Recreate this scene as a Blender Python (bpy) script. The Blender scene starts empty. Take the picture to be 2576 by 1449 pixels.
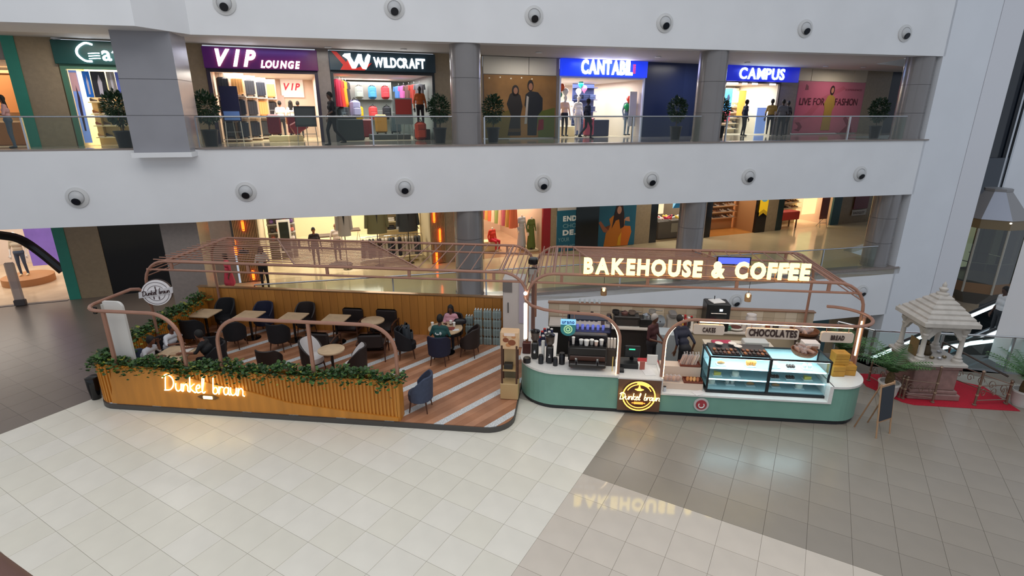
import bpy, bmesh, math, random
from mathutils import Vector, Matrix
S = bpy.context.scene
COL = S.collection
R = random.Random(11)
# ------------------------------------------------------------------ camera
IW, IH, FPX, CAMH, HOR = 2576, 1449, 1345.0, 6.5, 290.0
PITCH = math.atan((IH/2-HOR)/FPX)
cd = bpy.data.cameras.new('camera'); cam = bpy.data.objects.new('camera', cd); COL.objects.link(cam)
cd.sensor_width = 36; cd.lens = FPX/IW*36; cd.clip_start = .05; cd.clip_end = 300
cam.location = (0, 0, CAMH); cam.rotation_euler = (math.pi/2-PITCH, 0, 0)
S.camera = cam
# ------------------------------------------------------------------ daylight of the atrium
wd = bpy.data.worlds.new('daylight'); S.world = wd; wd.use_nodes = True
bg = wd.node_tree.nodes['Background']; bg.inputs[0].default_value = (.84, .92, 1.04, 1); bg.inputs[1].default_value = .55
sd = bpy.data.lights.new('skylight', 'AREA'); so = bpy.data.objects.new('skylight', sd); COL.objects.link(so)
sd.shape = 'RECTANGLE'; sd.size = 26; sd.size_y = 14; sd.energy = 1850; sd.color = (1, .97, .92)
so.location = (0, 2, 19); so.rotation_euler = (0, 0, 0)
S.view_settings.view_transform = 'Standard'; S.view_settings.look = 'None'
S.view_settings.exposure = 0.0; S.view_settings.gamma = 1.0; S.view_settings.use_curve_mapping = False
# ------------------------------------------------------------------ frames and pixel helpers
KA, WA, FA, TA = (math.radians(a) for a in (-6.5, 12.8, 21.3, -29.7))
FC = 23.44                       # facade plane (frame F)
WE = 18.75                       # slab edge (frame W)
Z2, Z3 = 5.48, 8.74
cpi, spi = math.cos(PITCH), math.sin(PITCH)
def ray(x, y):
    v = (y-IH/2)/FPX
    return ((x-IW/2)/FPX, cpi-v*spi, -(spi+v*cpi))
def toW(p, a):
    c, s = math.cos(a), math.sin(a); return (p[0]*c-p[1]*s, p[0]*s+p[1]*c, p[2] if len(p) > 2 else 0)
def fromW(p, a):
    c, s = math.cos(a), math.sin(a); return (p[0]*c+p[1]*s, -p[0]*s+p[1]*c, p[2])
def onz(x, y, z, a=0.0):
    d = ray(x, y); t = (z-CAMH)/d[2]; return fromW((d[0]*t, d[1]*t, z), a)
def ony(x, y, a, c):
    d = ray(x, y); t = c/(-math.sin(a)*d[0]+math.cos(a)*d[1]); return fromW((d[0]*t, d[1]*t, CAMH+d[2]*t), a)
def pix(p):
    z = p[2]-CAMH; zc = p[1]*cpi-z*spi
    if zc < .1: return (-9e9, -9e9)
    return (IW/2+FPX*p[0]/zc, IH/2-FPX*(p[1]*spi+z*cpi)/zc)
def K(x, y, z=0): return toW((x, y, z), KA)
def W(x, y, z=0): return toW((x, y, z), WA)
def F(x, y, z=0): return toW((x, y+FC, z), FA)
def Fp(x, y, v=0):               # pixel on the facade plane (shifted v inwards) -> (u, z)
    q = ony(x, y, FA, FC+v); return q[0], q[2]
def Kp(x, y, c):
    q = ony(x, y, KA, c); return q[0], q[2]
# ------------------------------------------------------------------ materials
def lin(h):
    h = h.lstrip('#'); o = []
    for i in (0, 2, 4):
        c = int(h[i:i+2], 16)/255; o.append(c/12.92 if c <= .04045 else ((c+.055)/1.055)**2.4)
    return (o[0], o[1], o[2], 1)
MATS = {}
def mat(name, col='#888888', rough=.5, metal=0, emit=0, ecol=None, noise=0, nscale=6, bump=0, bscale=60, trans=0, alpha=1, stretch=None, spec=.5, wave=None):
    if name in MATS: return MATS[name]
    m = bpy.data.materials.new(name); m.use_nodes = True; MATS[name] = m
    nt = m.node_tree; b = nt.nodes['Principled BSDF']
    c = lin(col) if isinstance(col, str) else col
    b.inputs['Base Color'].default_value = c; b.inputs['Roughness'].default_value = rough; b.inputs['Metallic'].default_value = metal
    b.inputs['Specular IOR Level'].default_value = spec
    if trans: b.inputs['Transmission Weight'].default_value = trans
    if alpha < 1: b.inputs['Alpha'].default_value = alpha
    if emit:
        b.inputs['Emission Color'].default_value = lin(ecol) if ecol else c; b.inputs['Emission Strength'].default_value = emit
    tc = None
    if noise or bump or wave:
        tc = nt.nodes.new('ShaderNodeTexCoord'); mp = nt.nodes.new('ShaderNodeMapping'); nt.links.new(tc.outputs['Object'], mp.inputs[0])
        if stretch: mp.inputs['Scale'].default_value = stretch
    if noise:
        n = nt.nodes.new('ShaderNodeTexNoise'); n.inputs['Scale'].default_value = nscale; n.inputs['Detail'].default_value = 4
        nt.links.new(mp.outputs[0], n.inputs[0])
        r = nt.nodes.new('ShaderNodeValToRGB'); r.color_ramp.elements[0].position = .3; r.color_ramp.elements[1].position = .7
        r.color_ramp.elements[0].color = tuple(max(0, k*(1-noise)) for k in c[:3])+(1,)
        r.color_ramp.elements[1].color = tuple(min(1, k*(1+noise)) for k in c[:3])+(1,)
        nt.links.new(n.outputs[0], r.inputs[0]); nt.links.new(r.outputs[0], b.inputs['Base Color'])
    if bump:
        n2 = nt.nodes.new('ShaderNodeTexNoise'); n2.inputs['Scale'].default_value = bscale
        nt.links.new(mp.outputs[0], n2.inputs[0]); bp = nt.nodes.new('ShaderNodeBump'); bp.inputs['Strength'].default_value = bump
        nt.links.new(n2.outputs[0], bp.inputs['Height']); nt.links.new(bp.outputs[0], b.inputs['Normal'])
    if wave:
        w = nt.nodes.new('ShaderNodeTexWave'); w.inputs['Scale'].default_value = wave; w.bands_direction = 'DIAGONAL'
        nt.links.new(mp.outputs[0], w.inputs[0]); bp = nt.nodes.new('ShaderNodeBump'); bp.inputs['Strength'].default_value = .25
        nt.links.new(w.outputs[1], bp.inputs['Height']); nt.links.new(bp.outputs[0], b.inputs['Normal'])
    return m
def col(h, rough=.55, **k): return mat('plain_'+h.lstrip('#')+('_%g' % rough)+''.join(sorted('%s%s' % kv for kv in k.items())), h, rough, **k)
def glow(h, e): return mat('glow_%s_%g' % (h.lstrip('#'), e), h, .6, emit=e, ecol=h)
def glass(name, tint, f=.12, rough=.02):
    if name in MATS: return MATS[name]
    m = bpy.data.materials.new(name); m.use_nodes = True; MATS[name] = m; nt = m.node_tree; nt.nodes.clear()
    o = nt.nodes.new('ShaderNodeOutputMaterial'); t = nt.nodes.new('ShaderNodeBsdfTransparent'); g = nt.nodes.new('ShaderNodeBsdfGlossy')
    x = nt.nodes.new('ShaderNodeMixShader'); l = nt.nodes.new('ShaderNodeLayerWeight'); l.inputs[0].default_value = .25
    mm = nt.nodes.new('ShaderNodeMath'); mm.operation = 'MULTIPLY_ADD'; mm.inputs[1].default_value = f*2.5; mm.inputs[2].default_value = f
    t.inputs[0].default_value = lin(tint); g.inputs['Roughness'].default_value = rough
    nt.links.new(l.outputs['Facing'], mm.inputs[0]); nt.links.new(mm.outputs[0], x.inputs[0])
    nt.links.new(t.outputs[0], x.inputs[1]); nt.links.new(g.outputs[0], x.inputs[2]); nt.links.new(x.outputs[0], o.inputs[0]); return m
# ------------------------------------------------------------------ mesh building
class MB:
    def __init__(s): s.v, s.f, s.m = [], [], []
    def add(s, vs, fs, mi=0):
        o = len(s.v); s.v += [tuple(v) for v in vs]; s.f += [tuple(i+o for i in f) for f in fs]; s.m += [mi]*len(fs); return s
    def box(s, x0, x1, y0, y1, z0, z1, mi=0):
        return s.add([(x0,y0,z0),(x1,y0,z0),(x1,y1,z0),(x0,y1,z0),(x0,y0,z1),(x1,y0,z1),(x1,y1,z1),(x0,y1,z1)],
                     [(3,2,1,0),(4,5,6,7),(0,1,5,4),(1,2,6,5),(2,3,7,6),(3,0,4,7)], mi)
    def cbox(s, c, d, mi=0, M=None):
        h = [k/2 for k in d]; vs = [Vector((sx*h[0], sy*h[1], sz*h[2])) for sz in (-1,1) for sx, sy in ((-1,-1),(1,-1),(1,1),(-1,1))]
        if M: vs = [M @ v for v in vs]
        return s.add([v+Vector(c) for v in vs], [(3,2,1,0),(4,5,6,7),(0,1,5,4),(1,2,6,5),(2,3,7,6),(3,0,4,7)], mi)
    def rbox(s, c, d, b=.03, mi=0, M=None):     # softly bevelled box
        h = [k/2 for k in d]; vs = []
        for z, i in ((-h[2], b), (-h[2]+b, 0), (h[2]-b, 0), (h[2], b)):
            x, y = h[0]-i, h[1]-i
            vs += [(-x+b,-y,z),(x-b,-y,z),(x,-y+b,z),(x,y-b,z),(x-b,y,z),(-x+b,y,z),(-x,y-b,z),(-x,-y+b,z)]
        vs = [Vector(v) for v in vs]
        if M: vs = [M @ v for v in vs]
        fs = [tuple(range(7,-1,-1)), tuple(range(24,32))]
        for k in range(3):
            for i in range(8): fs.append((k*8+i, k*8+(i+1)%8, k*8+8+(i+1)%8, k*8+8+i))
        return s.add([v+Vector(c) for v in vs], fs, mi)
    def rings(s, rs, mi=0, caps=True, closed=False):
        n = len(rs[0]); vs = [p for r in rs for p in r]; fs = []
        L = len(rs)
        for k in range(L if closed else L-1):
            a, b = k*n, ((k+1) % L)*n
            for i in range(n): fs.append((a+i, a+(i+1)%n, b+(i+1)%n, b+i))
        if caps and not closed: fs += [tuple(range(n-1,-1,-1)), tuple(range((L-1)*n, L*n))]
        return s.add(vs, fs, mi)
    def tube(s, pts, r, n=8, mi=0, closed=False, caps=True):
        P = [Vector(p) for p in pts]; L = len(P); rs = []
        rr = r if isinstance(r, (list, tuple)) else [r]*L
        up = None
        for i in range(L):
            if closed: t = (P[(i+1)%L]-P[i-1])
            else: t = P[min(i+1,L-1)]-P[max(i-1,0)]
            t.normalize()
            if up is None:
                up = Vector((0,0,1)) if abs(t.z) < .9 else Vector((0,1,0))
            a = t.cross(up)
            if a.length < 1e-4: a = t.cross(Vector((1,0,.3)))
            a.normalize(); b = a.cross(t); up = b
            rs.append([P[i]+(a*math.cos(q)+b*math.sin(q))*rr[i] for q in (2*math.pi*k/n for k in range(n))])
        rs = [r_[::-1] for r_ in rs]
        return s.rings(rs, mi, caps, closed)
    def cyl(s, p0, p1, r0, r1=None, n=12, mi=0): return s.tube([p0, p1], [r0, r0 if r1 is None else r1], n, mi)
    def lathe(s, prof, n=16, c=(0,0,0), mi=0):
        rs = [[(c[0]+r*math.cos(2*math.pi*k/n), c[1]+r*math.sin(2*math.pi*k/n), c[2]+z) for k in range(n)] for r, z in prof]
        return s.rings(rs, mi)
    def prism(s, poly, z0, z1, mi=0):
        n = len(poly); a = sum(poly[i][0]*poly[(i+1)%n][1]-poly[(i+1)%n][0]*poly[i][1] for i in range(n))
        if a < 0: poly = poly[::-1]
        return s.rings([[(x, y, z0) for x, y in poly], [(x, y, z1) for x, y in poly]], mi)
    def plate(s, poly, y0, y1, mi=0):           # polygon in x-z, extruded along y
        n = len(poly); a = sum(poly[i][0]*poly[(i+1)%n][1]-poly[(i+1)%n][0]*poly[i][1] for i in range(n))
        if a > 0: poly = poly[::-1]
        return s.rings([[(x, y0, z) for x, z in poly], [(x, y1, z) for x, z in poly]], mi)
    def ell(s, c, r, n=12, mi=0, M=None, k=None):
        k = k or max(4, n//2); rs = []
        for j in range(k+1):
            t = math.pi*j/k; q = max(math.sin(t), .02)
            ring = [Vector((r[0]*q*math.cos(2*math.pi*i/n), r[1]*q*math.sin(2*math.pi*i/n), -r[2]*math.cos(t))) for i in range(n)]
            rs.append([(M @ p if M else p)+Vector(c) for p in ring])
        return s.rings(rs, mi)
    def quad(s, a, b, c, d, mi=0): return s.add([a, b, c, d], [(0,1,2,3)], mi)
    def mesh(s, name, mats, smooth=False):
        me = bpy.data.meshes.new(name); me.from_pydata(s.v, [], s.f)
        for m in (mats if isinstance(mats, (list, tuple)) else [mats]): me.materials.append(m)
        me.polygons.foreach_set('material_index', s.m)
        if smooth:
            me.polygons.foreach_set('use_smooth', [True]*len(s.f)); me.set_sharp_from_angle(angle=math.radians(42))
        me.update(); return me
def obj(name, mb, mats=None, parent=None, loc=(0,0,0), rz=0, smooth=False, rot=None, scale=None):
    me = mb.mesh(name, mats, smooth) if isinstance(mb, MB) else mb
    o = bpy.data.objects.new(name, me); COL.objects.link(o)
    o.location = loc; o.rotation_euler = rot or (0, 0, rz)
    if scale is not None: o.scale = (scale,)*3 if isinstance(scale, (int, float)) else scale
    if parent: o.parent = parent
    return o
def tag(o, label, cat, group=None, kind=None):
    o['label'] = label; o['category'] = cat
    if group: o['group'] = group
    if kind: o['kind'] = kind
    return o
def thing(name, label, cat, loc=(0,0,0), rz=0, group=None):
    o = bpy.data.objects.new(name, None); COL.objects.link(o); o.location = loc; o.rotation_euler = (0,0,rz)
    o.empty_display_size = .1
    return tag(o, label, cat, group)
def struct(name, mb, m, loc=(0,0,0), rz=0, parent=None, label=None, smooth=False):
    o = obj(name, mb, m, parent, loc, rz, smooth)
    if not parent:
        o['kind'] = 'structure'
        if label: o['label'] = label
    return o
def dup(root, loc, rz, label=None, group=None):
    r = root.copy(); COL.objects.link(r); r.location = loc; r.rotation_euler = (0,0,rz)
    if label: r['label'] = label
    if group: r['group'] = group
    for ch in root.children:
        c = ch.copy(); COL.objects.link(c); c.parent = r
        for g in ch.children:
            d = g.copy(); COL.objects.link(d); d.parent = c
    return r
def area(name, loc, sx, sy, power, color=(1,.95,.88), rot=(0,0,0)):
    l = bpy.data.lights.new(name, 'AREA'); l.shape = 'RECTANGLE'; l.size = sx; l.size_y = sy; l.energy = power; l.color = color
    o = bpy.data.objects.new(name, l); COL.objects.link(o); o.location = loc; o.rotation_euler = rot; return o
def smooth_path(pts, n=5, closed=False):
    P = [Vector(p) for p in pts]; L = len(P); out = []
    for i in range(L if closed else L-1):
        if closed: p0, p1, p2, p3 = P[i-1], P[i], P[(i+1)%L], P[(i+2)%L]
        else: p0, p1, p2, p3 = P[max(i-1,0)], P[i], P[i+1], P[min(i+2,L-1)]
        for k in range(n):
            t = k/n
            out.append(.5*((2*p1)+(p2-p0)*t+(2*p0-5*p1+4*p2-p3)*t*t+(3*p1-p0-3*p2+p3)*t**3))
    if not closed: out.append(P[-1])
    return out
def arc(cx, cz, r, a0, a1, n=7): return [(cx+r*math.cos(math.radians(a0+(a1-a0)*i/n)), cz+r*math.sin(math.radians(a0+(a1-a0)*i/n))) for i in range(n+1)]
def clip(poly, nx, ny, c):                     # keep nx*x+ny*y <= c
    out = []
    for i in range(len(poly)):
        p, q = poly[i], poly[(i+1)%len(poly)]; a = nx*p[0]+ny*p[1]-c; b = nx*q[0]+ny*q[1]-c
        if a <= 0: out.append(p)
        if (a < 0 < b) or (b < 0 < a):
            t = a/(a-b); out.append((p[0]+(q[0]-p[0])*t, p[1]+(q[1]-p[1])*t))
    return out
def rrect(x0, x1, y0, y1, r, n=6):             # r: four radii (x0y0, x1y0, x1y1, x0y1)
    o = []
    for cx, cy, a, rr in ((x0,y0,180,r[0]),(x1,y0,270,r[1]),(x1,y1,0,r[2]),(x0,y1,90,r[3])):
        if rr <= 0: o.append((cx, cy)); continue
        ox = cx+rr*(1 if cx == x0 else -1); oy = cy+rr*(1 if cy == y0 else -1)
        o += [(ox+rr*math.cos(math.radians(a+90*i/n)), oy+rr*math.sin(math.radians(a+90*i/n))) for i in range(n+1)]
    return o
# ------------------------------------------------------------------ lettering (glyph meshes from the built-in font, one object per letter)
_gl = {}
def glyph(ch, bold=.0, depth=.04, shear=0.0):
    key = (ch, bold, depth, shear)
    if key in _gl: return _gl[key]
    cu = bpy.data.curves.new('letter', 'FONT'); cu.body = ch; cu.extrude = depth; cu.offset = bold; cu.resolution_u = 3; cu.shear = shear
    ob = bpy.data.objects.new('letter', cu); COL.objects.link(ob); bpy.context.view_layer.update()
    me = bpy.data.meshes.new_from_object(ob.evaluated_get(bpy.context.evaluated_depsgraph_get()))
    bpy.data.objects.remove(ob); bpy.data.curves.remove(cu)
    xs = [v.co.x for v in me.vertices]; ys = [v.co.y for v in me.vertices]
    x0 = min(xs) if xs else 0; w = (max(xs)-x0) if xs else .3
    for v in me.vertices: v.co.x -= x0
    _gl[key] = (me, w); return _gl[key]
def letters(parent, text, x, y, z, h, width=None, m=None, bold=.02, depth=.05, shear=0.0, gap=.09, name='letter', rot=None, tilt=math.pi/2):
    """letters standing in the parent's x-z plane at depth y, cap height h, facing -y"""
    ws = [glyph(c, bold, depth, shear) if c != ' ' else (None, .3) for c in text]
    tot = sum(w for _, w in ws)+gap*(len(text)-1); s = h/.69; sx = s if width is None else width/tot
    cx = x
    for me, w in ws:
        if me:
            key = (me.name, m.name)
            if key not in _gl:
                c = me.copy(); c.materials.clear(); c.materials.append(m); _gl[key] = c
            o = obj(name, _gl[key], None, parent, (cx, y, z), rot=(tilt, 0, 0), scale=(sx, s, s))
        cx += (w+gap)*sx
SCRIPT = {'D': ([[(.1,1.9),(.05,1),(0,0)], [(-.35,1.6),(.2,2.1),(1,1.7),(1.2,.9),(.75,.15),(-.1,.0)]], 1.5),
 'u': ([[(0,1),(0,.3),(.3,0),(.7,.35),(.75,1),(.75,.2),(1,0)]], 1.0), 'n': ([[(0,1),(0,0),(.1,.7),(.4,1),(.65,.7),(.65,.15),(.9,0)]], .95),
 'k': ([[(0,2),(0,1),(0,0)], [(.6,1.1),(.05,.55),(.65,0),(.8,.05)]], .85), 'e': ([[(0,.5),(.5,.65),(.45,1),(.15,.95),(0,.5),(.2,0),(.7,.15)]], .75),
 'l': ([[(.1,.2),(.35,1.7),(.2,2.1),(.1,1.7),(.1,.3),(.3,0),(.5,.2)]], .6), 'b': ([[(0,2.1),(0,1),(0,.2),(.3,0),(.6,.3),(.5,.8),(.2,.85),(.02,.5)]], .8),
 'r': ([[(0,1),(0,0),(.05,.6),(.3,1),(.6,.9)]], .65), 'a': ([[(.6,.9),(.3,1),(0,.6),(.1,.1),(.4,.05),(.65,.5),(.65,1),(.65,.2),(.9,0)]], .95)}
def script(parent, text, x, y, z, h, width, r, m, slope=0.0):
    adv = sum(SCRIPT[c][1] if c != ' ' else 1.0 for c in text); sx = width/adv; sz = h/2.1; cx = 0
    for c in text:
        if c == ' ': cx += 1.0; continue
        mb = MB()
        for st in SCRIPT[c][0]:
            mb.tube(smooth_path([((cx+px+.18*pz)*sx, 0, pz*sz+slope*(cx+px)*sx) for px, pz in st], 4), r, 6)
        obj('letter', mb, m, parent, (x, y, z), smooth=True); cx += SCRIPT[c][1]
# ------------------------------------------------------------------ people
def person(name, label, loc, rz, h=1.7, pose='stand', top='#333333', legs='#222222', skin='#8a5a3c', shoes='#1c1a1a', hair='#14100e',
           longhair=False, arms=None, lean=0.0, group=None, cat='person', skirt=None, head=True, sleeve=.55, legpos=None, cap=None, facing=0.0, female=False, eyes=True):
    """body: one closed surface grown round a skeleton; faces -y. arms: ((elbow, hand) left, (elbow, hand) right) in units of height"""
    k = h/1.72
    sit = pose == 'sit'
    hip = .50*1 if sit else .92
    L = lean
    sh_z = hip+.47; cy = -L*.47
    P = lambda x, y, z: Vector((x*k, y*k, z*k))
    caps = []                                   # p0, p1, r0, r1, material
    SK, TO, LE, SH = 0, 1, 2, 3
    hw = .085 if not female else .095; sw = .17 if not female else .15
    caps += [(P(-.06,0,hip), P(.06,0,hip), .125, .125, LE if not skirt else LE), (P(-.05,cy*.3,hip+.14), P(.05,cy*.3,hip+.14), .112, .112, TO),
             (P(-.07,cy*.7,hip+.31), P(.07,cy*.7,hip+.31), .118, .118, TO), (P(-sw+.04,cy,sh_z-.02), P(sw-.04,cy,sh_z-.02), .078, .078, TO),
             (P(0,cy,sh_z), P(0,cy-.02-L*.06,sh_z+.12), .052, .05, SK)]
    if legpos is None:
        if sit: legpos = (((-.11,-.42,hip-.02), (-.11,-.40,.07)), ((.11,-.42,hip-.02), (.11,-.40,.07)))
        elif pose == 'walk': legpos = (((-.09,-.17,.50), (-.09,-.14,.07)), ((.09,.02,.50), (.09,.34,.14)))
        else: legpos = (((-.10,-.02,.49), (-.10,.0,.07)), ((.10,-.03,.49), (.11,.02,.07)))
    for s_, (kn, an) in zip((-1, 1), legpos):
        hp = P(s_*.085, 0, hip); kn = P(*kn); an = P(*an)
        caps += [(hp, kn, .088, .06, LE), (kn, an, .058, .042, LE), (an+P(0,.02,-.03), an+P(0,-.15,-.04), .04, .034, SH)]
    if arms is None:
        arms = (((-.25,.03,sh_z-.30), (-.25,-.06,sh_z-.55)), ((.25,.03,sh_z-.30), (.25,-.06,sh_z-.55)))
    hands = []
    for s_, (el, ha) in zip((-1, 1), arms):
        a = P(s_*sw, cy, sh_z-.01); el = P(*el); ha = P(*ha); mid = a.lerp(el, sleeve/.55 if sleeve < .55 else 1)
        if sleeve >= .9: caps += [(a, el, .052, .042, TO), (el, ha, .042, .03, TO)]
        else: caps += [(a, el, .052, .04, TO), (el, ha, .037, .027, SK)]
        hands.append((ha, (ha-el).normalized(), s_))
    if skirt: caps += [(P(0,0,hip+.02), P(0,0,skirt), .14, .22, LE)]
    hd = P(0, cy-.03-L*.12, sh_z+.225)
    mb = MB()
    for p0, p1, r0, r1, _ in caps:
        r0, r1 = r0*k, r1*k
        mb.tube([p0, p1], [r0, r1], 10); mb.ell(p0, (r0,)*3, 10); mb.ell(p1, (r1,)*3, 10)
    if head:
        Mh = Matrix.Rotation(facing, 3, 'Z')
        mb.ell(hd, (.076*k, .093*k, .115*k), 12, M=Mh); mb.ell(hd+Mh @ P(0,-.035,-.06), (.052*k, .055*k, .055*k), 10)
        mb.ell(hd+Mh @ P(0,-.092,-.012), (.013*k, .02*k, .022*k), 6)
        for e in (-1, 1): mb.ell(hd+Mh @ P(e*.077,.01,-.005), (.012*k, .022*k, .03*k), 6)
    tmp = bpy.data.objects.new('body', mb.mesh('body', col(skin))); COL.objects.link(tmp)
    md = tmp.modifiers.new('r', 'REMESH'); md.mode = 'VOXEL'; md.voxel_size = .021*k
    ms = tmp.modifiers.new('s', 'SMOOTH'); ms.iterations = 3; ms.factor = .5
    bpy.context.view_layer.update()
    me = bpy.data.meshes.new_from_object(tmp.evaluated_get(bpy.context.evaluated_depsgraph_get())); bpy.data.objects.remove(tmp)
    V = [v.co.copy() for v in me.vertices]; Fs = [tuple(p.vertices) for p in me.polygons]; ctr = [p.center.copy() for p in me.polygons]
    b = MB(); mi = []
    segs = [(p0, p1-p0, max((p1-p0).length_squared, 1e-9), (r0+r1)/2*k, m_) for p0, p1, r0, r1, m_ in caps]
    for c in ctr:
        best, bm_ = 9, 0
        for p0, d, l2, r, m_ in segs:
            t = min(1, max(0, (c-p0).dot(d)/l2)); q = (c-p0-d*t).length-r
            if q < best: best, bm_ = q, m_
        if head and (c-hd).length < .14*k: bm_ = SK
        mi.append(bm_)
    b.v = [tuple(v) for v in V]; b.f = Fs; b.m = mi
    for ha, d, s_ in hands:                      # palm, four fingers and a thumb, slightly curled
        side = d.cross(Vector((0,0,1))); side = side.normalized() if side.length > .1 else Vector((1,0,0))
        nrm = side.cross(d); c = ha+d*.045*k
        b.cbox(c, (.07*k, .09*k, .028*k), SK, Matrix((side, d, nrm)).transposed())
        for q, ln in zip((-.027, -.009, .009, .027), (.07, .082, .078, .062)):
            r0 = c+d*.042*k+side*q*k; r1 = r0+d*ln*.5*k-nrm*.008*k; r2 = r1+d*ln*.4*k-nrm*.03*k
            b.tube([r0, r1, r2], [.009*k, .0085*k, .007*k], 5, SK)
        t0 = c-d*.015*k-side*s_*.035*k
        b.tube([t0, t0-side*s_*.03*k+d*.03*k, t0-side*s_*.035*k+d*.06*k-nrm*.015*k], [.011*k, .01*k, .008*k], 5, SK)
    mats = [col(skin, .6), col(top, .8), col(legs, .8), col(shoes, .5)]
    o = obj(name, b, mats, None, loc, rz, True); tag(o, label, cat, group)
    if head and hair:
        hb = MB(); n = 14; rs = []
        for j in range(8):
            t = math.pi*(.03+.62*j/7); rr = []
            for i in range(n):
                a = 2*math.pi*i/n; fr = -math.sin(a)          # 1 in front
                tt = t*(1-.42*max(0, fr)) if fr > 0 else t*(1+.12*-fr)
                rr.append(hd+Mh @ Vector((.086*k*math.sin(tt)*math.cos(a), .104*k*math.sin(tt)*math.sin(a)+.006*k, .124*k*math.cos(tt)+.004*k)))
            rs.append(rr[::-1])
        hb.rings(rs)
        if longhair:
            rs = []
            for j, z in enumerate((.06, -.05, -.16, -.28, -.36)):
                w = (.088, .098, .11, .10, .06)[j]; y = (.03, .045, .06, .075, .08)[j]
                rs.append([hd+Mh @ Vector((w*k*math.cos(a), (y+.045*math.sin(a))*k, z*k)) for a in (2*math.pi*i/12 for i in range(12))])
            hb.rings(rs[::-1])
        obj('hair', hb, col(cap or hair, .7), o, smooth=True)
    if head and eyes:
        for e in (-1, 1):
            eb = MB(); eb.ell(hd+Mh @ P(e*.032,-.084,.012), (.011*k, .008*k, .007*k), 6); obj('eye', eb, col('#0c0a0a', .3), o)
    return o
# ================================================================== STRUCTURE
m_white = mat('white_paint', '#ececed', .65, noise=.03, nscale=.7)
m_whitew = mat('white_wall_paint', '#e6e8ec', .65, noise=.03, nscale=.5)
m_cream = mat('tile_cream', '#dfd9ca', .28, noise=.05, nscale=1.1)
m_cream2 = mat('tile_cream_pale', '#e2dccf', .26, noise=.05, nscale=1.3)
m_pol = mat('tile_polished_beige', '#cdc1b2', .055, noise=.07, nscale=1.2, spec=.8)
m_gray = mat('tile_taupe', '#8f867a', .26, noise=.06, nscale=.9)
m_dark = mat('tile_dark', '#72675f', .3, noise=.08, nscale=.8)
m_grout = mat('grout', '#a8a195', .8)
m_walk = mat('walkway_stone', '#cfbd98', .1, noise=.06, nscale=.6)
m_walk2 = mat('walkway_stone_upper', '#8f8981', .10, noise=.06, nscale=.6)
m_granite = mat('brown_granite', '#98856a', .25, noise=.07, nscale=9)
m_granite2 = mat('grey_brown_granite', '#8a7f78', .25, noise=.06, nscale=9)
m_col = mat('grey_column_laminate', '#939297', .22, noise=.04, nscale=1.5)
m_colr = mat('round_column_laminate', '#868281', .18, metal=.15, noise=.04, nscale=1.5)
m_black = col('#0e0e10', .12); m_navy = col('#1a2a52', .3)
m_steel = mat('brushed_steel', '#b9bcc0', .25, metal=.9)
m_chrome = mat('chrome', '#d8d8d8', .12, metal=1)
g_rail = glass('railing_glass', '#eef4f1', .022)
g_dark = glass('dark_glass', '#26323a', .12)
g_case = glass('case_glass', '#f2fafb', .025)
m_ceil = mat('ceiling_board', '#c9c4c0', .7)
# ---- ground floor of the atrium, with the void behind the kiosks
VL, VR = -8.8, 7.6
floor_poly = [(-34,-5),(26,-5),(26,10.9),(13.13,12.75),(9.72,13.2)]+[K(VR,15.0)[:2], K(VL,15.0)[:2], W(-4.8,WE)[:2], W(-14,WE)[:2], F(-22,0)[:2]]
def ngon(poly, z):
    bm = bmesh.new(); vs = [bm.verts.new((x, y, z)) for x, y in poly]; f = bm.faces.new(vs); bmesh.ops.triangulate(bm, faces=[f])
    bm.normal_update()
    if sum(q.normal.z for q in bm.faces) < 0: bmesh.ops.reverse_faces(bm, faces=bm.faces)
    me = bpy.data.meshes.new('floor'); bm.to_mesh(me); bm.free(); return me
fl = ngon(floor_poly, -.008); fl.materials.append(m_grout)
floor = struct('floor', fl, None, label='tiled atrium floor in cream, taupe and dark stone')
eb = MB(); eb.prism(floor_poly, -.5, -.012); struct('floor_slab', eb, m_white, parent=floor)
def inside(p, poly):
    r = False
    for i in range(len(poly)):
        a, b = poly[i], poly[i-1]
        if (a[1] > p[1]) != (b[1] > p[1]) and p[0] < (b[0]-a[0])*(p[1]-a[1])/(b[1]-a[1])+a[0]: r = not r
    return r
TS = .63
tl = []
for i in range(-40, 22):
    for j in range(-16, 26):
        u0, v0 = -3.10+TS*i, 8.15+TS*(j)
        uc, vc = u0+TS/2, v0+TS/2
        pc = toW((uc, vc, 0), TA)
        if not inside(pc, floor_poly): continue
        ok = all(inside(toW((uc+a*TS/2, vc+b*TS/2, 0), TA), floor_poly) for a in (-1,1) for b in (-1,1))
        if not ok: continue
        q = pix(pc)
        if not (-160 < q[0] < IW+160 and 560 < q[1] < IH+260): continue
        kk = fromW(pc, KA)
        if -10.6 < kk[0] < -1.4 and 10.3 < kk[1] < 14.5: continue
        if -.9 < kk[0] < 6.2 and 11.4 < kk[1] < 14.6: continue
        if uc < -14.2: t = 'dark'
        elif uc < -3.1: t = 'cream' if R.random() < .6 else 'cream2'
        elif vc < 8.15: t = 'pol'
        else: t = 'gray'
        w = pix(toW((uc+.3, vc+.3, 0), TA)); e = pix(toW((uc-.3, vc+.3, 0), TA))
        on = -20 < q[0] < IW+20 and q[1] < IH+30
        tl.append((-abs((w[0]-q[0])*(e[1]-q[1])-(e[0]-q[0])*(w[1]-q[1])) if on else 0, uc, vc, t))
tl.sort()
TM = dict(dark=m_dark, cream=m_cream, cream2=m_cream2, pol=m_pol, gray=m_gray)
G = .0026
def tile_box(mb, x, y): mb.box(x-TS/2+G, x+TS/2-G, y-TS/2+G, y+TS/2-G, -.012, 0)
tmesh = {}
for t, m in TM.items():
    b = MB(); tile_box(b, 0, 0); tmesh[t] = b.mesh('tile', m)
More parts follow.
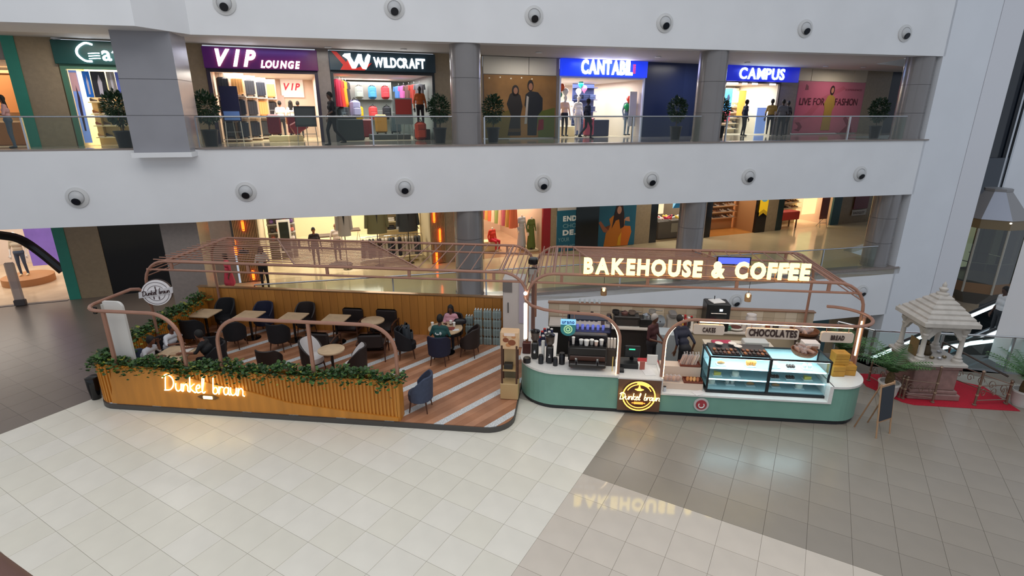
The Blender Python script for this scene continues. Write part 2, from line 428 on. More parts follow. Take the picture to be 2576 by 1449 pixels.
for a, uc, vc, t in tl[:300]:
    obj('tile', tmesh[t], None, floor, toW((uc, vc, 0), TA), TA)
for t, m in TM.items():
    b = MB()
    for a, uc, vc, tt in tl[300:]:
        if tt == t: tile_box(b, uc, vc)
    if b.v:
        o = obj('tile', b, m, floor, (0,0,0), TA); o['kind'] = 'stuff'
# dark stone in front of the far-left shop, between the tiles and the shopfront
b = MB(); b.prism([F(-22,-.02)[:2], F(-3.6,-.02)[:2], W(-4.9,WE)[:2], K(-9.0,15.2)[:2], K(-11.6,15.2)[:2], K(-11.6,12.5)[:2], (-16,9), (-24,7)], -.007, -.002)
struct('floor_dark_border', b, m_dark, parent=floor)
gp = [toW((a, c_), TA)[:2] for a, c_ in ((-3.10,8.15),(30,8.15),(30,40),(-3.10,40))]
q_ = floor_poly
for (x0, y0), (x1, y1) in zip(gp, gp[1:]+gp[:1]): q_ = clip(q_, y1-y0, x0-x1, (y1-y0)*x0+(x0-x1)*y0)
b = MB(); b.prism(q_, -.009, -.0075); struct('floor_grout_taupe', b, mat('grout_taupe', '#6f675d', .8), parent=floor)
# ---- walkways
b = MB(); b.prism([W(-4.9,WE)[:2], W(22.2,WE)[:2], W(22.2,22)[:2], F(44,-.02)[:2], F(-3.6,-.02)[:2]], -.30, 0)
struct('floor_walkway_lower', b, m_walk, label='polished beige stone walkway behind the kiosks')
b = MB(); b.prism([W(-26,WE+.05)[:2], W(22.0,WE+.05)[:2], W(22.0,23)[:2], F(44,-.02)[:2], F(-14,-.02)[:2]], Z2-.3, Z2)
struct('floor_walkway_upper', b, m_walk2, label='polished grey stone walkway of the upper storey')
# ---- fascias (white bands)
b = MB(); b.prism([(-26,WE-.12),(-6.1,WE-.12),(-5.5,WE),(22,WE),(22,WE+.5),(-26,WE+.5)], 3.26, Z2+.02)
fas2 = struct('wall_fascia_middle', b, m_white, rz=WA, label='deep white fascia band below the upper walkway')
b = MB(); b.prism([(-26,17.35),(-6.25,17.35),(-5.35,WE),(22,WE),(22,WE+.5),(-26,WE+.5)], Z3, 11.5)
fas3 = struct('wall_fascia_upper', b, m_white, rz=WA, label='deep white fascia band at the top of the picture')
b = MB(); b.box(-5,22,WE,WE+.4,-2.25,-.02)
fas1 = struct('wall_fascia_lower', b, m_white, rz=WA, label='white fascia band behind the coffee counter')
b = MB(); b.box(-5,22.1,WE-.03,WE+.5,-.06,.03); struct('trim_1', b, m_granite2, rz=WA)
b = MB(); b.box(-26,22.1,WE-.05,WE+.5,Z2+.02,Z2+.07); struct('trim_2', b, m_granite2, rz=WA)
b = MB(); b.prism([W(-26,17.4)[:2], W(-6.3,17.4)[:2], W(-5.3,WE+.1)[:2], W(22,WE+.1)[:2], W(24,24)[:2], F(46,.2)[:2], F(-16,.2)[:2]], 8.93, 9.3)
struct('ceiling_upper', b, m_ceil, label='ceiling of the upper walkway')
b = MB(); b.prism([W(-26,WE+.2)[:2], W(22,WE+.2)[:2], W(24,24)[:2], F(46,14)[:2], F(-16,14)[:2]], 3.4, Z2-.31)
struct('ceiling_lower', b, m_ceil, label='ceiling of the lower walkway')
# ---- right-hand white wall and pillar
b = MB(); b.box(21.9,24.26,WE,WE+.6,-5.6,13); struct('wall_right', b, m_whitew, rz=WA, label='plain white wall right of the walkways')
px0 = ony(2452,300,WA,WE)[0]
b = MB(); b.prism([(px0,WE-.005),(25.42,WE-.16),(25.6,WE+.5),(px0,WE+.6)], -5.6, 13)
struct('pillar_white', b, mat('white_pillar_paint', '#e2e2e6', .6), rz=WA, label='white pillar beside the lift shaft')
b = MB(); b.box(18,22.05,21,21.2,-.1,3.4); b.box(18,22.05,21,21.2,Z2-.1,9)
# ---- lower storey seen under the lower fascia
b = MB(); b.box(-6,30,20.5,20.7,-5.6,-2.2); low = struct('wall_lower_storey', b, m_granite, rz=WA, label='brown shop wall of the storey below')
for (x0, x1, m_) in ((16.2,18.4,m_black),(19.6,20.6,col('#3b5a60', .3)),(12,13.5,m_black)):
    b = MB(); b.box(x0,x1,20.42,20.49,-5.5,-2.3); obj('panel', b, m_, low)
b = MB(); b.box(-14,40,8,60,-5.75,-5.6); struct('floor_lower_storey', b, m_walk2, label='floor of the storey below')
# ---- columns
cb = MB(); fcol = []
def round_column(px, py, z0, z1, n):
    x = ony(px, py, WA, WE+.55)[0]; b = MB(); b.lathe([(.52,z0),(.52,z1)], 40)
    o = struct('column', b, m_colr, W(x, WE+.56), 0, label='round grey clad column at %s' % n, smooth=True)
    b = MB(); b.lathe([(.545,z0),(.545,z0+.12)], 40); obj('base_ring', b, m_colr, o, smooth=True)
    for zz in (z0+1.1, z0+2.2):
        b = MB(); b.lathe([(.523,zz),(.523,zz+.012)], 40); obj('joint', b, col('#3c3a3a'), o)
for px, py, n in ((1172,230,'the pair of sportswear and luggage shops'),(1786,240,'the blue shop sign'),(2295,250,'the end of the upper walkway')): round_column(px, py, Z2, 8.95, n)
for px, py, n in ((1179,600,'the kiosk deck'),(1739,570,'the shoe shop'),(2215,580,'the end of the lower walkway')): round_column(px, py, 0, 3.4, n)
def square_column(x0, x1, z0, z1, lab):
    b = MB(); b.box(x0,x1,18.25,19.5,z0,z1); o = struct('column_square', b, m_col, rz=WA, label=lab)
    for z in (z0+1.06, z0+2.05):
        b = MB(); b.box(x0-.004,x1+.004,18.246,19.5,z,z+.012); obj('joint', b, col('#4a494c'), o)
xa, xb = ony(305,230,WA,18.25)[0], ony(452,230,WA,18.25)[0]
square_column(xa, xb, Z2-.05, 8.95, 'wide grey square column on the upper walkway')
b = MB(); b.box(xa-.05,xb+.05,18.15,19,Z2-.17,Z2-.03); struct('trim_3', b, m_white, rz=WA, label='white ledge under the square column')
xc, xd = ony(412,620,WA,19.2)[0], ony(505,620,WA,19.2)[0]
b = MB(); b.box(xc,xd,19.2,20.3,0,3.4); struct('column_square', b, m_granite2, rz=WA, label='grey-brown square column behind the planter')
# ---- shopfront wall: panels in the facade frame
fu = MB(); fu.box(-16,46,-.02,.0,8.9,9.3); fu = struct('wall_shopfront', fu, m_granite, F(0,0), FA, label='stone-clad shopfront wall on both storeys')
def panel(u0, u1, z0, z1, m, v0=-.06, v1=.06, name='panel'):
    b = MB(); b.box(u0,u1,v0,v1,z0,z1); return obj(name, b, m, fu)
m_teal = mat('teal_panel', '#2f8a77', .45, noise=.03)
for z0, z1 in ((Z2,8.95),(0,3.3)):
    panel(-8.45,-8.1,z0,z1,m_teal,-.09,.1); panel(-8.1,-7.1,z0,z1,m_granite)
panel(-3.95,-2.75,Z2,8.95,m_granite); panel(1.06,1.53,Z2,8.95,m_granite2); panel(5.66,7.75,Z2,8.95,m_granite)
panel(7.8,9.9,8.2,8.93,col('#cfc8bb')); panel(9.93,11.25,8.2,8.93,col('#cfc8bb')); panel(7.8,11.25,8.9,8.95,m_granite2)
panel(11.25,11.4,Z2,8.95,m_granite2); panel(15.98,18.3,Z2,8.95,mat('blue_dark_panel','#1c2a58',.3)); panel(18.3,20.8,Z2,8.95,mat('blue_dark_panel2','#22305f',.3))
panel(24.6,25.85,Z2,8.1,m_granite2)
for a, c in ((25.75,26.75),(26.8,30.0),(30.05,31.1)): panel(a,c,8.3,8.95,col('#cfc2ac'))
panel(31.1,33.2,Z2,8.95,m_granite); panel(33.2,46,Z2,8.95,col('#20283a',.2))
panel(-7.1,-5.1,0,3.3,m_black,-.03,.02); panel(-5.1,-2.8,0,3.3,m_granite2); panel(5.82,7.7,0,3.3,m_granite)
panel(10.72,11.12,0,3.3,col('#8d1a22',.3),-.1); panel(11.12,11.47,0,3.3,m_granite); panel(12.5,13.8,0,3.3,m_black,-.12)
panel(16.0,16.95,0,3.3,m_granite); panel(16.95,17.4,0,3.3,m_black); panel(20.45,21.0,0,3.3,m_black); panel(24.2,24.95,0,3.3,col('#241e1c',.15),-.1)
panel(24.95,25.8,0,3.3,m_granite); panel(25.8,26.25,0,3.3,col('#20302f',.3)); panel(30.3,31.0,0,3.3,col('#2a5560',.3)); panel(31,46,0,3.3,m_granite)
panel(-16,-8.45,8.2,8.95,m_granite2); 
for (a, c) in ((-2.72,-1.85),(5.2,5.84)):       # ribbed timber jambs of the clothes shop
    panel(a, c, 0, 3.3, mat('oak_backing', '#7d6647', .5))
    n = int((c-a)/.058); rb = MB(); rb.box(-.017,.017,-.11,-.06,.05,3.3); rm = rb.mesh('slat', mat('oak_slat', '#a8895f', .5, noise=.15, nscale=3))
    for i in range(n): obj('slat', rm, None, fu, (a+.03+i*.058, 0, 0))
b = MB(); b.box(-40,60,9.5,9.7,-.1,9.3); struct('wall_back', b, col('#6b6058'), F(0,0), FA)
# ---- shop rooms
def room(u0, u1, z0, z1, d, wallc, floorc, power, lc=(1,.95,.86), side=None):
    b = MB(); b.box(u0-.1,u1+.1,d,d+.1,z0,z1); b.box(u0-.1,u0,.06,d,z0,z1); b.box(u1,u1+.1,.06,d,z0,z1)
    struct('wall_shop', b, col(wallc,.6), F(0,0), FA, label='inner walls of a shop')
    b = MB(); b.box(u0,u1,-.02,d,z0-.02,z0+.004); struct('floor_shop', b, mat('shopfloor_'+floorc[1:], floorc, .22, noise=.1, nscale=1.5), F(0,0), FA)
    b = MB(); b.box(u0-.1,u1+.1,.07,d,z1,z1+.05); struct('ceiling_shop', b, m_ceil, F(0,0), FA)
    area('shop_light', F((u0+u1)/2, d*.5, z1-.06), (u1-u0)*.8, d*.7, power*(2.9 if z0 > 1 else 2.3), lc, (0,0,FA))
UP, DN = 8.13, 3.2
room(-15,-8.45,Z2,8.2,5,'#d9c4ac','#c9b8a0',70); room(-6.98,-3.95,Z2,UP,3.2,'#e8d3ab','#d8c49b',75)
room(-2.72,1.05,Z2,UP,6,'#dcc3b2','#d9c7a4',110); room(1.55,5.62,Z2,UP,6,'#8e9996','#b9b09a',80,(1,.97,.95))
room(11.42,15.95,Z2,UP,6,'#cfc0b4','#c9bba0',140,(1,.97,.95)); room(20.85,24.6,Z2,UP,3.2,'#c9bfae','#b9b0a0',90,(1,.98,.95))
room(-16,-8.45,0,DN,7,'#d8c6b8','#cdb497',110); room(-1.82,5.2,0,DN,8.5,'#d9c9a4','#dcc9a2',230)
room(7.72,10.72,0,DN,6,'#c9a98c','#a98668',130); room(17.4,20.45,0,DN,5,'#6d5f4f','#a58d6b',90)
room(21.0,24.2,0,DN,4.2,'#b98a5c','#c98a45',80,(1,.88,.72)); room(26.25,30.3,0,DN,4.5,'#d9b99a','#d3b891',100,(1,.93,.82))
# ---- air nozzles on the fascias
nz = MB(); nz.lathe([(.30,0.002),(.31,.03),(.24,.05),(.215,.06),(.21,.035)], 28); nz_m = nz.mesh('flange', col('#d3d2d0',.4), True)
bl = MB(); bl.lathe([(.205*math.cos(t*.196), .012+.15*math.sin(t*.196)) for t in range(8)]+[(.002,.162)], 24); bl_m = bl.mesh('ball', col('#c4c4c4',.35), True)
hl = MB(); hl.lathe([(.115,.10),(.118,.125),(.09,.128)], 20); hl_m = hl.mesh('opening', col('#20242a',.4), True)
hd_ = MB(); hd_.lathe([(.10,.07),(.10,.122)], 20); hd_m = hd_.mesh('bore', col('#0e1420',.3), True)
def nozzle(px, py, lab, grp, sc=1.0, y=None):
    q = ony(px, py, WA, WE if y is None else y); t = thing('air_nozzle', lab, 'air vent', W(q[0], (WE if y is None else y)-.004, q[2]), 0, grp)
    t.rotation_euler = (math.pi/2, 0, WA); t.scale = (sc,)*3
    obj('flange', nz_m, None, t); obj('ball', bl_m, None, t)
    obj('bore', hd_m, None, t, (.0,-.06,.045), rot=(.45,0,0)); obj('opening', hl_m, None, t, (0,-.06,.03), rot=(.45,0,0))
pos = ('first','second','third','fourth','fifth','sixth','seventh')
for i, p in enumerate(((195,497),(619,482),(1018,471),(1366,461),(1638,452),(1883,444),(2163,437))): nozzle(*p, '%s round white air nozzle from the left on the middle fascia' % pos[i], 'nozzles on the middle fascia', y=WE-.12 if i < 1 else None)
for i, p in enumerate(((565,9),(992,21),(1343,40),(1672,58),(2025,72),(2276,84))): nozzle(*p, '%s round white air nozzle from the left on the top fascia' % pos[i], 'nozzles on the top fascia')
for p, l in (((1850,757),'round air nozzle on the white band above the black oven'),((2167,733),'round air nozzle on the white band behind the canopy corner')): nozzle(*p, l, 'nozzles on the lower fascia')
# ---- ceiling downlights
dl = MB(); dl.lathe([(.13,0),(.13,-.03),(.10,-.035)], 18); dlm = dl.mesh('ring', m_white)
dg_ = MB(); dg_.lathe([(.10,-.02),(.001,-.034)], 18); dgm = dg_.mesh('lens', glow('#fff2dc', 14))
for i, (px, py, l) in enumerate(((140,97,'beside the teal strip'),(825,120,'between the red and the dark shop signs'),(1015,125,'above the luggage shop lettering'),(1355,133,'above the couple poster'),(1655,144,'right of the blue lit sign'),(1880,158,'above the sneaker shop sign'),(2077,168,'above the left of the pink poster'),(2172,170,'above the right end of the pink poster'))):
    q = onz(px, py, 8.90); t = thing('downlight', 'small round ceiling downlight '+l, 'ceiling light', q, 0, 'downlights of the upper walkway')
    obj('ring', dlm, None, t, (0,0,.02)); obj('lens', dgm, None, t, (0,0,.02))
for u in (-6, 1.5, 9.5, 18, 28): area('walk_light', F(u,-1.6,8.85), 1.4, .6, 48, (1,.95,.88), (0,0,FA))
for u in (-4, 3, 10, 17, 24): area('walk_light', F(u,-1.8,3.3), 2.0, .8, 38, (1,.92,.78), (0,0,FA))
# ---- glass railings of the walkways
def railing(x0, x1, z, y, posts, lab, h=.92, m=None):
    t = thing('glass_railing', lab, 'railing', W(x0, y, z), WA); n = max(1, int((x1-x0)/2.2)); w = (x1-x0)/n
    for i in range(n):
        b = MB(); b.box(i*w+.02,(i+1)*w-.02,-.008,.008,.02,h-.04); obj('glass_panel', b, g_rail, t)
    b = MB(); b.tube([(0,0,h),(x1-x0,0,h)], .028, 10); obj('handrail', b, m or m_steel, t, smooth=True)
    for i in range(0, n+1, 2):
        b = MB(); b.box(i*w-.025,i*w+.025,-.03,.03,0,h-.02); obj('post', b, m_steel, t)
cxs = [ony(px, 250, WA, WE+.55)[0] for px in (1172,1786,2295)]; sxs = (xa, xb)
railing(-16, sxs[0]-.05, Z2+.06, WE+.12, 0, 'glass railing at the left end of the upper walkway'); railing(sxs[1]+.1, cxs[0]-.55, Z2+.06, WE+.12, 0, 'glass railing in front of the luggage and backpack shops')
railing(cxs[0]+.55, cxs[1]-.55, Z2+.06, WE+.12, 0, 'glass railing in front of the blue-signed shop'); railing(cxs[1]+.55, cxs[2]-.55, Z2+.06, WE+.12, 0, 'glass railing in front of the pink poster')
cxl = [ony(px, 600, WA, WE+.55)[0] for px in (1179,1739,2215)]
railing(-4.7, cxl[0]-.55, .03, WE+.1, 0, 'glass railing on the lower walkway behind the deck', .98); railing(cxl[0]+.55, cxl[1]-.55, .03, WE+.1, 0, 'glass railing on the lower walkway behind the lit lettering', .98)
railing(cxl[1]+.55, cxl[2]-.55, .03, WE+.1, 0, 'glass railing on the lower walkway by the shoe shops', .98)
# ================================================================== SHOP SIGNS
e_white = glow('#ffffff', 4.0); e_whitec = glow('#eaf3ff', 4.5)
def sign(name, label, u0, u1, z0, z1, m, v=-.22, th=.14):
    t = thing(name, label, 'shop sign', F(u0, v, z0), FA, 'lit shop signs of the upper storey')
    b = MB(); b.rbox(((u1-u0)/2, th/2, (z1-z0)/2), (u1-u0, th, z1-z0), .015); obj('sign_board', b, m, t); return t
t = sign('shop_sign', 'dark green shop sign with white lettering half hidden by the square column', -7.12, -3.9, 8.12, 8.86, col('#0d4440',.35))
def ring_stroke(parent, pts, r, m, name='letter', y=-.03):
    b = MB(); b.tube(smooth_path([(x, 0, z) for x, z in pts], 4), r, 6); obj(name, b, m, parent, (0,y,0), smooth=True)
ring_stroke(t, [(1.15,.62),(.95,.66),(.72,.5),(.68,.3),(.85,.12),(1.05,.1)], .035, e_whitec)
for dz in (.18,.26,.34): ring_stroke(t, [(.98,dz),(1.2,dz+.02),(1.3,dz+.02)], .016, e_whitec, 'ribbon')
letters(t, 'atwalk', 1.36, -.03, .14, .46, 1.75, e_whitec, .012, .03, gap=.05)
t = sign('shop_sign', 'maroon and purple shop sign reading VIP LOUNGE in white', -2.76, 1.1, 8.12, 8.84, mat('sign_maroon','#5e1030',.4,emit=.12,ecol='#3a18a0'))
letters(t, 'VIP', .42, -.03, .10, .52, 1.32, e_white, .04, .03, .35, gap=.08); letters(t, 'LOUNGE', 1.85, -.03, .06, .24, 1.38, e_white, .04, .03, .3, gap=.06)
t = sign('shop_sign', 'dark slate shop sign with red zigzag and WILDCRAFT lettering', 1.53, 5.68, 8.16, 8.86, mat('sign_slate','#243a46',.35))
b = MB(); b.plate([(.1,.68),(.3,.66),(.62,.3),(.7,.42),(.95,.08),(1.6,.3),(1.3,.02),(.38,.02),(.5,.2)], -.02, 0); obj('stripe', b, mat('sign_red','#c02a22',.4,emit=.3), t)
b = MB(); b.plate([(.5,.52),(.58,.60),(.80,.62),(.80,.50),(.92,.28),(1.08,.60),(1.22,.60),(1.24,.40),(1.30,.26),(1.36,.48),(1.46,.62),(1.56,.56),(1.50,.34),(1.36,.06),(1.22,.08),(1.10,.30),(.96,.08),(.82,.08),(.68,.40),(.60,.46)], -.05, -.02); obj('logo', b, e_white, t)
letters(t, 'WILDCRAFT', 1.66, -.03, .16, .34, 2.05, e_white, .035, .03, gap=.07)
t = sign('shop_sign', 'bright blue shop sign with white CANTABIL lettering', 11.4, 16.0, 8.2, 8.92, mat('sign_blue','#1c3fd0',.4,emit=.75,ecol='#1a3cf0'))
letters(t, 'CANTABIL', 1.02, -.03, .12, .56, 2.72, glow('#ffffff', 6), .035, .03, gap=.07)
for i in range(5):
    b = MB(); b.box(3.78,3.9,-.03,0,.18+i*.085,.23+i*.085); obj('tick', b, glow('#e8302a', 2), t)
t = sign('shop_sign', 'deep blue shop sign with white CAMPUS lettering', 20.8, 25.7, 8.18, 8.95, mat('sign_deepblue','#12208a',.4,emit=.6,ecol='#1626c8'))
letters(t, 'CAMPUS', .75, -.03, .12, .52, 3.05, glow('#d8f6ff', 3), .02, .03, gap=.1)
for u, w in ((.05,.7),(1.05,.3),(1.7,.35),(2.9,.4)):
    b = MB(); b.box(u,u+w,-.02,.02,-.16,-.08); obj('lettering_strip', b, e_white, t)
for (u, z, l, p) in ((13.7,8.95,'above the blue sign',40),(23.2,8.95,'above the deep blue sign',28),(-.8,8.95,'above the maroon sign',14)):
    area('sign_glow', F(u,-.55,8.75), 3.2, .25, p, (.18,.28,1), (math.radians(15),0,FA))
# frames of the shop openings
def frame(u0, u1, z0, z1, m, th=.09, lab='shopfront frame', v=-.1):
    t = thing('shopfront_frame', lab, 'frame', F(u0, v, z0), FA)
    for nm, q in (('jamb',(0,th,0,z1-z0)),('jamb',(u1-u0-th,u1-u0,0,z1-z0)),('header',(th,u1-u0-th,z1-z0-th,z1-z0))):
        b = MB(); b.box(q[0],q[1],0,.12,q[2],q[3]); obj(nm, b, m, t)
frame(-2.74,1.07,Z2,8.12,col('#352a3c'),.12,'dark purple frame round the luggage shop opening'); frame(1.54,5.65,Z2,8.16,col('#2c3236'),.1,'dark frame round the backpack shop opening')
frame(11.42,15.98,Z2,8.2,col('#cfd4e0'),.07,'pale frame round the menswear shop opening'); frame(-7.05,-3.95,Z2,8.12,col('#4f7d66'),.14,'green frame round the footwear shop opening')
frame(20.82,24.62,Z2,8.17,col('#3a3030'),.08,'dark frame round the sneaker shop opening')
# ================================================================== POSTERS (flat prints on boards)
def disc(cx, cz, rx, rz_, n=18): return [(cx+rx*math.cos(2*math.pi*i/n), cz+rz_*math.sin(2*math.pi*i/n)) for i in range(n)]
def poster(name, label, u0, u1, z0, z1, m, v=-.1, th=.03, cat='poster'):
    t = thing(name, label, cat, F(u0, v, z0), FA); b = MB(); b.box(0,u1-u0,0,th,0,z1-z0); obj('board', b, m, t); return t
def prt(t, poly, h, k=1, name='print', rough=.5):
    b = MB(); b.plate(poly, -.004*k, 0); obj(name, b, col(h, rough), t)
t = poster('window_poster', 'large brown window print of a couple in dark jackets', 7.8, 11.25, Z2+.05, 8.17, mat('print_brown','#8c6434',.25,noise=.25,nscale=.8))
prt(t, [(0,.9),(1.2,1.2),(1.2,0),(0,0)], '#6b5a22'); prt(t, [(2.6,0),(3.4,0),(3.4,1.3),(2.5,1.1)], '#59601f')
prt(t, [(1.08,.1),(1.25,.95),(1.05,1.45),(1.2,1.85),(1.45,2.0),(1.7,1.8),(1.8,1.35),(1.7,.9),(1.72,.1)], '#221c1a', 2); prt(t, disc(1.46,2.0,.17,.24), '#1a120f', 2); prt(t, disc(1.47,2.0,.1,.14), '#8a5f48', 3)
prt(t, [(2.05,.1),(2.05,1.1),(1.9,1.4),(1.95,1.85),(2.15,2.0),(2.55,1.95),(2.78,1.7),(2.78,1.2),(2.55,.95),(2.5,.1)], '#1b1d21', 2); prt(t, disc(2.18,2.22,.15,.24), '#1a1310', 2); prt(t, disc(2.19,2.18,.1,.15), '#8d6049', 3)
prt(t, [(1.9,.6),(2.0,1.8),(2.1,1.75),(2.02,.6)], '#a8a098', 3); prt(t, [(2.55,.3),(2.85,.35),(2.85,.8),(2.6,.78)], '#7c1526', 3); prt(t, [(1.1,.25),(1.75,.25),(1.7,.4),(1.15,.4)], '#4c3720', 3)
for i in range(5): prt(t, disc(.25+i*.5,2.5+.04*(i % 2),.035,.03,8), '#e8dcc0', 2)
t = poster('wall_poster', 'wide pink wall print reading LIVE FOR FASHION', 25.9, 31.05, Z2+.05, 8.28, mat('print_pink','#c06478',.3,noise=.1,nscale=.5))
for pts, h in (([(0,.5),(1.2,.9),(2.0,1.7),(3.6,2.4),(3.4,2.55),(1.8,1.9),(.9,1.1),(0,.7)],'#b5596a'),([(3.7,.0),(4.7,.0),(4.5,.5),(4.0,.9),(3.8,.8),(4.2,.4)],'#8d1030'),([(.1,.2),(.5,.1),(.7,.35),(.45,.6),(.1,.6),(.4,.4),(.35,.25)],'#7c2038')): prt(t, pts, h, 1.5)
letters(t, 'LIVE FOR', .22, -.012, 1.52, .36, 1.9, col('#4e1220'), .01, .005, gap=.05); letters(t, 'FASHION', 2.92, -.012, 1.52, .36, 1.8, col('#4e1220'), .01, .005, gap=.05)
prt(t, [(2.15,.15),(2.2,1.3),(2.1,1.6),(2.3,2.0),(2.55,2.1),(2.85,1.95),(2.95,1.5),(2.8,1.2),(2.85,.15)], '#a98436', 3); prt(t, disc(2.58,2.3,.17,.26), '#2a1512', 3); prt(t, disc(2.58,2.3,.1,.15), '#b5785e', 4)
prt(t, [(.5,2.3),(.75,2.3),(.72,2.5),(.55,2.6)], '#6e2a3a', 2); letters(t, 'EXPERIENCE', 3.6, -.012, 2.3, .1, 1.3, col('#6e2a3a'), 0, .005, gap=.2)
t = poster('wall_poster', 'blue sale poster with white text beside the black pillar', 11.47, 12.52, 0.02, 3.2, col('#176079',.4))
prt(t, [(0,2.05),(1.05,2.05),(1.05,3.15),(0,3.15)], '#c9c3bd', 1.5); prt(t, disc(.9,2.35,.18,.12), '#3c3f55', 2)
for s_, z, h, bo in (('END',1.52,.24,.05),('CHO',1.18,.2,.0),('DE.',.82,.24,.05),('YOUR',.5,.19,0),('CHO',.16,.16,0)): letters(t, s_, .32 if s_ != 'YOUR' else .08, -.008, z, h, .75 if s_ != 'YOUR' else .62, col('#e6ecea') if bo else col('#7ea9b0'), bo, .004)
t = poster('wall_poster', 'teal poster of a long-haired woman in orange holding an orange bag', 13.8, 16.0, 0.02, 3.2, mat('print_teal','#1a6079',.4,noise=.12,nscale=.8))
prt(t, [(.35,.0),(.45,.7),(.7,1.15),(.62,1.45),(.85,1.62),(1.3,1.6),(1.55,1.35),(1.5,.6),(1.55,0)], '#c8741a', 2); prt(t, [(1.2,.0),(1.25,.5),(1.5,1.05),(1.9,1.0),(1.98,.7),(1.8,.0)], '#d8701c', 3); prt(t, [(1.15,.05),(1.2,.45),(1.38,.75),(1.35,.02)], '#e0a01c', 4)
prt(t, [(.78,.95),(.9,1.7),(1.0,2.1),(1.18,2.2),(1.38,2.1),(1.48,1.7),(1.52,1.0),(1.3,.9),(1.2,1.4),(1.0,1.35)], '#2a1212', 3); prt(t, disc(1.18,1.88,.13,.2), '#c08a70', 4)
prt(t, [(.0,1.3),(.12,1.38),(.38,1.05),(.62,.85),(.7,1.15),(.5,.75),(.3,.8)], '#9c5a3c', 3); prt(t, [(1.5,1.35),(1.62,1.3),(1.85,1.25),(1.8,1.5),(1.6,1.48)], '#c08a70', 3)
t = poster('wall_banner', 'maroon hanging banner with white base strip by the far column', 32.0, 33.25, .9, 3.2, col('#6e1522',.4), -.14); prt(t, disc(.75,1.2,.22,.28,6), '#9a5a5e', 2)
t = poster('wall_banner', 'white strip sign below the maroon banner', 31.95, 33.2, .5, .85, col('#c8c2bb',.4), -.14); letters(t, 'BADGLEY', .1, -.01, .08, .16, 1.0, col('#5a4a44'), 0, .004)
t = poster('wall_banner', 'dark maroon panel with pale photo at the far right end', 34.6, 36.4, .9, 3.2, col('#3c1c28',.4), -.14); prt(t, disc(.8,1.0,.45,.6), '#9a9290', 2); prt(t, disc(.9,1.9,.3,.22), '#5a4650', 2)
t = poster('wall_banner', 'small white sign below the maroon photo panel', 34.4, 36.3, .45, .8, col('#c8c2bb',.4), -.14); prt(t, [(.25,.06),(.9,.06),(.9,.28),(.25,.28)], '#4a4a4c', 2)
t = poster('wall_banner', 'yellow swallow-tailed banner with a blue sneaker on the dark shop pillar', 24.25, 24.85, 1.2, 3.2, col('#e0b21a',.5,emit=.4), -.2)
prt(t, disc(.3,1.1,.16,.42), '#2a8ab0', 2); prt(t, disc(.3,.75,.22,.15), '#78c0d8', 3); prt(t, [(0,-.0),(.3,.18),(.6,0),(.6,-.22),(.3,-.04),(0,-.22)], '#e0b21a', 1)
t = poster('wall_banner', 'lit white vertical sign with red stripe in the discount shoe shop', 17.45, 17.85, 1.5, 3.1, col('#f2dfb8',.5,emit=.8), .1); prt(t, [(0,.55),(.4,.55),(.4,.62),(0,.62)], '#d83a2a', 2)
t = poster('wall_banner', 'lit blue vertical sign with a yellow shell in the discount shoe shop', 18.45, 18.95, 1.75, 3.15, col('#8fc8e0',.5,emit=.8), .1); prt(t, disc(.25,.75,.17,.26), '#e8d8a0', 2); prt(t, [(0,0),(.5,0),(.45,.5),(.2,.3)], '#2a86c0', 2)
# ================================================================== GENERIC SHOP GOODS
def mcache(d={}): return d
_sc = {}
def suitcase(loc, rz, hexc, label, group, w=.46, h=.68, d=.28, rot=None):
    key = (hexc, w, h, d)
    if key not in _sc:
        b = MB(); b.rbox((0,0,h/2+.05), (w,d,h), .06)
        g = MB()
        for i in range(4): g.cbox((-w*.36+i*w*.24,0,h/2+.05), (w*.09,d+.02,h*.82))
        hb = MB(); hb.tube([(-w*.2,d*.2,h+.04),(-w*.2,d*.2,h+.2),(w*.2,d*.2,h+.2),(w*.2,d*.2,h+.04)], .012, 6)
        wb = MB(); wb.cyl((-.02,0,.03),(.02,0,.03),.03,n=8)
        _sc[key] = (b.mesh('shell', col(hexc,.35), True), g.mesh('ribs', col(hexc,.3), False), hb.mesh('handle', col('#9a9a9c',.3)), wb.mesh('wheel', col('#1a1a1a')))
    a, g, hb, wb = _sc[key]
    t = thing('suitcase', label, 'suitcase', loc, rz, group)
    if rot: t.rotation_euler = rot
    obj('shell', a, None, t); obj('ribs', g, None, t); obj('handle', hb, None, t)
    for sx in (-1,1):
        for sy in (-1,1): obj('wheel', wb, None, t, (sx*w*.36, sy*d*.3, 0))
    return t
_bp = {}
def backpack(loc, rz, hexc, label, group, s=1.0):
    if hexc not in _bp:
        b = MB(); b.rbox((0,0,.25), (.32,.2,.5), .07); p = MB(); p.rbox((0,-.13,.17), (.25,.09,.24), .035)
        st, su = MB(), MB()
        for x, q_ in ((-.09,st),(.09,su)): q_.tube(smooth_path([(x,.1,.45),(x,.19,.34),(x,.18,.16),(x*1.3,.1,.04)],3), .02, 6)
        hd = MB(); hd.tube(smooth_path([(-.05,.02,.48),(0,.02,.56),(.05,.02,.48)],3), .012, 6)
        _bp[hexc] = (b.mesh('bag', col(hexc,.75), True), p.mesh('pocket', col(hexc,.8), True), st.mesh('strap', col('#222428')), su.mesh('strap', col('#222428')), hd.mesh('loop', col('#222428')))
    t = thing('backpack', label, 'backpack', loc, rz, group); t.scale = (s,)*3
    for n, m in zip(('bag','pocket','strap','strap','loop'), _bp[hexc]): obj(n, m, None, t)
    return t
_sh = {}
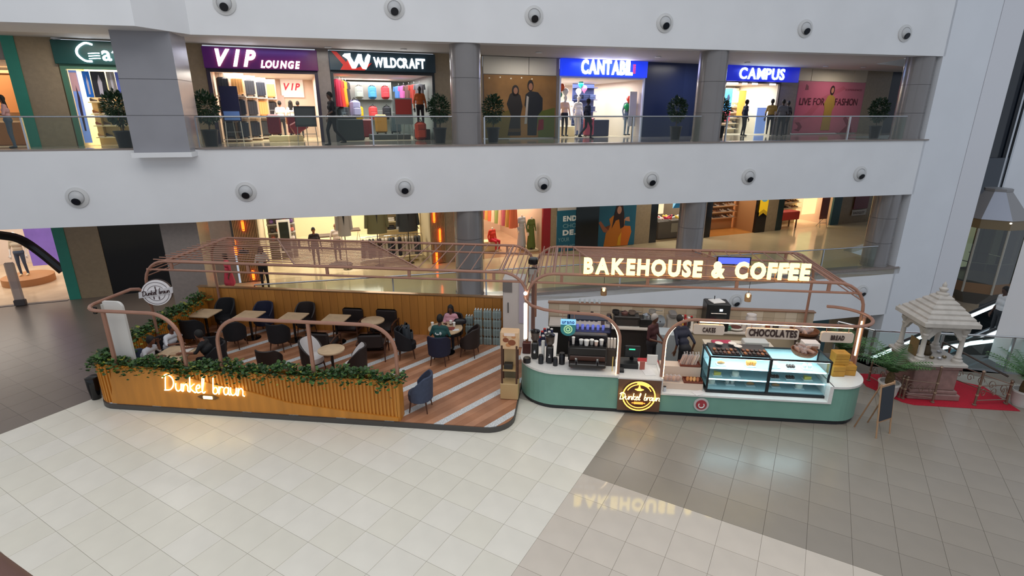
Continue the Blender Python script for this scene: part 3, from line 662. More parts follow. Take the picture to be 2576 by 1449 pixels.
def shoe(loc, rz, hexc, label, group, s=1.0):
    if hexc not in _sh:
        b = MB(); n = 12
        def ring(y, w, z0, z1): return [(w*math.cos(a), y, (z0+z1)/2+(z1-z0)/2*math.sin(a)) for a in (2*math.pi*i/n for i in range(n))]
        b.rings([ring(-.15,.012,.02,.05),ring(-.13,.04,.0,.07),ring(-.06,.05,.0,.085),ring(.02,.042,.0,.11),ring(.08,.042,.0,.15),ring(.13,.038,.0,.155),ring(.145,.015,.03,.13)], 0)
        b.prism([(.052*math.cos(a)*(1 if math.sin(a) < 0 else .85), .155*math.sin(a)) for a in (2*math.pi*i/14 for i in range(14))], -.012, .018, 1)
        _sh[hexc] = b.mesh('shoe', [col(hexc,.5), col('#e8e2d8',.6)], True)
    o = obj('shoe', _sh[hexc], None, None, loc, rz, scale=s); return tag(o, label, 'shoe', group)
SHC = ('#3a2a20','#8a5a38','#1c1a1c','#b08a5c','#6a2a20','#c9b8a0','#4a3a30','#222838')
def shelf(u0, u1, z0, zs, v, d, m, label, zt):
    t = thing('shelf_unit', label, 'shelf', F(u0, v, z0), FA); b = MB(); b.box(0,u1-u0,d,d+.03,0,zt-z0); obj('back_panel', b, m, t)
    for z in zs:
        b = MB(); b.box(0,u1-u0,0,d,z-z0-.03,z-z0); obj('shelf_board', b, m, t)
    return t
_gm = {}
def garment(loc, rz, hexc, label, group, w=.42, h=1.0, d=.1, cat='garment', flare=1.0):
    key = (hexc, w, h, flare)
    if key not in _gm:
        b = MB(); rs = []; n = 18
        for j, (fz, fw, fd) in enumerate(((0,.12,.5),(.03,.35,.9),(.07,.5,1),(.3,.43,1),(.6,.44*flare,1.1),(1,.5*flare,1.3))):
            rs.append([(w*fw*math.cos(a), d*fd*math.sin(a)*(1+.35*math.sin(a*7)*(j/5)), -h*fz) for a in (2*math.pi*i/n for i in range(n))])
        b.rings(rs[::-1]); hk = MB(); hk.tube([(0,0,0),(0,0,.05),(.025,0,.08),(.0,0,.11)], .006, 5)
        sl, sr = MB(), MB()
        for s_, q_ in ((-1,sl),(1,sr)): q_.tube([(s_*w*.42,0,-h*.05),(s_*w*.52,0,-h*.3)], [d*.75,d*.55], 8)
        _gm[key] = (b.mesh('cloth', col(hexc,.85), True), hk.mesh('hanger_hook', m_chrome), sl.mesh('sleeve', col(hexc,.85), True), sr.mesh('sleeve', col(hexc,.85), True))
    t = thing('hanging_garment', label, cat, loc, rz, group)
    for n_, m_ in zip(('cloth','hanger_hook','sleeve','sleeve'), _gm[key]): obj(n_, m_, None, t)
    return t
_lf = {}
def leafblob(rx, rz_, n, seed, m, size=.09, name='foliage'):
    r = random.Random(seed); b = MB()
    for i in range(n):
        while True:
            p = Vector((r.uniform(-1,1), r.uniform(-1,1), r.uniform(-1,1)))
            if .15 < p.length < 1: break
        p = Vector((p.x*rx, p.y*rx, p.z*rz_)); d = (p.normalized()+Vector((r.uniform(-.8,.8), r.uniform(-.8,.8), r.uniform(-.5,.3)))).normalized()
        sd = d.cross(Vector((r.uniform(-1,1),r.uniform(-1,1),1))).normalized(); L = size*r.uniform(.8,1.5); up = d.cross(sd)*.12*L
        b.add([p, p+d*L*.5+sd*L*.22+up, p+d*L, p+d*L*.5-sd*L*.22+up], [(0,1,2,3)])
    return b.mesh(name, m)
m_leaf = mat('leaf_dark', '#27452a', .5, noise=.4, nscale=14)
def shrub(px, py, v, label, h=1.35, hexpot='#22262c', zf=Z2):
    u = ony(px, py, FA, FC+v)[0]; t = thing('potted_shrub', label, 'potted plant', F(u, v, zf+.005), FA, 'potted shrubs of the upper walkway')
    b = MB(); b.lathe([(.19,0),(.25,.5),(.27,.52),(.27,.56),(.22,.56),(.21,.5)], 16); obj('pot', b, col(hexpot,.4), t, smooth=True)
    b = MB(); b.tube([(0,0,.48),(.03,.02,.8),(-.02,0,1.2)], .025, 6); b.tube([(.03,.02,.8),(.14,0,1.15)], .018, 6); obj('stem', b, col('#4a3828'), t)
    obj('foliage', leafblob(.38, .5, 950, int(px), m_leaf, .11), None, t, (0,0,h-.1))
for px, py, v, l in ((303,300,-2.9,'leafy potted shrub left of the square column'),(522,300,-2.3,'leafy potted shrub in front of the luggage shop frame'),(1105,290,-2.4,'leafy potted shrub between the mannequin and the first round column'),
                     (1240,290,-2.6,'bushy potted shrub in front of the couple print'),(1703,290,-3.2,'dark potted shrub left of the second round column'),(1812,300,-2.6,'dark potted shrub just right of the second round column'),(2213,270,-5.5,'potted shrub left of the last upper column')): shrub(px, py, v, l)
# ================================================================== UPPER SHOP CONTENTS
def Fz(px, v): return ony(px, 300, FA, FC+v)[0]
# far-left gift shop
t = shelf(-12.6,-9.3,Z2,[6.3,6.9,7.5,8.0],3.0,.4,col('#d0a878'),'cream display shelves in the far-left upper shop',8.1)
poster('picture', 'orange framed picture inside the far-left upper shop', -10.2,-9.2,6.6,7.9,col('#d88a48',.5), 2.9)
b = MB(); b.rbox((0,0,.4),(1.0,.6,.8),.03); tag(obj('display_plinth', b, col('#a8703c'), None, F(-9.45,1.4,Z2+.005), FA), 'orange-brown display plinth inside the far-left upper shop', 'plinth')
u = Fz(32,-.55)
person('person', 'woman in pale pink top and jeans outside the far-left shop', F(u,-.9,Z2+.005), FA-1.3, 1.62, top='#c99a98', legs='#4c5a6c', longhair=True, female=True, arms=(((-.24,-.05,1.1),(-.16,-.25,1.12)),((.24,-.05,1.1),(.16,-.25,1.12))))
# footwear shop behind the green sign
sh = shelf(-6.66,-4.5,Z2,[5.75,6.15,6.55,6.95],.5,.35,col('#f0dca8'),'cream footwear display wall with four rows of shoes',8.05)
for z in (5.75,6.15,6.55,6.95):
    for i in range(8):
        c = SHC[R.randrange(7)]; shoe(F(-6.53+i*.25,.66,z+.016), FA+1.2+R.uniform(-.2,.2), c, 'small shoe on the cream footwear display wall', 'shoes on the cream wall', .8)
        if z < 6.9:
            b = MB(); b.box(-.005,.005,0,.34,0,.36)
            if i % 2 == 0: obj('divider', b, col('#c9b078'), sh, (.26+i*.25,0,z-Z2))
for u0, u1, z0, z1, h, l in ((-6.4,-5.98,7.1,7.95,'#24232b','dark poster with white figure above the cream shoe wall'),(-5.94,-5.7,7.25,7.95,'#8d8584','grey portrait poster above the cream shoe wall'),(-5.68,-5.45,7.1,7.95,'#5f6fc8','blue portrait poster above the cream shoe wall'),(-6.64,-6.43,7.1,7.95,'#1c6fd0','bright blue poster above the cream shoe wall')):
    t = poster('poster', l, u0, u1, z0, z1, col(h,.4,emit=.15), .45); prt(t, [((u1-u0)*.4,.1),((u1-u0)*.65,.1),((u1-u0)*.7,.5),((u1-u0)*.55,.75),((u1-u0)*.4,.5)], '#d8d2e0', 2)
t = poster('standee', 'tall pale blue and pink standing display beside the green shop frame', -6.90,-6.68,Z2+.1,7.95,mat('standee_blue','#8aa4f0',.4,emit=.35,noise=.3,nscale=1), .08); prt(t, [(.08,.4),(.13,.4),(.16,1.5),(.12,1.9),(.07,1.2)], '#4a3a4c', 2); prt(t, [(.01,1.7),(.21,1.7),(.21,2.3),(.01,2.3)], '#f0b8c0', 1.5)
# luggage shop: stepped shelving of dark cases on the left, maroon cases in the middle
for k, (v, uu) in enumerate(((1.2,-2.1),(2.4,-1.75),(3.6,-1.4),(4.8,-1.05))):
    t = thing('luggage_rack', 'white luggage rack bay, %s from the front, in the luggage shop' % pos[k], 'shelf', F(uu,v,Z2), FA)
    for z in (.12,.95,1.75): b = MB(); b.box(-.55,.45,-.2,.3,z-.04,z); obj('shelf_board', b, col('#e8dcd0'), t)
    b = MB(); b.box(-.55,.45,.3,.34,0,2.6); obj('back_panel', b, col('#e6c8b0'), t)
    for z in (.12,.95,1.75):
        for j in range(2):
            c = ('#23252d','#2a3040','#3a3c44','#e0a868')[R.choice((0,0,1,1,2,2,3))]
            suitcase(F(uu-.3+j*.5,v+.05,Z2+z+.005), FA+.3, c, 'dark upright suitcase on a luggage shop rack' if c != '#e0a868' else 'tan upright suitcase on a luggage shop rack', 'suitcases on the luggage racks', .4, .62, .24)
def plinth(u, v, w, d, h, hexc, label, zf=Z2):
    b = MB(); b.rbox((0,0,h/2),(w,d,h),.02); return tag(obj('display_plinth', b, col(hexc), None, F(u,v,zf+.005), FA), label, 'plinth')
plinth(-.35,1.3,1.3,.9,.22,'#e8d8a8','low cream plinth under the maroon suitcases')
suitcase(F(-.75,1.25,Z2+.232), FA, '#6a1730', 'tall maroon suitcase at the left of the cream plinth', 'maroon suitcases', .5, .78, .3)
suitcase(F(.0,1.55,Z2+.232), FA, '#6a1730', 'maroon suitcase behind the tilted red one', 'maroon suitcases', .5, .72, .3)
suitcase(F(-.15,1.0,Z2+.42), FA, '#9a3040', 'red suitcase lying tilted on the cream plinth', 'maroon suitcases', .44, .66, .26, rot=(math.radians(8),math.radians(62),FA))
vu0, vz1 = Fp(703,193,5.8); vu1, vz0 = Fp(766,245,5.8)
t = poster('wall_sign', 'white wall sign with red VIP letters at the back of the luggage shop', vu0,vu1,vz0,vz1,col('#e8ddd6',.5,emit=.25), 5.9); letters(t, 'VIP', (vu1-vu0)*.14, -.012, (vz1-vz0)*.36, .3, (vu1-vu0)*.72, col('#c01838',.5,emit=.3), .03, .004, .3, gap=.06)
poster('picture', 'pink product picture left of the white wall sign', -1.05,-.3,6.3,7.4,col('#d8a8a0',.5,emit=.1), 5.9)
for i, (u, v, tp, l) in enumerate(((-.5,3.6,'#e8e2e0','customer in white shirt at the luggage counter'),(.25,3.9,'#d8d8dc','customer in white with dark rucksack straps in the luggage shop'),(-.05,3.0,'#f0e8e4','woman in white top seen from behind in the luggage shop'))):
    person('person', l, F(u,v,Z2+.005), FA+math.pi, 1.62, top=tp, legs='#2a2a34', longhair=(i == 2), female=(i == 2), eyes=False)
def easel(u, v, w, h, hexc, label, band=None, zf=Z2, leg=.75, white=False):
    t = thing('poster_stand', label, 'sign stand', F(u,v,zf+.005), FA); b = MB(); b.box(-w/2,w/2,-.02,.02,leg,leg+h); obj('board', b, col(hexc,.4), t)
    if band: b = MB(); b.box(-w/2+.04,w/2-.04,-.028,-.02,leg+band[0],leg+band[1]); obj('print', b, col(band[2],.4), t)
    for x in (-w*.42,w*.42): b = MB(); b.tube([(x,.0,leg),(x*1.1,-.12,0)], .015, 6); obj('leg', b, col('#8a8a88' if not white else '#d8d2c4'), t)
    b = MB(); b.tube([(0,.0,leg),(0,.4,0)], .015, 6); obj('leg', b, col('#8a8a88'), t); b = MB(); b.box(-w*.44,w*.44,-.07,-.04,leg*.5,leg*.5+.02); obj('crossbar', b, col('#8a8a88'), t); return t
easel(-2.15,.2,.62,1.25,'#26264a','tall stand with navy poster and pale blue foot beside the luggage shop frame',(.04,.36,'#7fa8e8'),leg=.8,white=True)
easel(.45,.35,.8,.78,'#2c3234','dark photo poster on an easel at the right of the luggage shop',(.08,.7,'#454a4a'),leg=.58)
# backpack shop
BPC = (('#5a7aa0','blue'),('#a8b0a8','grey'),('#4a9ad0','sky blue'),('#d04048','red'))
for i, (c, n) in enumerate(BPC): backpack(F(2.45+i*.62,4.6,7.25), FA, c, n+' backpack in the top row on the back wall', 'backpacks on the back wall', 1.2)
for i, (c, n) in enumerate((('#30343c','charcoal'),('#e0c020','yellow'),('#d04848','coral red'),('#262a30','black'))): backpack(F(2.3+i*.66,4.3,6.3), FA, c, n+' backpack in the lower row on the back wall', 'backpacks on the back wall', 1.25)
t = shelf(2.1,4.7,Z2,[6.3,7.25],4.8,.3,col('#8c9490'),'grey slatted back wall holding two rows of backpacks',8.05)
b = MB(); b.box(.2,1.2,-.3,.0,2.42,2.5); b.box(1.4,2.4,-.3,0,2.42,2.5); obj('light_strip', b, glow('#ffd0c0', 4), t)
for i, (c, n) in enumerate((('#c02848','crimson'),('#e8402c','red'),('#e0a020','orange'),('#3a3438','black'))): garment(F(1.85+i*.17,1.6+.5*i,7.95), FA+.9, c, n+' long jacket hanging at the left of the backpack shop', 'hanging clothes in the backpack shop', .45, 1.1)
for i, (c, n) in enumerate((('#4878b8','blue'),('#c060a0','pink'),('#6a4a48','brown'),('#b04038','brick red'),('#8a8c94','grey'))): garment(F(4.75+.13*i,3.4-.55*i,7.8), FA-.6, c, n+' jacket hanging at the right of the backpack shop', 'hanging clothes in the backpack shop', .45, .8)
backpack(F(2.0,2.2,6.35), FA+.4, '#5a6a70', 'grey-teal backpack at the left of the backpack shop', 'backpacks in the shop'); backpack(F(2.1,1.8,6.0), FA+.3, '#b0a878', 'khaki backpack at the left of the backpack shop', 'backpacks in the shop'); backpack(F(2.6,2.4,6.4), FA+.3, '#a8acd0', 'lavender rucksack at the left of the backpack shop', 'backpacks in the shop', 1.5)
plinth(2.15,1.2,1.15,.8,.85,'#2c3438','dark display block at the left of the backpack shop'); plinth(3.9,1.5,1.7,.9,.22,'#4a5052','low dark plinth under the hard-shell cases')
plinth(2.1,1.9,.9,.5,1.0,'#3c4448','tall dark display box behind the display block')
suitcase(F(3.55,1.45,Z2+.24), FA, '#e0a850', 'yellow hard-shell suitcase on the low dark plinth', 'suitcases in the backpack shop', .5, .76, .3); suitcase(F(4.2,1.6,Z2+.24), FA, '#6a7c84', 'grey hard-shell suitcase on the low dark plinth', 'suitcases in the backpack shop', .46, .7, .28)
suitcase(F(3.1,2.6,Z2+.01), FA, '#6a2228', 'dark red suitcase at the back of the backpack shop', 'suitcases in the backpack shop', .5, .8, .3)
easel(4.35,.25,.75,1.05,'#8a9090','red and white poster on a stand at the backpack shop entrance',(.4,1.0,'#a83830'),leg=.65)
person('mannequin', 'mannequin in orange jacket at the right of the backpack shop', F(5.15,.7,Z2+.45), FA, 1.75, top='#b05828', legs='#241c20', skin='#2a2628', hair=None, cat='mannequin', sleeve=1, eyes=False)
backpack(F(5.05,.35,Z2+.01), FA, '#d04828', 'bright orange rucksack standing on the floor by the backpack shop door', 'backpacks in the shop', 1.5)
plinth(5.2,.75,.6,.6,.44,'#3a1c1e','dark red plinth under the orange-jacketed mannequin')
u = Fz(835,-2.6)
person('person', 'man in black walking along the upper walkway', F(u,-2.9,Z2+.005), FA-math.pi/2+.35, 1.78, pose='walk', top='#14161c', legs='#15161c', skin='#5a4034', arms=(((-.24,.1,1.1),(-.22,-.05,.9)),((.24,-.05,1.12),(.2,-.25,1.0))))
# menswear shop
for px, tp, lg, l, v in ((1420,'#e8c0a0','#1c1c22','mannequin in peach shirt and black trousers',.6),(1453,'#f2f0f0','#d8d2d0','mannequin in white shirt',.9),(1577,'#6f8090','#70808e','mannequin in grey suit',.6)):
    u = Fz(px, v); person('mannequin', l+' in the menswear shop window', F(u,v,Z2+.06), FA+.1, 1.86, top=tp, legs=lg, skin='#d8d4d2', hair=None, cat='mannequin', sleeve=1, eyes=False)
person('person', 'person in navy walking past the menswear shop', F(Fz(1475,-1.2),-1.3,Z2+.005), FA+math.pi/2, 1.72, pose='walk', top='#141d38', legs='#11162a', skin='#3c2c28', eyes=False)
def balloons(u, v, z, cs, w):
    m_ = ('orange','white','green') if cs == 0 else ('red','white','green') if cs == 1 else ('teal','pink','white')
    for (n, dx, dz) in zip(m_, (0,.2,-.12), (.2,0,-.15)):
        h = dict(orange='#e8602c', white='#e8e4e2', green='#18a05c', red='#e04434', teal='#189890', pink='#d878b0')[n]
        t = thing('balloon', n+' balloon '+w, 'balloon', F(u+dx,v,z+dz), FA, 'party balloons'); b = MB(); b.lathe([(.01,-.2),(.06,-.15),(.13,-.05),(.15,.03),(.12,.11),(.06,.155),(.005,.165)], 14); obj('skin', b, col(h,.25), t, smooth=True)
        b = MB(); b.lathe([(.03,-.225),(.012,-.2),(.012,-.19)], 8); obj('knot', b, col(h,.4), t)
balloons(11.82,.5,7.55,0,'at the left jamb of the menswear shop'); balloons(15.55,.5,7.05,1,'at the right jamb of the menswear shop'); balloons(13.9,2.5,7.8,2,'hanging inside the menswear shop')
t = shelf(14.0,15.3,Z2,[6.1,6.7,7.3,7.9],3.2,.4,col('#3a4a80'),'dark blue shelving of folded clothes in the menswear shop',8.1)
for j, z in enumerate((6.1,6.7,7.3)):
    for i in range(3):
        b = MB(); [b.rbox((0,0,.05+.08*q),(.36,.3,.075),.02) for q in range(3)]
        tag(obj('folded_clothes', b, col(('#26345c','#4a5a88','#1c2440')[(i+j) % 3],.8), None, F(14.25+.4*i,3.38,z+.003), FA), 'pile of folded blue clothes on the dark blue shelving', 'folded clothes', 'folded clothes on blue shelves')
for i in range(9): garment(F(11.9+.22*i,3.0,7.2), FA+1.2, ('#e8e0dc','#c8b0a8','#8a98b8','#f0ece8')[i % 4], 'pale shirt hanging on the left rail of the menswear shop', 'shirts on the menswear rail', .4, .75)
suitcase(F(13.55,.9,Z2+.01), FA, '#b8485c', 'pink suitcase in the middle of the menswear shop', 'suitcases in the menswear shop', .5, .85, .3)
poster('price_display', 'white price panel with lettering beside the menswear suitcase', 13.0,13.3,Z2+.3,7.0,col('#d8d0d0'), 1.3)
poster('price_display', 'white product cards on the right jamb of the menswear shop', 15.45,15.85,Z2+.5,7.6,col('#d8d0c8'), .3)
plinth(12.4,1.8,1.4,.7,.5,'#e8d8b0','cream display table at the left of the menswear shop'); plinth(14.4,1.6,1.0,.8,.8,'#283050','navy display table in the menswear shop')
# sneaker shop
sh = shelf(20.9,24.5,Z2,[5.75,6.05,6.35,6.65,6.95],2.5,.3,col('#d8c8a8'),'cream sneaker wall with five rows',8.0)
for z in (5.75,6.05,6.35,6.65,6.95):
    for i in range(12): shoe(F(21.05+i*.29,2.62,z+.016), FA+1.4, ('#e8e4e0','#2a2a2e','#c8a890','#7a5a48')[R.randrange(4)], 'small sneaker on the cream sneaker wall', 'sneakers on the cream wall')
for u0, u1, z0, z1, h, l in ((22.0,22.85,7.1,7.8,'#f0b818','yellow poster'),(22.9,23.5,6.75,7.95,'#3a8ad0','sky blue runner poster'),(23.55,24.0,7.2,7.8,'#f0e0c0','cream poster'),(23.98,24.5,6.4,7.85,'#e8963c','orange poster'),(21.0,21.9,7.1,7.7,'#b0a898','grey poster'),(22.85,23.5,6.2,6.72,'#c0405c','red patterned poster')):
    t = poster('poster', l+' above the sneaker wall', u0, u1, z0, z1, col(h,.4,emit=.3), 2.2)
    if 'runner' in l: prt(t, [(.2,.3),(.3,.55),(.25,.8),(.35,.9),(.45,.7),(.4,.5),(.5,.25),(.42,.25),(.36,.42),(.28,.25)], '#1c2c48', 2)
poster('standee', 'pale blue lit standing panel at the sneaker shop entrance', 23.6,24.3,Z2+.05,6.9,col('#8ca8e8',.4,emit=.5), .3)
person('person', 'man in dark blue standing outside the sneaker shop', F(Fz(1873,-1.0),-1.0,Z2+.005), FA+math.pi/2-.3, 1.76, top='#1c2a48', legs='#14161c', skin='#3c2c28', eyes=False)
person('person', 'man in mustard shirt striding past the sneaker shop', F(Fz(1938,-1.2),-1.2,Z2+.005), FA+math.pi-.8, 1.8, pose='walk', top='#a88a48', legs='#1c1a22', skin='#4a342c', eyes=False)
person('person', 'man in grey shirt behind the man in mustard', F(Fz(1966,-2.0),-2.0,Z2+.005), FA+math.pi-.6, 1.76, top='#6c6c74', legs='#26262e', skin='#4a342c', eyes=False)
person('person', 'person in dark clothes furthest right outside the sneaker shop', F(Fz(1975,-.6),-.7,Z2+.005), FA+math.pi, 1.74, top='#23222c', legs='#1c1a22', skin='#3c2c28', eyes=False)
# ================================================================== LOWER SHOP CONTENTS
def FzL(px, py, v): return ony(px, py, FA, FC+v)[0]
b = MB(); b.lathe([(.85,0),(.85,.28),(.8,.3)], 28); pd = thing('mannequin_plinth', 'round tan plinth in the far-left lower shop', 'plinth', F(FzL(55,640,3.2),3.2,.005), FA); obj('drum', b, col('#b07a4c'), pd, smooth=True)
person('mannequin', 'mannequin in jeans on the round tan plinth', F(FzL(48,640,3.2),3.2,.315), FA, 1.78, top='#b8a890', legs='#3a4658', shoes='#e8d8b0', skin='#d8d0c8', hair=None, cat='mannequin', eyes=False)
pts = [Fp(-60,585,.5),Fp(0,592,.5),Fp(50,602,.5),Fp(100,634,.5),Fp(158,682,.5)]
pts = smooth_path([(x,0,z) for x, z in pts],4); b = MB(); b.tube(pts, .16, 8); t = thing('curved_beam', 'black curved band arching across the far-left lower shop window', 'decor', F(0,.5,0), FA); obj('band', b, m_black, t, smooth=True)
t = poster('light_poster', 'purple lit poster leaning inside the far-left lower shop', -9.75,-8.55,1.1,3.1,mat('print_purple','#8a6ab0',.4,emit=.7,noise=.5,nscale=1.3), 1.2)
t = thing('security_gate', 'slim grey security gate post at the far-left shop entrance', 'gate post', F(FzL(45,740,-.2),-.2,.0), FA); b = MB(); b.rbox((0,0,.8),(.3,.12,1.6),.05); obj('panel', b, mat('gate_panel','#b8aaa4',.2,alpha=.75), t); b = MB(); b.rbox((0,0,.12),(.34,.18,.24),.03); obj('foot', b, col('#4a4444'), t)
b = MB(); b.box(-14.5,-8.5,-.16,.02,.0,.012); tag(obj('door_track', b, col('#4a4448',.3), None, F(0,0), FA), 'dark metal threshold track of the far-left lower shop', 'threshold')
# lantern strings
def lantern(px, py, v, n, l, r=.05, hh=.62):
    u, z = Fp(px, py, v); t = thing('lantern', 'glowing orange tube lantern '+l, 'lamp', F(u, v, z), FA, 'orange tube lanterns'); b = MB(); b.lathe([(r*.5,-hh/2),(r,-hh/2+.03),(r,hh/2-.03),(r*.5,hh/2)], 12); obj('tube', b, glow('#ff5a14', 5), t, smooth=True)
    for k in range(n): b = MB(); b.lathe([(r*1.08,-hh/2+.06+k*(hh-.1)/max(1,n-1)),(r*1.08,-hh/2+.075+k*(hh-.1)/max(1,n-1))], 12); obj('band', b, col('#6a2410'), t)
    b = MB(); b.tube([(0,.0,hh/2),(0,.06,hh/2+.05)], .008, 5); obj('bracket', b, m_black, t)
for px, py, n, l, hh in ((611,568,2,'at the top of the left ribbed jamb',.42),(592,622,4,'at the middle of the left ribbed jamb',.62),(637,692,2,'low on the left ribbed jamb',.4),(1092,545,2,'at the top of the right ribbed jamb',.55),(1107,592,2,'at the upper middle of the right ribbed jamb',.62),(1099,650,4,'low on the right ribbed jamb',.66)): lantern(px, py, -.2, n, l, hh=hh)
# clothes shop in the middle
for i, (px, v, c, lg, l) in enumerate(((790,1.6,'#2a2228','#1a1a1c','shop visitor in dark top standing by a display stand'),(846,2.2,'#d8c4b8','#1c1a1c','mannequin in pale jacket and black trousers'))):
    person('person' if i == 0 else 'mannequin', l+' in the middle clothes shop', F(FzL(px,600,v),v,.01), FA+.2, 1.75, top=c, legs=lg, cat='person' if i == 0 else 'mannequin', sleeve=1, hair='#14100e' if i == 0 else None, eyes=False)
for px, c, l, w in ((950,'#6d6a4a','olive jacket on a stand in the middle clothes shop',.95),(1028,'#3a3e40','dark grey jacket on a stand in the middle clothes shop',.95),(868,'#b0aaa4','pale grey coat on a stand in the middle clothes shop',.6)):
    u = FzL(px,600,.5); t = thing('jacket_stand', l, 'jacket', F(u,.5,.01), FA, 'jackets on stands'); b = MB(); rs = []
    for fz, fw, fd in ((2.55,.10,.1),(2.5,.28,.14),(2.35,.44,.18),(1.9,.42,.2),(1.5,.46,.2)): rs.append([(w*fw*math.cos(a), fd*math.sin(a), fz) for a in (2*math.pi*i/16 for i in range(16))])
    b.rings(rs[::-1]); obj('cloth', b, col(c,.85), t, smooth=True); b = MB(); b.plate([(-.05,2.52),(.05,2.52),(.0,1.95)], -.2, -.16); obj('lapel', b, col('#1c1c1c'), t)
    b = MB(); b.tube([(0,0,0),(0,0,1.5)], .02, 8); b.lathe([(.2,0),(.2,.02)], 14); obj('stand', b, m_black, t)
    for s_ in (-1,1): b = MB(); b.tube([(s_*w*.43,0,2.36),(s_*w*.5,0,1.75)], [.09,.07], 8); obj('sleeve', b, col(c,.85), t, smooth=True)
t = shelf(3.2,5.1,0,[1.3,1.7,2.1,2.5,2.9],2.0,.4,col('#d8c8a0'),'cream wall shelves of folded shirts in the middle clothes shop',3.1)
for z in (1.3,1.7,2.1,2.5):
    for i in range(5):
        b = MB(); b.rbox((0,0,.05),(.3,.3,.09),.02); b.rbox((0,0,.14),(.29,.29,.08),.02); tag(obj('folded_clothes', b, col(('#e8e2d8','#8a8c84','#3a3c44','#b09078','#c8ccd0')[R.randrange(5)],.85), None, F(3.42+i*.37,2.2,z+.003), FA), 'small pile of folded shirts on the cream wall shelves', 'folded clothes', 'folded shirts on the cream shelves')
t = thing('clothes_rail', 'low clothes rail in front of the cream wall shelves', 'clothes rail', F(3.9,1.0,.01), FA); b = MB(); b.tube([(-1.7,0,0),(-1.7,0,1.25),(1.1,0,1.25),(1.1,0,0)], .02, 8); obj('rail', b, m_chrome, t); b = MB(); b.box(-1.8,1.2,-.25,.25,.1,.16); obj('base', b, col('#d8c8a0'), t)
for i in range(18): garment(F(2.3+i*.15,1.0,1.16), FA+math.pi/2-.15, ('#3a3c44','#b8a890','#5a5c60','#4a3430','#d0c4b0','#2c2c34')[R.randrange(6)], 'dark jacket hanging on the low clothes rail', 'jackets on the low rail', .42, .85, .07)
t = thing('mirror', 'white-framed standing mirror in the middle clothes shop', 'mirror', F(FzL(712,560,2.6),2.6,.01), FA); b = MB(); b.box(-.28,.28,-.03,.03,.5,2.0); obj('frame', b, col('#e8e4dc'), t); b = MB(); b.box(-.2,.2,-.035,-.03,.58,1.9); obj('mirror_plate', b, col('#2c302c',.05), t)
for x in (-.25,.25): b = MB(); b.tube([(x,0,.5),(x,.0,0)], .02, 6); obj('leg', b, col('#e8e4dc'), t)
t = shelf(-1.7,-.5,0,[.5,.9,1.3,1.7,2.1],3.2,.4,col('#8c8478'),'grey shelves with accessories at the left of the middle clothes shop',2.6)
for z in (.9,1.3,1.7):
    for i in range(4):
        b = MB(); b.rbox((0,0,.11),(.2,.16,.2),.05); b.tube([(-.06,0,.2),(-.05,0,.28),(.05,0,.28),(.06,0,.2)], .01, 5); tag(obj('handbag', b, col(('#5a3a6a','#d8c8c0','#2a2428','#c06858')[R.randrange(4)]), None, F(-1.5+i*.28,3.38,z+.003), FA), 'small handbag on the grey shelves of the middle clothes shop', 'handbag', 'handbags on the grey shelves')
for k, (u, v) in enumerate(((1.0,4.2),(2.0,5.2))):
    t = thing('display_table', '%s dark-legged display table deep in the middle clothes shop' % ('nearer','farther')[k], 'table', F(u,v,.01), FA); b = MB(); b.box(-.6,.6,-.35,.35,.78,.84); obj('table_top', b, col('#4a3a2c'), t)
    for sx in (-.5,.5): b = MB(); b.tube([(sx-.12,0,0),(sx,0,.8),(sx+.12,0,0)], .02, 6); obj('trestle', b, m_black, t)
b = MB(); b.lathe([(.55,0),(.5,.05),(.0,.06)], 24); tag(obj('round_mat', b, col('#3a302c'), None, F(FzL(850,600,1.3),1.3,.012), FA), 'round dark base on the floor of the middle clothes shop', 'stand base')
# dress shop
for i in range(12): garment(F(9.55-.06*i,.9+.36*i,2.75+.0*i), FA+.5, ('#d8704c','#c8a050','#b85c68','#e0b090','#8a9a58','#e8c8a8')[i % 6], 'long patterned dress on the diagonal rail of the dress shop', 'dresses on the diagonal rail', .5, 1.55, .12, flare=1.1)
person('mannequin', 'seated mannequin in orange-red dress on a cream bench', F(FzL(1238,600,1.3),1.3,.1), FA+.4, 1.7, pose='sit', top='#d8402c', legs='#c8283c', skin='#ead8c4', hair=None, head=False, cat='mannequin', shoes='#d8c0a0', eyes=False, sleeve=1)
plinth(FzL(1232,600,1.45),1.55,.9,.55,.5,'#e8d8a0','cream bench under the seated mannequin',0)
person('mannequin', 'mannequin in wine-red dress at the back of the dress shop', F(8.25,2.8,.3), FA, 1.75, top='#6a2038', legs='#5a1c34', skirt=.5, skin='#ead8c4', hair=None, head=False, cat='mannequin', eyes=False, sleeve=1)
for px, c, v, l, hh in ((1336,'#56662c',.6,'mannequin in long olive green dress at the dress shop window',1.8),(1312,'#b8bcc4',1.1,'mannequin in grey dress behind the olive one',1.85),(1356,'#c8a024',1.35,'mannequin in mustard dress by the red jamb',1.8)):
    person('mannequin', l, F(FzL(px,600,v),v,.12), FA+.3, hh, top=c, legs=c, skirt=.12, skin='#ead8c4', hair=None, head=False, cat='mannequin', eyes=False, sleeve=1)
plinth(FzL(1336,600,.9),.95,.95,1.1,.11,'#d8c8a0','low cream platform under the dressed mannequins',0)
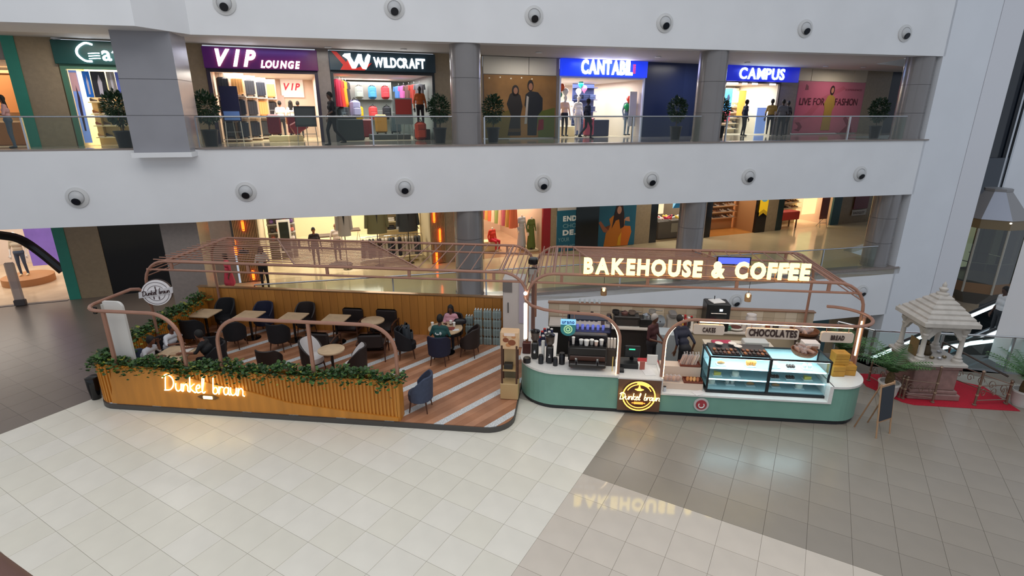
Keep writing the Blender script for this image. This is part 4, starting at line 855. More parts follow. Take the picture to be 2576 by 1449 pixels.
# discount shoe shop, wooden-floored shoe shop and far shoe shop
t = thing('bargain_bin', 'grey bargain bin heaped with shoes in the discount shop', 'bin', F(FzL(1672,600,.8),.8,.01), FA); b = MB(); b.rbox((0,0,.5),(1.6,.8,1.0),.04); obj('bin_body', b, col('#5a5148'), t); b = MB(); b.box(.05,.6,-.42,-.4,.35,.85); obj('placard', b, col('#8a8272'), t)
for i in range(14): shoe(F(FzL(1672,600,.8)-.65+R.uniform(0,1.3),.55+R.uniform(0,.45),1.02+R.uniform(0,.03)), R.uniform(0,6), ('#d84848','#e8c048','#f0ece0','#c83858','#3a2a28')[i % 5], 'bright sandal heaped on the bargain bin', 'sandals on the bargain bin', 1.3)
for (u0, u1, v, lab, grp, zs, n) in ((21.1,24.1,1.3,'wide wooden shoe wall in the timber-floored shop','shoes on the wooden wall',(.7,1.05,1.4,1.75,2.1,2.45,2.8),14),(26.4,29.0,1.1,'pale wall shelves of shoes in the far shop','shoes on the pale shelves',(1.0,1.35,1.7,2.05,2.4,2.75),12)):
    shelf(u0, u1, 0, zs, v, .35, col('#c09060' if u0 < 25 else '#d8c0a0'), lab, 3.15)
    for z in zs:
        for i in range(n): shoe(F(u0+.12+i*(u1-u0-.2)/n, v+.16, z+.016), FA+1.3, ('#e8dccc','#4a3428','#2a2426','#d8a070','#f0e8e0','#8a5a40')[R.randrange(6)], 'small shoe on the '+lab, grp)
t = thing('table', 'orange-red cloth-covered sale table in the far shoe shop', 'table', F(27.0,.35,.01), FA); b = MB(); b.rbox((0,0,.78),(1.4,.7,.5),.03); obj('cloth_cover', b, col('#c0392a',.7), t)
for sx in (-.6,.6):
    for sy in (-.25,.25): b = MB(); b.box(sx-.03,sx+.03,sy-.03,sy+.03,0,.55); obj('leg', b, col('#6a4a34'), t)
easel(29.3,-.3,.62,1.5,'#8a4a3c','dark red notice board on a stand in front of the far shoe shop',(.2,1.2,'#7a3c30'),0,.5)
poster('light_poster', 'bright white and yellow lit panel in the far shoe shop', 28.9,30.0,.6,3.1,mat('lit_yellow','#f4e2a0',.4,emit=1.2,noise=.3,nscale=1), .9)
# people on the lower walkway
person('person', 'woman in white top and black trousers at the left ribbed jamb', F(FzL(655,640,-1.6),-1.3,.005), FA+.2, 1.72, top='#c8c4c0', legs='#14141a', skin='#5a3c30', longhair=True, female=True, arms=(((-.25,-.02,1.1),(-.1,-.2,1.1)),((.25,-.02,1.1),(.1,-.2,1.12))))
person('person', 'woman in pink kurta walking behind the deck', F(FzL(575,690,-1.5),-1.5,.005), FA-1.2, 1.6, top='#c84860', legs='#c04058', skin='#5a3c30', skirt=.5, longhair=True, female=True)
# ================================================================== KIOSK: SEATING DECK
BASE = {}
def kthing(name, label, cat, bx, by, bz=0, group=None):
    t = thing(name, label, cat, K(bx, by, bz), KA, group); BASE[t.name] = (bx, by, bz); return t
def kob(name, mb, m, t, smooth=False):
    bx, by, bz = BASE[t.name]; mb.v = [(x-bx, y-by, z-bz) for x, y, z in mb.v]
    o = obj(name, mb, m, t, smooth=smooth); BASE[o.name] = BASE[t.name]; return o
DZ = .13; YF = 9.9; YB = 14.8; XL = -11.0; XR = -1.12
m_oak = mat('oak_veneer', '#c98430', .42, noise=.16, nscale=5, stretch=(1,1,.12)); m_oak2 = mat('oak_slats', '#cb8630', .42, noise=.18, nscale=6, stretch=(1,1,.1))
m_walnut = mat('walnut_boards', '#b07432', .5, noise=.22, nscale=5, stretch=(1,1,.1))
m_planks = [mat('floor_plank_%d' % i, h, .42, noise=.18, nscale=9, stretch=(.25,.25,1)) for i, h in enumerate(('#b07c5c','#a87454','#b88464','#a06e50'))]
m_terr = mat('terrazzo_strip', '#cfd0cf', .4, noise=.35, nscale=38); m_plinth = mat('plinth_grey', '#4a4744', .5)
m_pipe = mat('copper_tube', '#a97c68', .38, metal=.35, noise=.06, nscale=3)
deck = kthing('kiosk_deck', 'raised timber seating deck with diagonal white terrazzo strips', 'platform', -6, 12.3)
def xl(y): return XL-.6*max(0, y-10.4)/4.4
def slant(p, x): return [(xl(q[1])+.0+(x-XL) if abs(q[0]-x) < 1e-6 and q[1] > 11 else q[0], q[1]) for q in p]
outl = slant(rrect(XL, XR, YF-.05, YB, (.55,.6,0,0), 8), XL)
b = MB(); b.prism(outl, 0, DZ-.012); kob('rim', b, m_plinth, deck)
ang = math.radians(54.5); nx, ny = math.sin(ang), -math.cos(ang); inn = slant(rrect(XL+.02, XR-.02, YF-.016, YB-.02, (.53,.58,0,0), 8), XL+.02)
i = 0; c0 = -18.0+.05
while c0 < -6.4:
    p = clip(clip(inn, nx, ny, c0+.178), -nx, -ny, -c0)
    if len(p) > 2:
        kk = round((c0+7.14)/.18) % 5; b = MB(); b.prism(p, DZ-.012, DZ); kob('terrazzo_strip' if kk == 0 else 'plank', b, m_terr if kk == 0 else m_planks[i % 4], deck)
    c0 += .18; i += 1
# ---- L-shaped slatted planter wall along the front and the left side
pw = kthing('slatted_planter', 'oak slatted planter wall along the front and left of the deck', 'planter', -7, 10.05, DZ)
ZT = 1.08
def lpath(off):
    p = [(-3.62, YF+off), (XL+.5, YF+off)]+[(XL+.5+(.5-off)*math.cos(math.radians(a)), YF+.5+(.5-off)*math.sin(math.radians(a))) for a in range(262,179,-9)]+[(xl(14.68)+off, 14.68)]; return p
po, pi_ = lpath(0.03), lpath(.27)
b = MB(); b.prism(po+pi_[::-1], DZ, ZT-.1); kob('core', b, m_oak, pw)
b = MB(); b.prism(lpath(.02)+lpath(.06)[::-1], ZT-.1, ZT); kob('outer_lip', b, m_oak, pw); b = MB(); b.prism(lpath(.24)+lpath(.28)[::-1], ZT-.1, ZT); kob('inner_lip', b, m_oak, pw)
b = MB(); b.box(-3.64,-3.58,YF-.0,YF+.29,DZ,ZT); kob('end_board', b, m_oak, pw)
sb = MB(); sb.box(-.02,.02,-.02,.012,0,ZT-DZ-.01); sm_ = sb.mesh('slat', m_oak2)
def slats(path, step, flip=0):
    acc = step*.6
    for q in range(len(path)-1):
        (x0, y0), (x1, y1) = path[q], path[q+1]; L = math.hypot(x1-x0, y1-y0); a = math.atan2(y1-y0, x1-x0)
        while acc < L:
            x, y = x0+(x1-x0)*acc/L, y0+(y1-y0)*acc/L; obj('slat', sm_, None, pw, (x+7, y-10.05, 0), a+(math.pi if not flip else 0)); acc += step
        acc -= L
slats(lpath(.02), .083); slats([(xl(10.5)+.285,10.5),(xl(14.66)+.285,14.66)], .083, 1)
pt = [Kp(*q, YF-.02) for q in ((283,1012),(276,915),(400,928),(450,944),(540,968),(625,985),(720,1012),(860,1033),(1003,1052))]
pt = [(x, max(DZ+.02, min(z, ZT-.01))) for x, z in pt]; b = MB(); b.plate(pt+[(-3.62,DZ+.005),(pt[0][0],DZ+.005)], YF-.025, YF+.03); kob('wave_panel', b, m_oak, pw)
# ivy along the planter: leaves beyond counting
def ivy(segs, seed, name):
    r = random.Random(seed); b = MB()
    for (x0, y0, x1, y1, n) in segs:
        for _ in range(n):
            t = r.random(); cx_, cy_ = x0+(x1-x0)*t, y0+(y1-y0)*t; L = math.hypot(x1-x0,y1-y0); px_, py_ = -(y1-y0)/L, (x1-x0)/L
            hgt = .13+.06*math.sin(t*L*4.1+seed)+.05*math.sin(t*L*9.7); s_ = r.gauss(0,.13); z = ZT-.1+r.random()**.7*(hgt+.1)-.5*max(0,abs(s_)-.13)
            p = Vector((cx_+px_*s_, cy_+py_*s_, z)); d = Vector((px_*s_*3+r.uniform(-.6,.6), py_*s_*3+r.uniform(-.6,.6), r.uniform(-.2,.7))).normalized(); sd = d.cross(Vector((r.uniform(-.4,.4),r.uniform(-.4,.4),1))).normalized()
            q = r.uniform(.055,.10); up = sd.cross(d)*q*.15; mi = 0 if r.random() < .62 else 1 if r.random() < .8 else 2
            b.add([p, p+d*q*.3+sd*q*.45+up, p+d*q*.75+sd*q*.35, p+d*q, p+d*q*.75-sd*q*.35, p+d*q*.3-sd*q*.45+up], [(0,1,2,3),(0,3,4,5)], mi)
    return b
iv = ivy([(-3.5,YF+.13,-10.6,YF+.13,3300),(-10.6,YF+.1,-10.9,YF+.45,260),(XL+.14,10.3,xl(14.6)+.14,14.6,1600)], 3, 'ivy')
o = kob('ivy', iv, [mat('ivy_dark','#2c4a22',.5,noise=.3,nscale=9), mat('ivy_mid','#47682c',.5,noise=.3,nscale=9), mat('ivy_yellow','#8d8f38',.5,noise=.3,nscale=9)], pw); o['kind'] = 'stuff'
b = MB(); b.prism(lpath(.07)+lpath(.235)[::-1], ZT-.12, ZT-.09); kob('soil', b, col('#2c2018',.9), pw)
# ---- back wall of boards
bw = kthing('board_partition', 'low walnut board wall along the back of the deck', 'partition', -6.5, YB-.08, DZ)
b = MB(); b.box(XL-.55,-1.95,YB-.10,YB,DZ,1.40); kob('core', b, m_walnut, bw); b = MB(); b.box(XL-.57,-1.93,YB-.14,YB+.02,1.40,1.43); kob('cap', b, mat('brass_cap','#b08a62',.2,metal=.7), bw)
bb = MB(); bb.box(-.122,.122,-.018,0,0,1.40-DZ); bms = [bb.mesh('board', m) for m in (m_walnut, mat('walnut_boards_b','#ba7c36',.5,noise=.22,nscale=5,stretch=(1,1,.1)))]
for i in range(38): obj('board', bms[(i*7) % 5 % 2], None, bw, (XL-.41+i*.251+6.5, -.03, 0))
# ---- lit script sign on the front
ns = kthing('lit_sign', 'glowing cursive Dunkel braun sign on the oak planter front', 'sign', -7.5, YF-.06, .3); x0, z0 = Kp(404,978,YF-.05); x1, z1 = Kp(616,990,YF-.05)
script(ns, 'Dunkel braun', x0+7.5+.12, 0, z0-.3-.02, .40, x1-x0-.12, .014, glow('#fff0a8', 3.5), -.02)
xs, zs_ = Kp(523,1000,YF-.05); b = MB(); b.rbox((xs, YF-.055, zs_), (.22,.02,.07), .005); kob('plate', b, glow('#ffe9a0', 4), ns); b = MB(); b.plate([(xs-.26,zs_),(xs-.16,zs_+.05),(xs+.16,zs_+.05),(xs+.26,zs_),(xs+.16,zs_-.05),(xs-.16,zs_-.05)], YF-.045, YF-.03); kob('backplate', b, col('#6a4a24'), ns)
letters(ns, 'BAKERY', xs+7.5-.09, -.012, zs_-.3-.02, .04, .18, col('#8a5a20'), 0, .003)
# ---- tube canopy
def vtube(pts, r, t, name, m=None, y=None): b = MB(); b.tube(pts, r, 8); return kob(name, b, m or m_pipe, t, True)
def arch_xz(x0, x1, zb, zt, r, y, n=7):        # frame in an x-z plane with rounded upper corners
    return [(x0,y,zb)]+[(x,y,z) for x, z in arc(x0+r, zt-r, r, 180, 90, n)]+[(x,y,z) for x, z in arc(x1-r, zt-r, r, 90, 0, n)]+[(x1,y,zb)]
def canopy(tag_, lab, x0, x1, yf, yb, zt, zl, zr, zb0, bx, dense, dirL, r=.62):
    t = kthing('tube_canopy', lab, 'canopy', bx, (yf+yb)/2, DZ)
    vtube(arch_xz(x0, x1, zl, zt, r, yf), .036, t, 'front_arch'); vtube(arch_xz(x0+.02, x1-.02, zb0, zt+.03, r, yb), .036, t, 'rear_arch')
    for y, z in ((yf, zt-.22), (yb, zt-.2)): vtube([(x0+.1,y,z),(x1-.1,y,z)], .028, t, 'lower_rail')
    n = int((x1-x0)/1.75)
    for i in range(n): x = x0+.8+(x1-x0-1.6)*i/(n-1); b = MB(); b.box(x-.035,x+.035,yf-.02,yf+.02,zt-.2,zt); kob('strut', b, m_pipe, t); b = MB(); b.box(x-.03,x+.03,yb-.02,yb+.02,zt-.2,zt+.02); kob('strut', b, m_pipe, t)
    for x in (x0+r, x1-r): vtube([(x,yf,zt),(x,yb,zt+.03)], .03, t, 'cross_bar')
    for xs_, s_ in ((x0,1),(x1,-1)):                # side battens round the curved shoulders
        for a in (100,112,124,136,148,160): q = math.radians(a); X = xs_+s_*(r+r*math.cos(q)); Z = zt-r+r*math.sin(q); vtube([(X,yf,Z),(X,yb,Z+.03)], .014, t, 'batten')
    (db, df, eb_, ef) = dense                       # x of the dense field: back-left, front-left, back-right, front-right
    vtube([(db,yb,zt+.05),(df,yf,zt+.02)], .02, t, 'field_edge'); vtube([(eb_,yb,zt+.05),(ef,yf,zt+.02)], .02, t, 'field_edge')
    for i in range(1, 22):
        k = i/22; b = MB(); xa_, xb_ = db+(df-db)*k, eb_+(ef-eb_)*k; y = yb+(yf-yb)*k; b.box(xa_,xb_,y-.017,y+.017,zt+.0,zt+.016); kob('slat', b, m_pipe, t)
    n = int((x1-r-eb_)/.33)
    for i in range(n+4):                            # slats running front to back on the right
        X = eb_+.2+i*.33; 
        if X > x1-r: break
        ys = yf if X > ef else yb+(yf-yb)*(X-eb_)/(ef-eb_) if ef > eb_ else yf
        b = MB(); b.tube([(X,yb,zt+.03),(X,ys,zt+.01)], .014, 6); kob('slat', b, m_pipe, t)
    for i in range(12):                             # slanting slats on the left
        X = x0+.25+i*(df-x0)/12
        if dirL:
            k = 1-i/12; y0 = yf+(yb-yf)*(i/12); xe = df+(db-df)*(1-k)
            b = MB(); b.tube([(x0+.25,yf+.1+(yb-yf)*i/12.5,zt+.02),(xe,yf+(yb-yf)*min(1,i/12),zt+.02)], .014, 6); kob('slat', b, m_pipe, t)
        elif X < df: b = MB(); b.tube([(X,yf,zt+.01),(X,(yb if X < db else yb+(yf-yb)*(X-db)/(df-db)),zt+.03)], .014, 6); kob('slat', b, m_pipe, t)
    return t
cl = canopy('l', 'copper-coloured tube canopy over the seating deck', -10.85, -1.0, 12.0, 14.6, 2.98, DZ, DZ, DZ, -6, (-8.65,-6.75,-5.85,-3.6), True)
b = MB(); b.rbox((-9.1,13.6,2.86),(.26,.12,.1),.02); kob('spot_lamp', b, m_black, cl); b = MB(); b.tube([(-9.1,13.6,2.9),(-9.1,13.6,3.0)], .015, 6); kob('lamp_bracket', b, m_black, cl)
# ---- tube screens on the planter front
sc = kthing('tube_screen', 'copper tube screen rail round the left front corner of the deck', 'screen', -9.9, 10.4, ZT)
pth = [(-8.52,YF+.12,ZT-.05),(-8.52,YF+.12,1.5)]+[(x,YF+.12,z) for x, z in arc(-9.17,1.72,.65,0,90,7)]+[(-10.3,YF+.12,2.37)]+[(XL+.62+.5*math.cos(math.radians(a)), YF+.62+.5*math.sin(math.radians(a)), 2.37) for a in range(262,179,-12)]+[(XL+.12,11.5,2.37),(XL+.13,11.75,2.30),(XL+.14,11.92,2.12),(XL+.15,11.98,1.8)]
b = MB(); b.rbox((XL+.2,YF+.45,2.24),(.07,.09,.16),.015); kob('spot_lamp', b, m_black, sc)
vtube(pth, .042, sc, 'rail'); b = MB(); b.box(-10.32,-10.24,YF+.1,YF+.15,ZT-.05,2.35); kob('post', b, m_pipe, sc)
sc2 = kthing('tube_screen', 'copper tube arch with centre post on the planter front', 'screen', -5.6, YF+.12, ZT)
vtube(arch_xz(-7.66,-3.62,ZT-.08,2.32,.62,YF+.12,8), .042, sc2, 'arch'); b = MB(); b.box(-5.55,-5.48,YF+.1,YF+.15,ZT-.05,2.3); kob('post', b, m_pipe, sc2)
t = kthing('notice_board', 'tall white rounded notice board at the left front corner', 'board', -10.2, YF+.32, ZT); b = MB(); b.plate(rrect(-10.45,-9.98,ZT-.3,2.52,(0,0,.14,.02)), YF+.33, YF+.39); kob('board', b, col('#d6d2cc',.4), t)
b = MB(); b.plate(rrect(-10.49,-10.44,ZT-.3,2.45,(0,0,0,0)), YF+.31, YF+.41); kob('edge', b, col('#b9b5ae',.4), t)
# ---- round hanging sign
xs, zs_ = Kp(402,733,12.0); t = kthing('round_sign', 'round white sign with dark cursive lettering at the canopy corner', 'sign', xs, 11.9, zs_)
Mr = Matrix.Rotation(math.radians(22), 3, 'Z')
def rk(name, mb, m):
    mb.v = [tuple(Mr @ Vector(v)) for v in mb.v]; return obj(name, mb, m, t, smooth=False)
b = MB(); b.plate(disc(0,0,.33,.33,32), -.05, .03); rk('disc', b, col('#d8d4d6',.4,emit=.1))
b = MB(); b.plate(disc(0,0,.34,.34,32), .03, .1); rk('rim', b, col('#4a3a34'))
for rr in (.29,.2): b = MB(); b.tube([(rr*math.cos(a), -.052, rr*math.sin(a)) for a in (2*math.pi*i/28 for i in range(28))], .006, 5, closed=True); rk('ring', b, col('#4c3a40'))
b = MB(); b.plate([(-.4,-.1),(.38,-.02),(.4,.14),(-.38,.06)], -.075, -.05); rk('ribbon', b, col('#d8d4d6',.4))
g = bpy.data.objects.new('lettering', None); COL.objects.link(g); g.parent = t; g.rotation_euler = (0,0,math.radians(22)); script(g, 'Dunkel braun', -.3, -.085, -.045, .13, .62, .008, col('#3a2024'), .08)
for a, l in ((90,.05),(45,.04),(240,.045),(290,.05)): b = MB(); q = math.radians(a); b.ell((.14*math.cos(q),-.055,.14*math.sin(q)), (.015,.008,l), 8); rk('emblem', b, col('#4c3a40'))
# ---- tall pale cabinet, wall lamp panel on a pole
t = kthing('tall_cabinet', 'tall pale cabinet with notices between the deck and the counter', 'cabinet', -1.55, 14.3, DZ); zt_ = Kp(1292,702,14.0)[1]
b = MB(); b.rbox((-1.55,14.3,(DZ+zt_)/2), (.62,.5,zt_-DZ), .02); kob('body', b, col('#cfc6c0',.45), t); b = MB(); b.box(-1.4,-1.24,14.03,14.05,.9,zt_-.1); kob('notice', b, col('#b9aebc'), t); b = MB(); b.box(-1.86,-1.6,14.03,14.05,zt_-.4,zt_-.08); kob('vent_panel', b, col('#77716e'), t); b = MB(); b.box(-1.72,-1.70,14.02,14.05,1.2,1.5); kob('handle', b, m_black, t)
t = kthing('speaker_pole', 'black speaker and framed grey panel on a brown pole', 'speaker', -.95, 13.3, 0); z_ = lambda py: Kp(1340,py,13.3)[1]
b = MB(); b.box(-1.0,-.92,13.27,13.34,.0,z_(672)); kob('pole', b, col('#6a4a40'), t); b = MB(); b.rbox((-.96,13.25,z_(655)),(.24,.22,.17),.03); kob('speaker', b, m_black, t); b = MB(); b.box(-1.08,-.84,13.2,13.24,z_(708),z_(672)); p_ = kob('panel_frame', b, col('#2a2624'), t); b = MB(); b.box(-1.06,-.86,13.19,13.2,z_(706),z_(674)); kob('panel_face', b, col('#a8a49e'), p_)
# ================================================================== DECK FURNITURE
m_blk = mat('black_velvet','#121116',.75,noise=.1,nscale=12); m_brn = mat('brown_leather','#241a18',.55,noise=.1,nscale=12); m_nvy = mat('navy_velvet','#161a34',.7,noise=.12,nscale=12); m_blue = mat('slate_blue_fabric','#3a4358',.75,noise=.12,nscale=12)
m_legw = mat('chair_leg_wood','#4a2a1a',.45); m_wht = mat('white_fabric','#cfcac8',.7)
_ch = {}
def tub_chair(x, y, rz, label, mo, mi_=None, hb=.86, group='tub chairs on the deck'):
    """faces -y locally; backrest at +y"""
    key = (mo.name, mi_.name if mi_ else '', hb)
    if key not in _ch:
        def shell(r0, r1, lo):
            b = MB(); rs = []
            for i in range(19):
                a = math.radians(-118+236*i/18); c = max(0, math.cos(a*.62)); zt_ = .56+(hb-.56)*min(1, (c-.25)/.6) if c > .25 else .56
                fl_ = 1+.14*(zt_-lo)
                sx, cy_ = math.sin(a), math.cos(a)
                rs.append([(r0*sx, r0*cy_*.95, lo), (r1*sx, r1*cy_*.95, lo), (r1*sx*fl_, r1*cy_*.95*fl_, zt_-.02), ((r0+r1)/2*sx*fl_, (r0+r1)/2*cy_*.95*fl_, zt_), (r0*sx*fl_, r0*cy_*.95*fl_, zt_-.02)])
            return b.rings(rs)
        so = shell(.255,.30,.30); s2 = shell(.235,.254,.40) if mi_ else None
        cu = MB(); cu.lathe([(.10,.29),(.26,.30),(.275,.36),(.265,.44),(.22,.46),(.02,.465)], 20)
        fr_ = MB(); fr_.lathe([(.05,.27),(.26,.27),(.27,.3)], 20)
        lg = MB(); lg.tube([(0,0,.29),(.035,.035,0)], [.022,.012], 8)
        _ch[key] = (so.mesh('backrest', mo, True), s2.mesh('lining', mi_, True) if s2 else None, cu.mesh('seat', mi_ or mo, True), fr_.mesh('seat_base', mo, True), lg.mesh('leg', m_legw, True))
    so, s2, cu, fr_, lg = _ch[key]
    t = thing('tub_chair', label, 'chair', K(x, y, DZ+.002), KA+rz, group)
    bo = obj('backrest', so, None, t)
    if s2: obj('lining', s2, None, bo)
    obj('seat', cu, None, t); obj('seat_base', fr_, None, t)
    for i, (sx, sy) in enumerate(((1,1),(-1,1),(-1,-1),(1,-1))): obj('leg', lg, None, t, (sx*.17, sy*.17, 0), rz=i*math.pi/2)
    return t
_tb = {}
def table(x, y, kind, label, w=.7, h=.75, group='stone-topped cafe tables'):
    if (kind, w) not in _tb:
        b = MB()
        if kind == 'sq': b.rbox((0,0,h-.02),(w,w,.04),.008)
        else: b.lathe([(w*.49,h-.04),(w*.5,h-.035),(w*.5,h-.005),(w*.49,h),(.005,h)], 32)
        st = MB(); st.cyl((0,0,.03),(0,0,h-.04),.035,n=12); ft = MB(); ft.lathe([(.24,0),(.24,.015),(.05,.035)], 24)
        _tb[(kind, w)] = (b.mesh('table_top', mat('travertine','#c8ab88',.4,noise=.1,nscale=7), kind != 'sq'), st.mesh('pedestal', m_black, True), ft.mesh('base', m_black, True))
    t = thing('cafe_table', label, 'table', K(x, y, DZ+.002), KA, group)
    for n, m in zip(('table_top','pedestal','base'), _tb[(kind, w)]): obj(n, m, None, t)
    return t
PI = math.pi
for x, l in ((-10.83,'first'),(-9.42,'second'),(-8.05,'third'),(-6.75,'fourth')): table(x, 13.85, 'sq', 'square stone-topped table, %s from the left along the back wall' % l, .68)
table(-5.62,13.84,'rd','small round stone-topped table by the low armchairs',.66); table(-5.94,11.78,'rd','round stone-topped table between the two white-lined chairs',.66); table(-3.40,13.5,'rd','round table where the man and woman sit',.95); table(-9.7,11.15,'sq','square table where the man in white rests his arms',.8)
for x, m, l, hb in ((-10.55,m_blk,'black tub chair in the back left corner',.98),(-9.3,m_nvy,'navy tub chair behind the second square table',.92),(-7.95,m_brn,'brown tub chair behind the third square table',.95)): tub_chair(x, 14.36, 0, l, m, hb=hb)
for x, y, m, l in ((-10.8,13.22,m_blk,'black tub chair in front of the first square table'),(-9.5,13.2,m_blk,'black tub chair in front of the second square table'),(-8.15,13.18,m_blk,'black tub chair in front of the third square table'),(-9.45,12.2,m_blk,'black tub chair between the back row and the front left table')): tub_chair(x, y, PI, l, m)
tub_chair(-7.45,11.5,PI,'dark brown tub chair standing alone behind the planter',m_brn); tub_chair(-6.55,11.95,-PI/2-.25+PI,'white-lined dark tub chair left of the small round table',m_brn,m_wht,.92); tub_chair(-5.3,11.7,-PI/2+.2,'white-lined dark tub chair right of the small round table',m_brn,m_wht,.92)
tub_chair(-3.42,12.82,PI,'navy tub chair of the man in green',m_nvy); tub_chair(-2.72,13.42,-PI/2-.1,'dark brown tub chair right of the round table',m_brn); tub_chair(-4.42,13.1,PI/2+.35,'dark tub chair carrying a rucksack',m_blk); tub_chair(-3.36,14.2,0,'dark tub chair of the woman in pink',m_brn)
tub_chair(-3.28,10.45,-PI/2,'slate blue tub chair at the end of the planter',m_blue,hb=.9); tub_chair(-10.4,10.85,PI/2,'grey tub chair of the man in white',m_blue); tub_chair(-8.85,11.35,-PI/2+.2,'black tub chair of the person in black',m_blk,hb=.95)
def armchair(x, y, rz, label):
    t = thing('low_armchair', label, 'armchair', K(x, y, DZ+.002), KA+rz, 'low wood-framed armchairs')
    b = MB(); b.rbox((0,0,.36),(.66,.62,.13),.04); obj('seat_cushion', b, m_brn, t, smooth=True); b = MB(); b.rbox((0,.33,.58),(.64,.13,.42),.05); obj('back_cushion', b, m_brn, t, smooth=True)
    b = MB(); b.box(-.36,.36,-.3,.36,.24,.29); obj('seat_frame', b, m_legw, t)
    for s_ in (-1,1):
        b = MB(); b.tube(smooth_path([(s_*.37,-.33,.52),(s_*.37,0,.55),(s_*.37,.38,.5)],3), .024, 8); obj('armrest', b, m_legw, t, smooth=True)
        for y0, y1, zz in ((-.3,-.34,.52),(.3,.42,.5)): b = MB(); b.tube([(s_*.36,y0,zz),(s_*.37,y1,0)], [.024,.015], 8); obj('leg', b, m_legw, t)
armchair(-6.55,14.3,0,'low brown armchair behind the fourth square table'); armchair(-5.5,14.32,0,'low brown armchair behind the small round table'); armchair(-6.75,13.0,PI,'low armchair in front of the fourth square table'); armchair(-5.35,13.05,PI+.2,'low armchair in front of the small round table')
# things on chairs and tables
backpack(K(-4.40,13.12,DZ+.475), KA+PI/2+.35, '#3a3f44', 'grey rucksack leaning on the dark tub chair', 'rucksack on chair', 1.0)
def cup(x, y, z, label, h=.11, r=.04, hexc='#e8e4dc'):
    t = thing('paper_cup', label, 'cup', K(x, y, z), KA, 'cups'); b = MB(); b.lathe([(r*.75,0),(r,h),(r*.93,h),(r*.7,.01)], 14); obj('cup_body', b, col(hexc,.5), t, smooth=True); b = MB(); b.lathe([(r*1.08,h),(r*1.08,h+.012),(r*.8,h+.02),(.002,h+.02)], 14); obj('lid', b, col('#f2f0ea',.4), t, smooth=True)
TT = DZ+.754
cup(-3.30,13.75,TT,'white cup near the woman in pink'); cup(-3.18,13.62,TT,'white cup in the middle of the round table'); cup(-3.78,13.55,TT,'white cup at the left edge of the round table')
def flat(name, label, cat, x, y, z, w, d, h, hexc, rz=0, bev=.004): b = MB(); b.rbox((0,0,h/2),(w,d,h),min(bev,h*.3)); return tag(obj(name, b, col(hexc,.5), None, K(x,y,z), KA+rz), label, cat)
flat('handbag','black bag lying on the round table beside the woman','bag',-3.05,13.82,TT,.36,.16,.16,'#15141a',.2,.05); flat('paper_tray','red and white food tray on the round table','tray',-3.25,13.42,TT,.24,.18,.03,'#8a3a30',.1); flat('napkins','white napkins on the round table','napkin',-3.08,13.36,TT,.18,.12,.012,'#e6e4e2',.3)
flat('food_plate','white plate of snacks on the front left table','plate',-9.5,11.3,TT,.24,.24,.02,'#d8d0c8'); flat('food_box','open paper food box on the front left table','box',-9.62,11.02,TT,.22,.16,.04,'#b89878',.2)
# people on the deck
SZ = DZ+.002
person('person','man in white patterned shirt leaning on the front left table',K(-10.38,10.85,SZ),KA+PI/2,1.72,pose='sit',top='#c9c8cc',legs='#24262c',skin='#6a3f2c',lean=.55,arms=(((-.26,-.34,.80),(-.06,-.52,.80)),((.26,-.30,.80),(.14,-.40,1.10))),facing=.2)
person('person','man in plain white shirt with hand at his head behind the man in patterned shirt',K(-10.42,11.75,SZ),KA+PI/2-.2,1.7,pose='sit',top='#cfcfd2',legs='#24262c',skin='#6a3f2c',lean=.45,arms=(((-.26,-.32,.80),(-.1,-.56,.82)),((.26,-.24,.86),(.1,-.30,1.16))))
tub_chair(-10.44,11.75,PI/2-.2,'dark tub chair of the man in plain white',m_blk)
person('person','person in black reaching across the front left table',K(-8.86,11.33,SZ),KA-PI/2+.2,1.74,pose='sit',top='#131316',legs='#15151a',skin='#7a4a34',lean=.35,arms=(((-.24,-.26,.80),(-.16,-.62,.79)),((.24,-.26,.80),(.2,-.62,.79))))
person('person','woman in pink blouse facing the camera at the round table',K(-3.37,14.15,SZ),KA,1.62,pose='sit',top='#d39aa6',legs='#2a2a34',skin='#5c3626',longhair=True,female=True,lean=.15,sleeve=.95,arms=(((-.24,-.06,.72),(-.12,-.34,.80)),((.24,-.06,.72),(.12,-.34,.80))))
p = person('person','man in dark green T-shirt seen from behind at the round table',K(-3.42,12.86,SZ),KA+PI,1.74,pose='sit',top='#1f4a48',legs='#1c2234',skin='#5a3626',lean=.22,arms=(((-.26,-.10,.74),(-.14,-.36,.82)),((.26,-.10,.74),(.16,-.36,.82))),eyes=False)
for q in ((-.05,.02,.035,.05),(.03,-.01,.05,.022),(.08,.015,.02,.03)): b = MB(); b.ell((q[0],.052,.84+q[1]), (q[2],.022,q[3]), 10); obj('shirt_print', b, col('#c8ccc8',.8), p)
# water packs
bt = MB(); bt.lathe([(.036,0),(.038,.02),(.036,.1),(.038,.16),(.03,.2),(.014,.235),(.014,.25)], 10); btm = bt.mesh('bottle', mat('clear_bottle','#a9b9b8',.12,trans=.35,alpha=.85), True)
cpm = MB(); cpm.lathe([(.017,.245),(.017,.268),(.003,.27)], 8); cpm = cpm.mesh('cap', col('#dfe6e8'))
wrap = MB(); wrap.rbox((0,0,.11),(.245,.165,.22),.02); wrapm = wrap.mesh('film', mat('shrink_film','#9fb2b0',.15,alpha=.35))
def pack(x, y, z, l, k):
    t = thing('bottle_pack', l, 'bottle pack', K(x,y,z), KA, 'shrink-wrapped bottle packs')
    for i in range(3):
        for j in range(2): q = obj('bottle', btm, None, t, (-.08+.08*i,-.04+.08*j,0)); obj('cap', cpm, None, q) if k else None
    obj('film', wrapm, None, t)
rows = ('bottom','second','third','top')
for i in range(3):
    for k in range(4): pack(-2.60+.27*i, 14.22, DZ+.003+.272*k, 'shrink-wrapped water bottle pack, %s layer, %s stack from the wall end' % (rows[k], ('third','second','first')[i]), True)
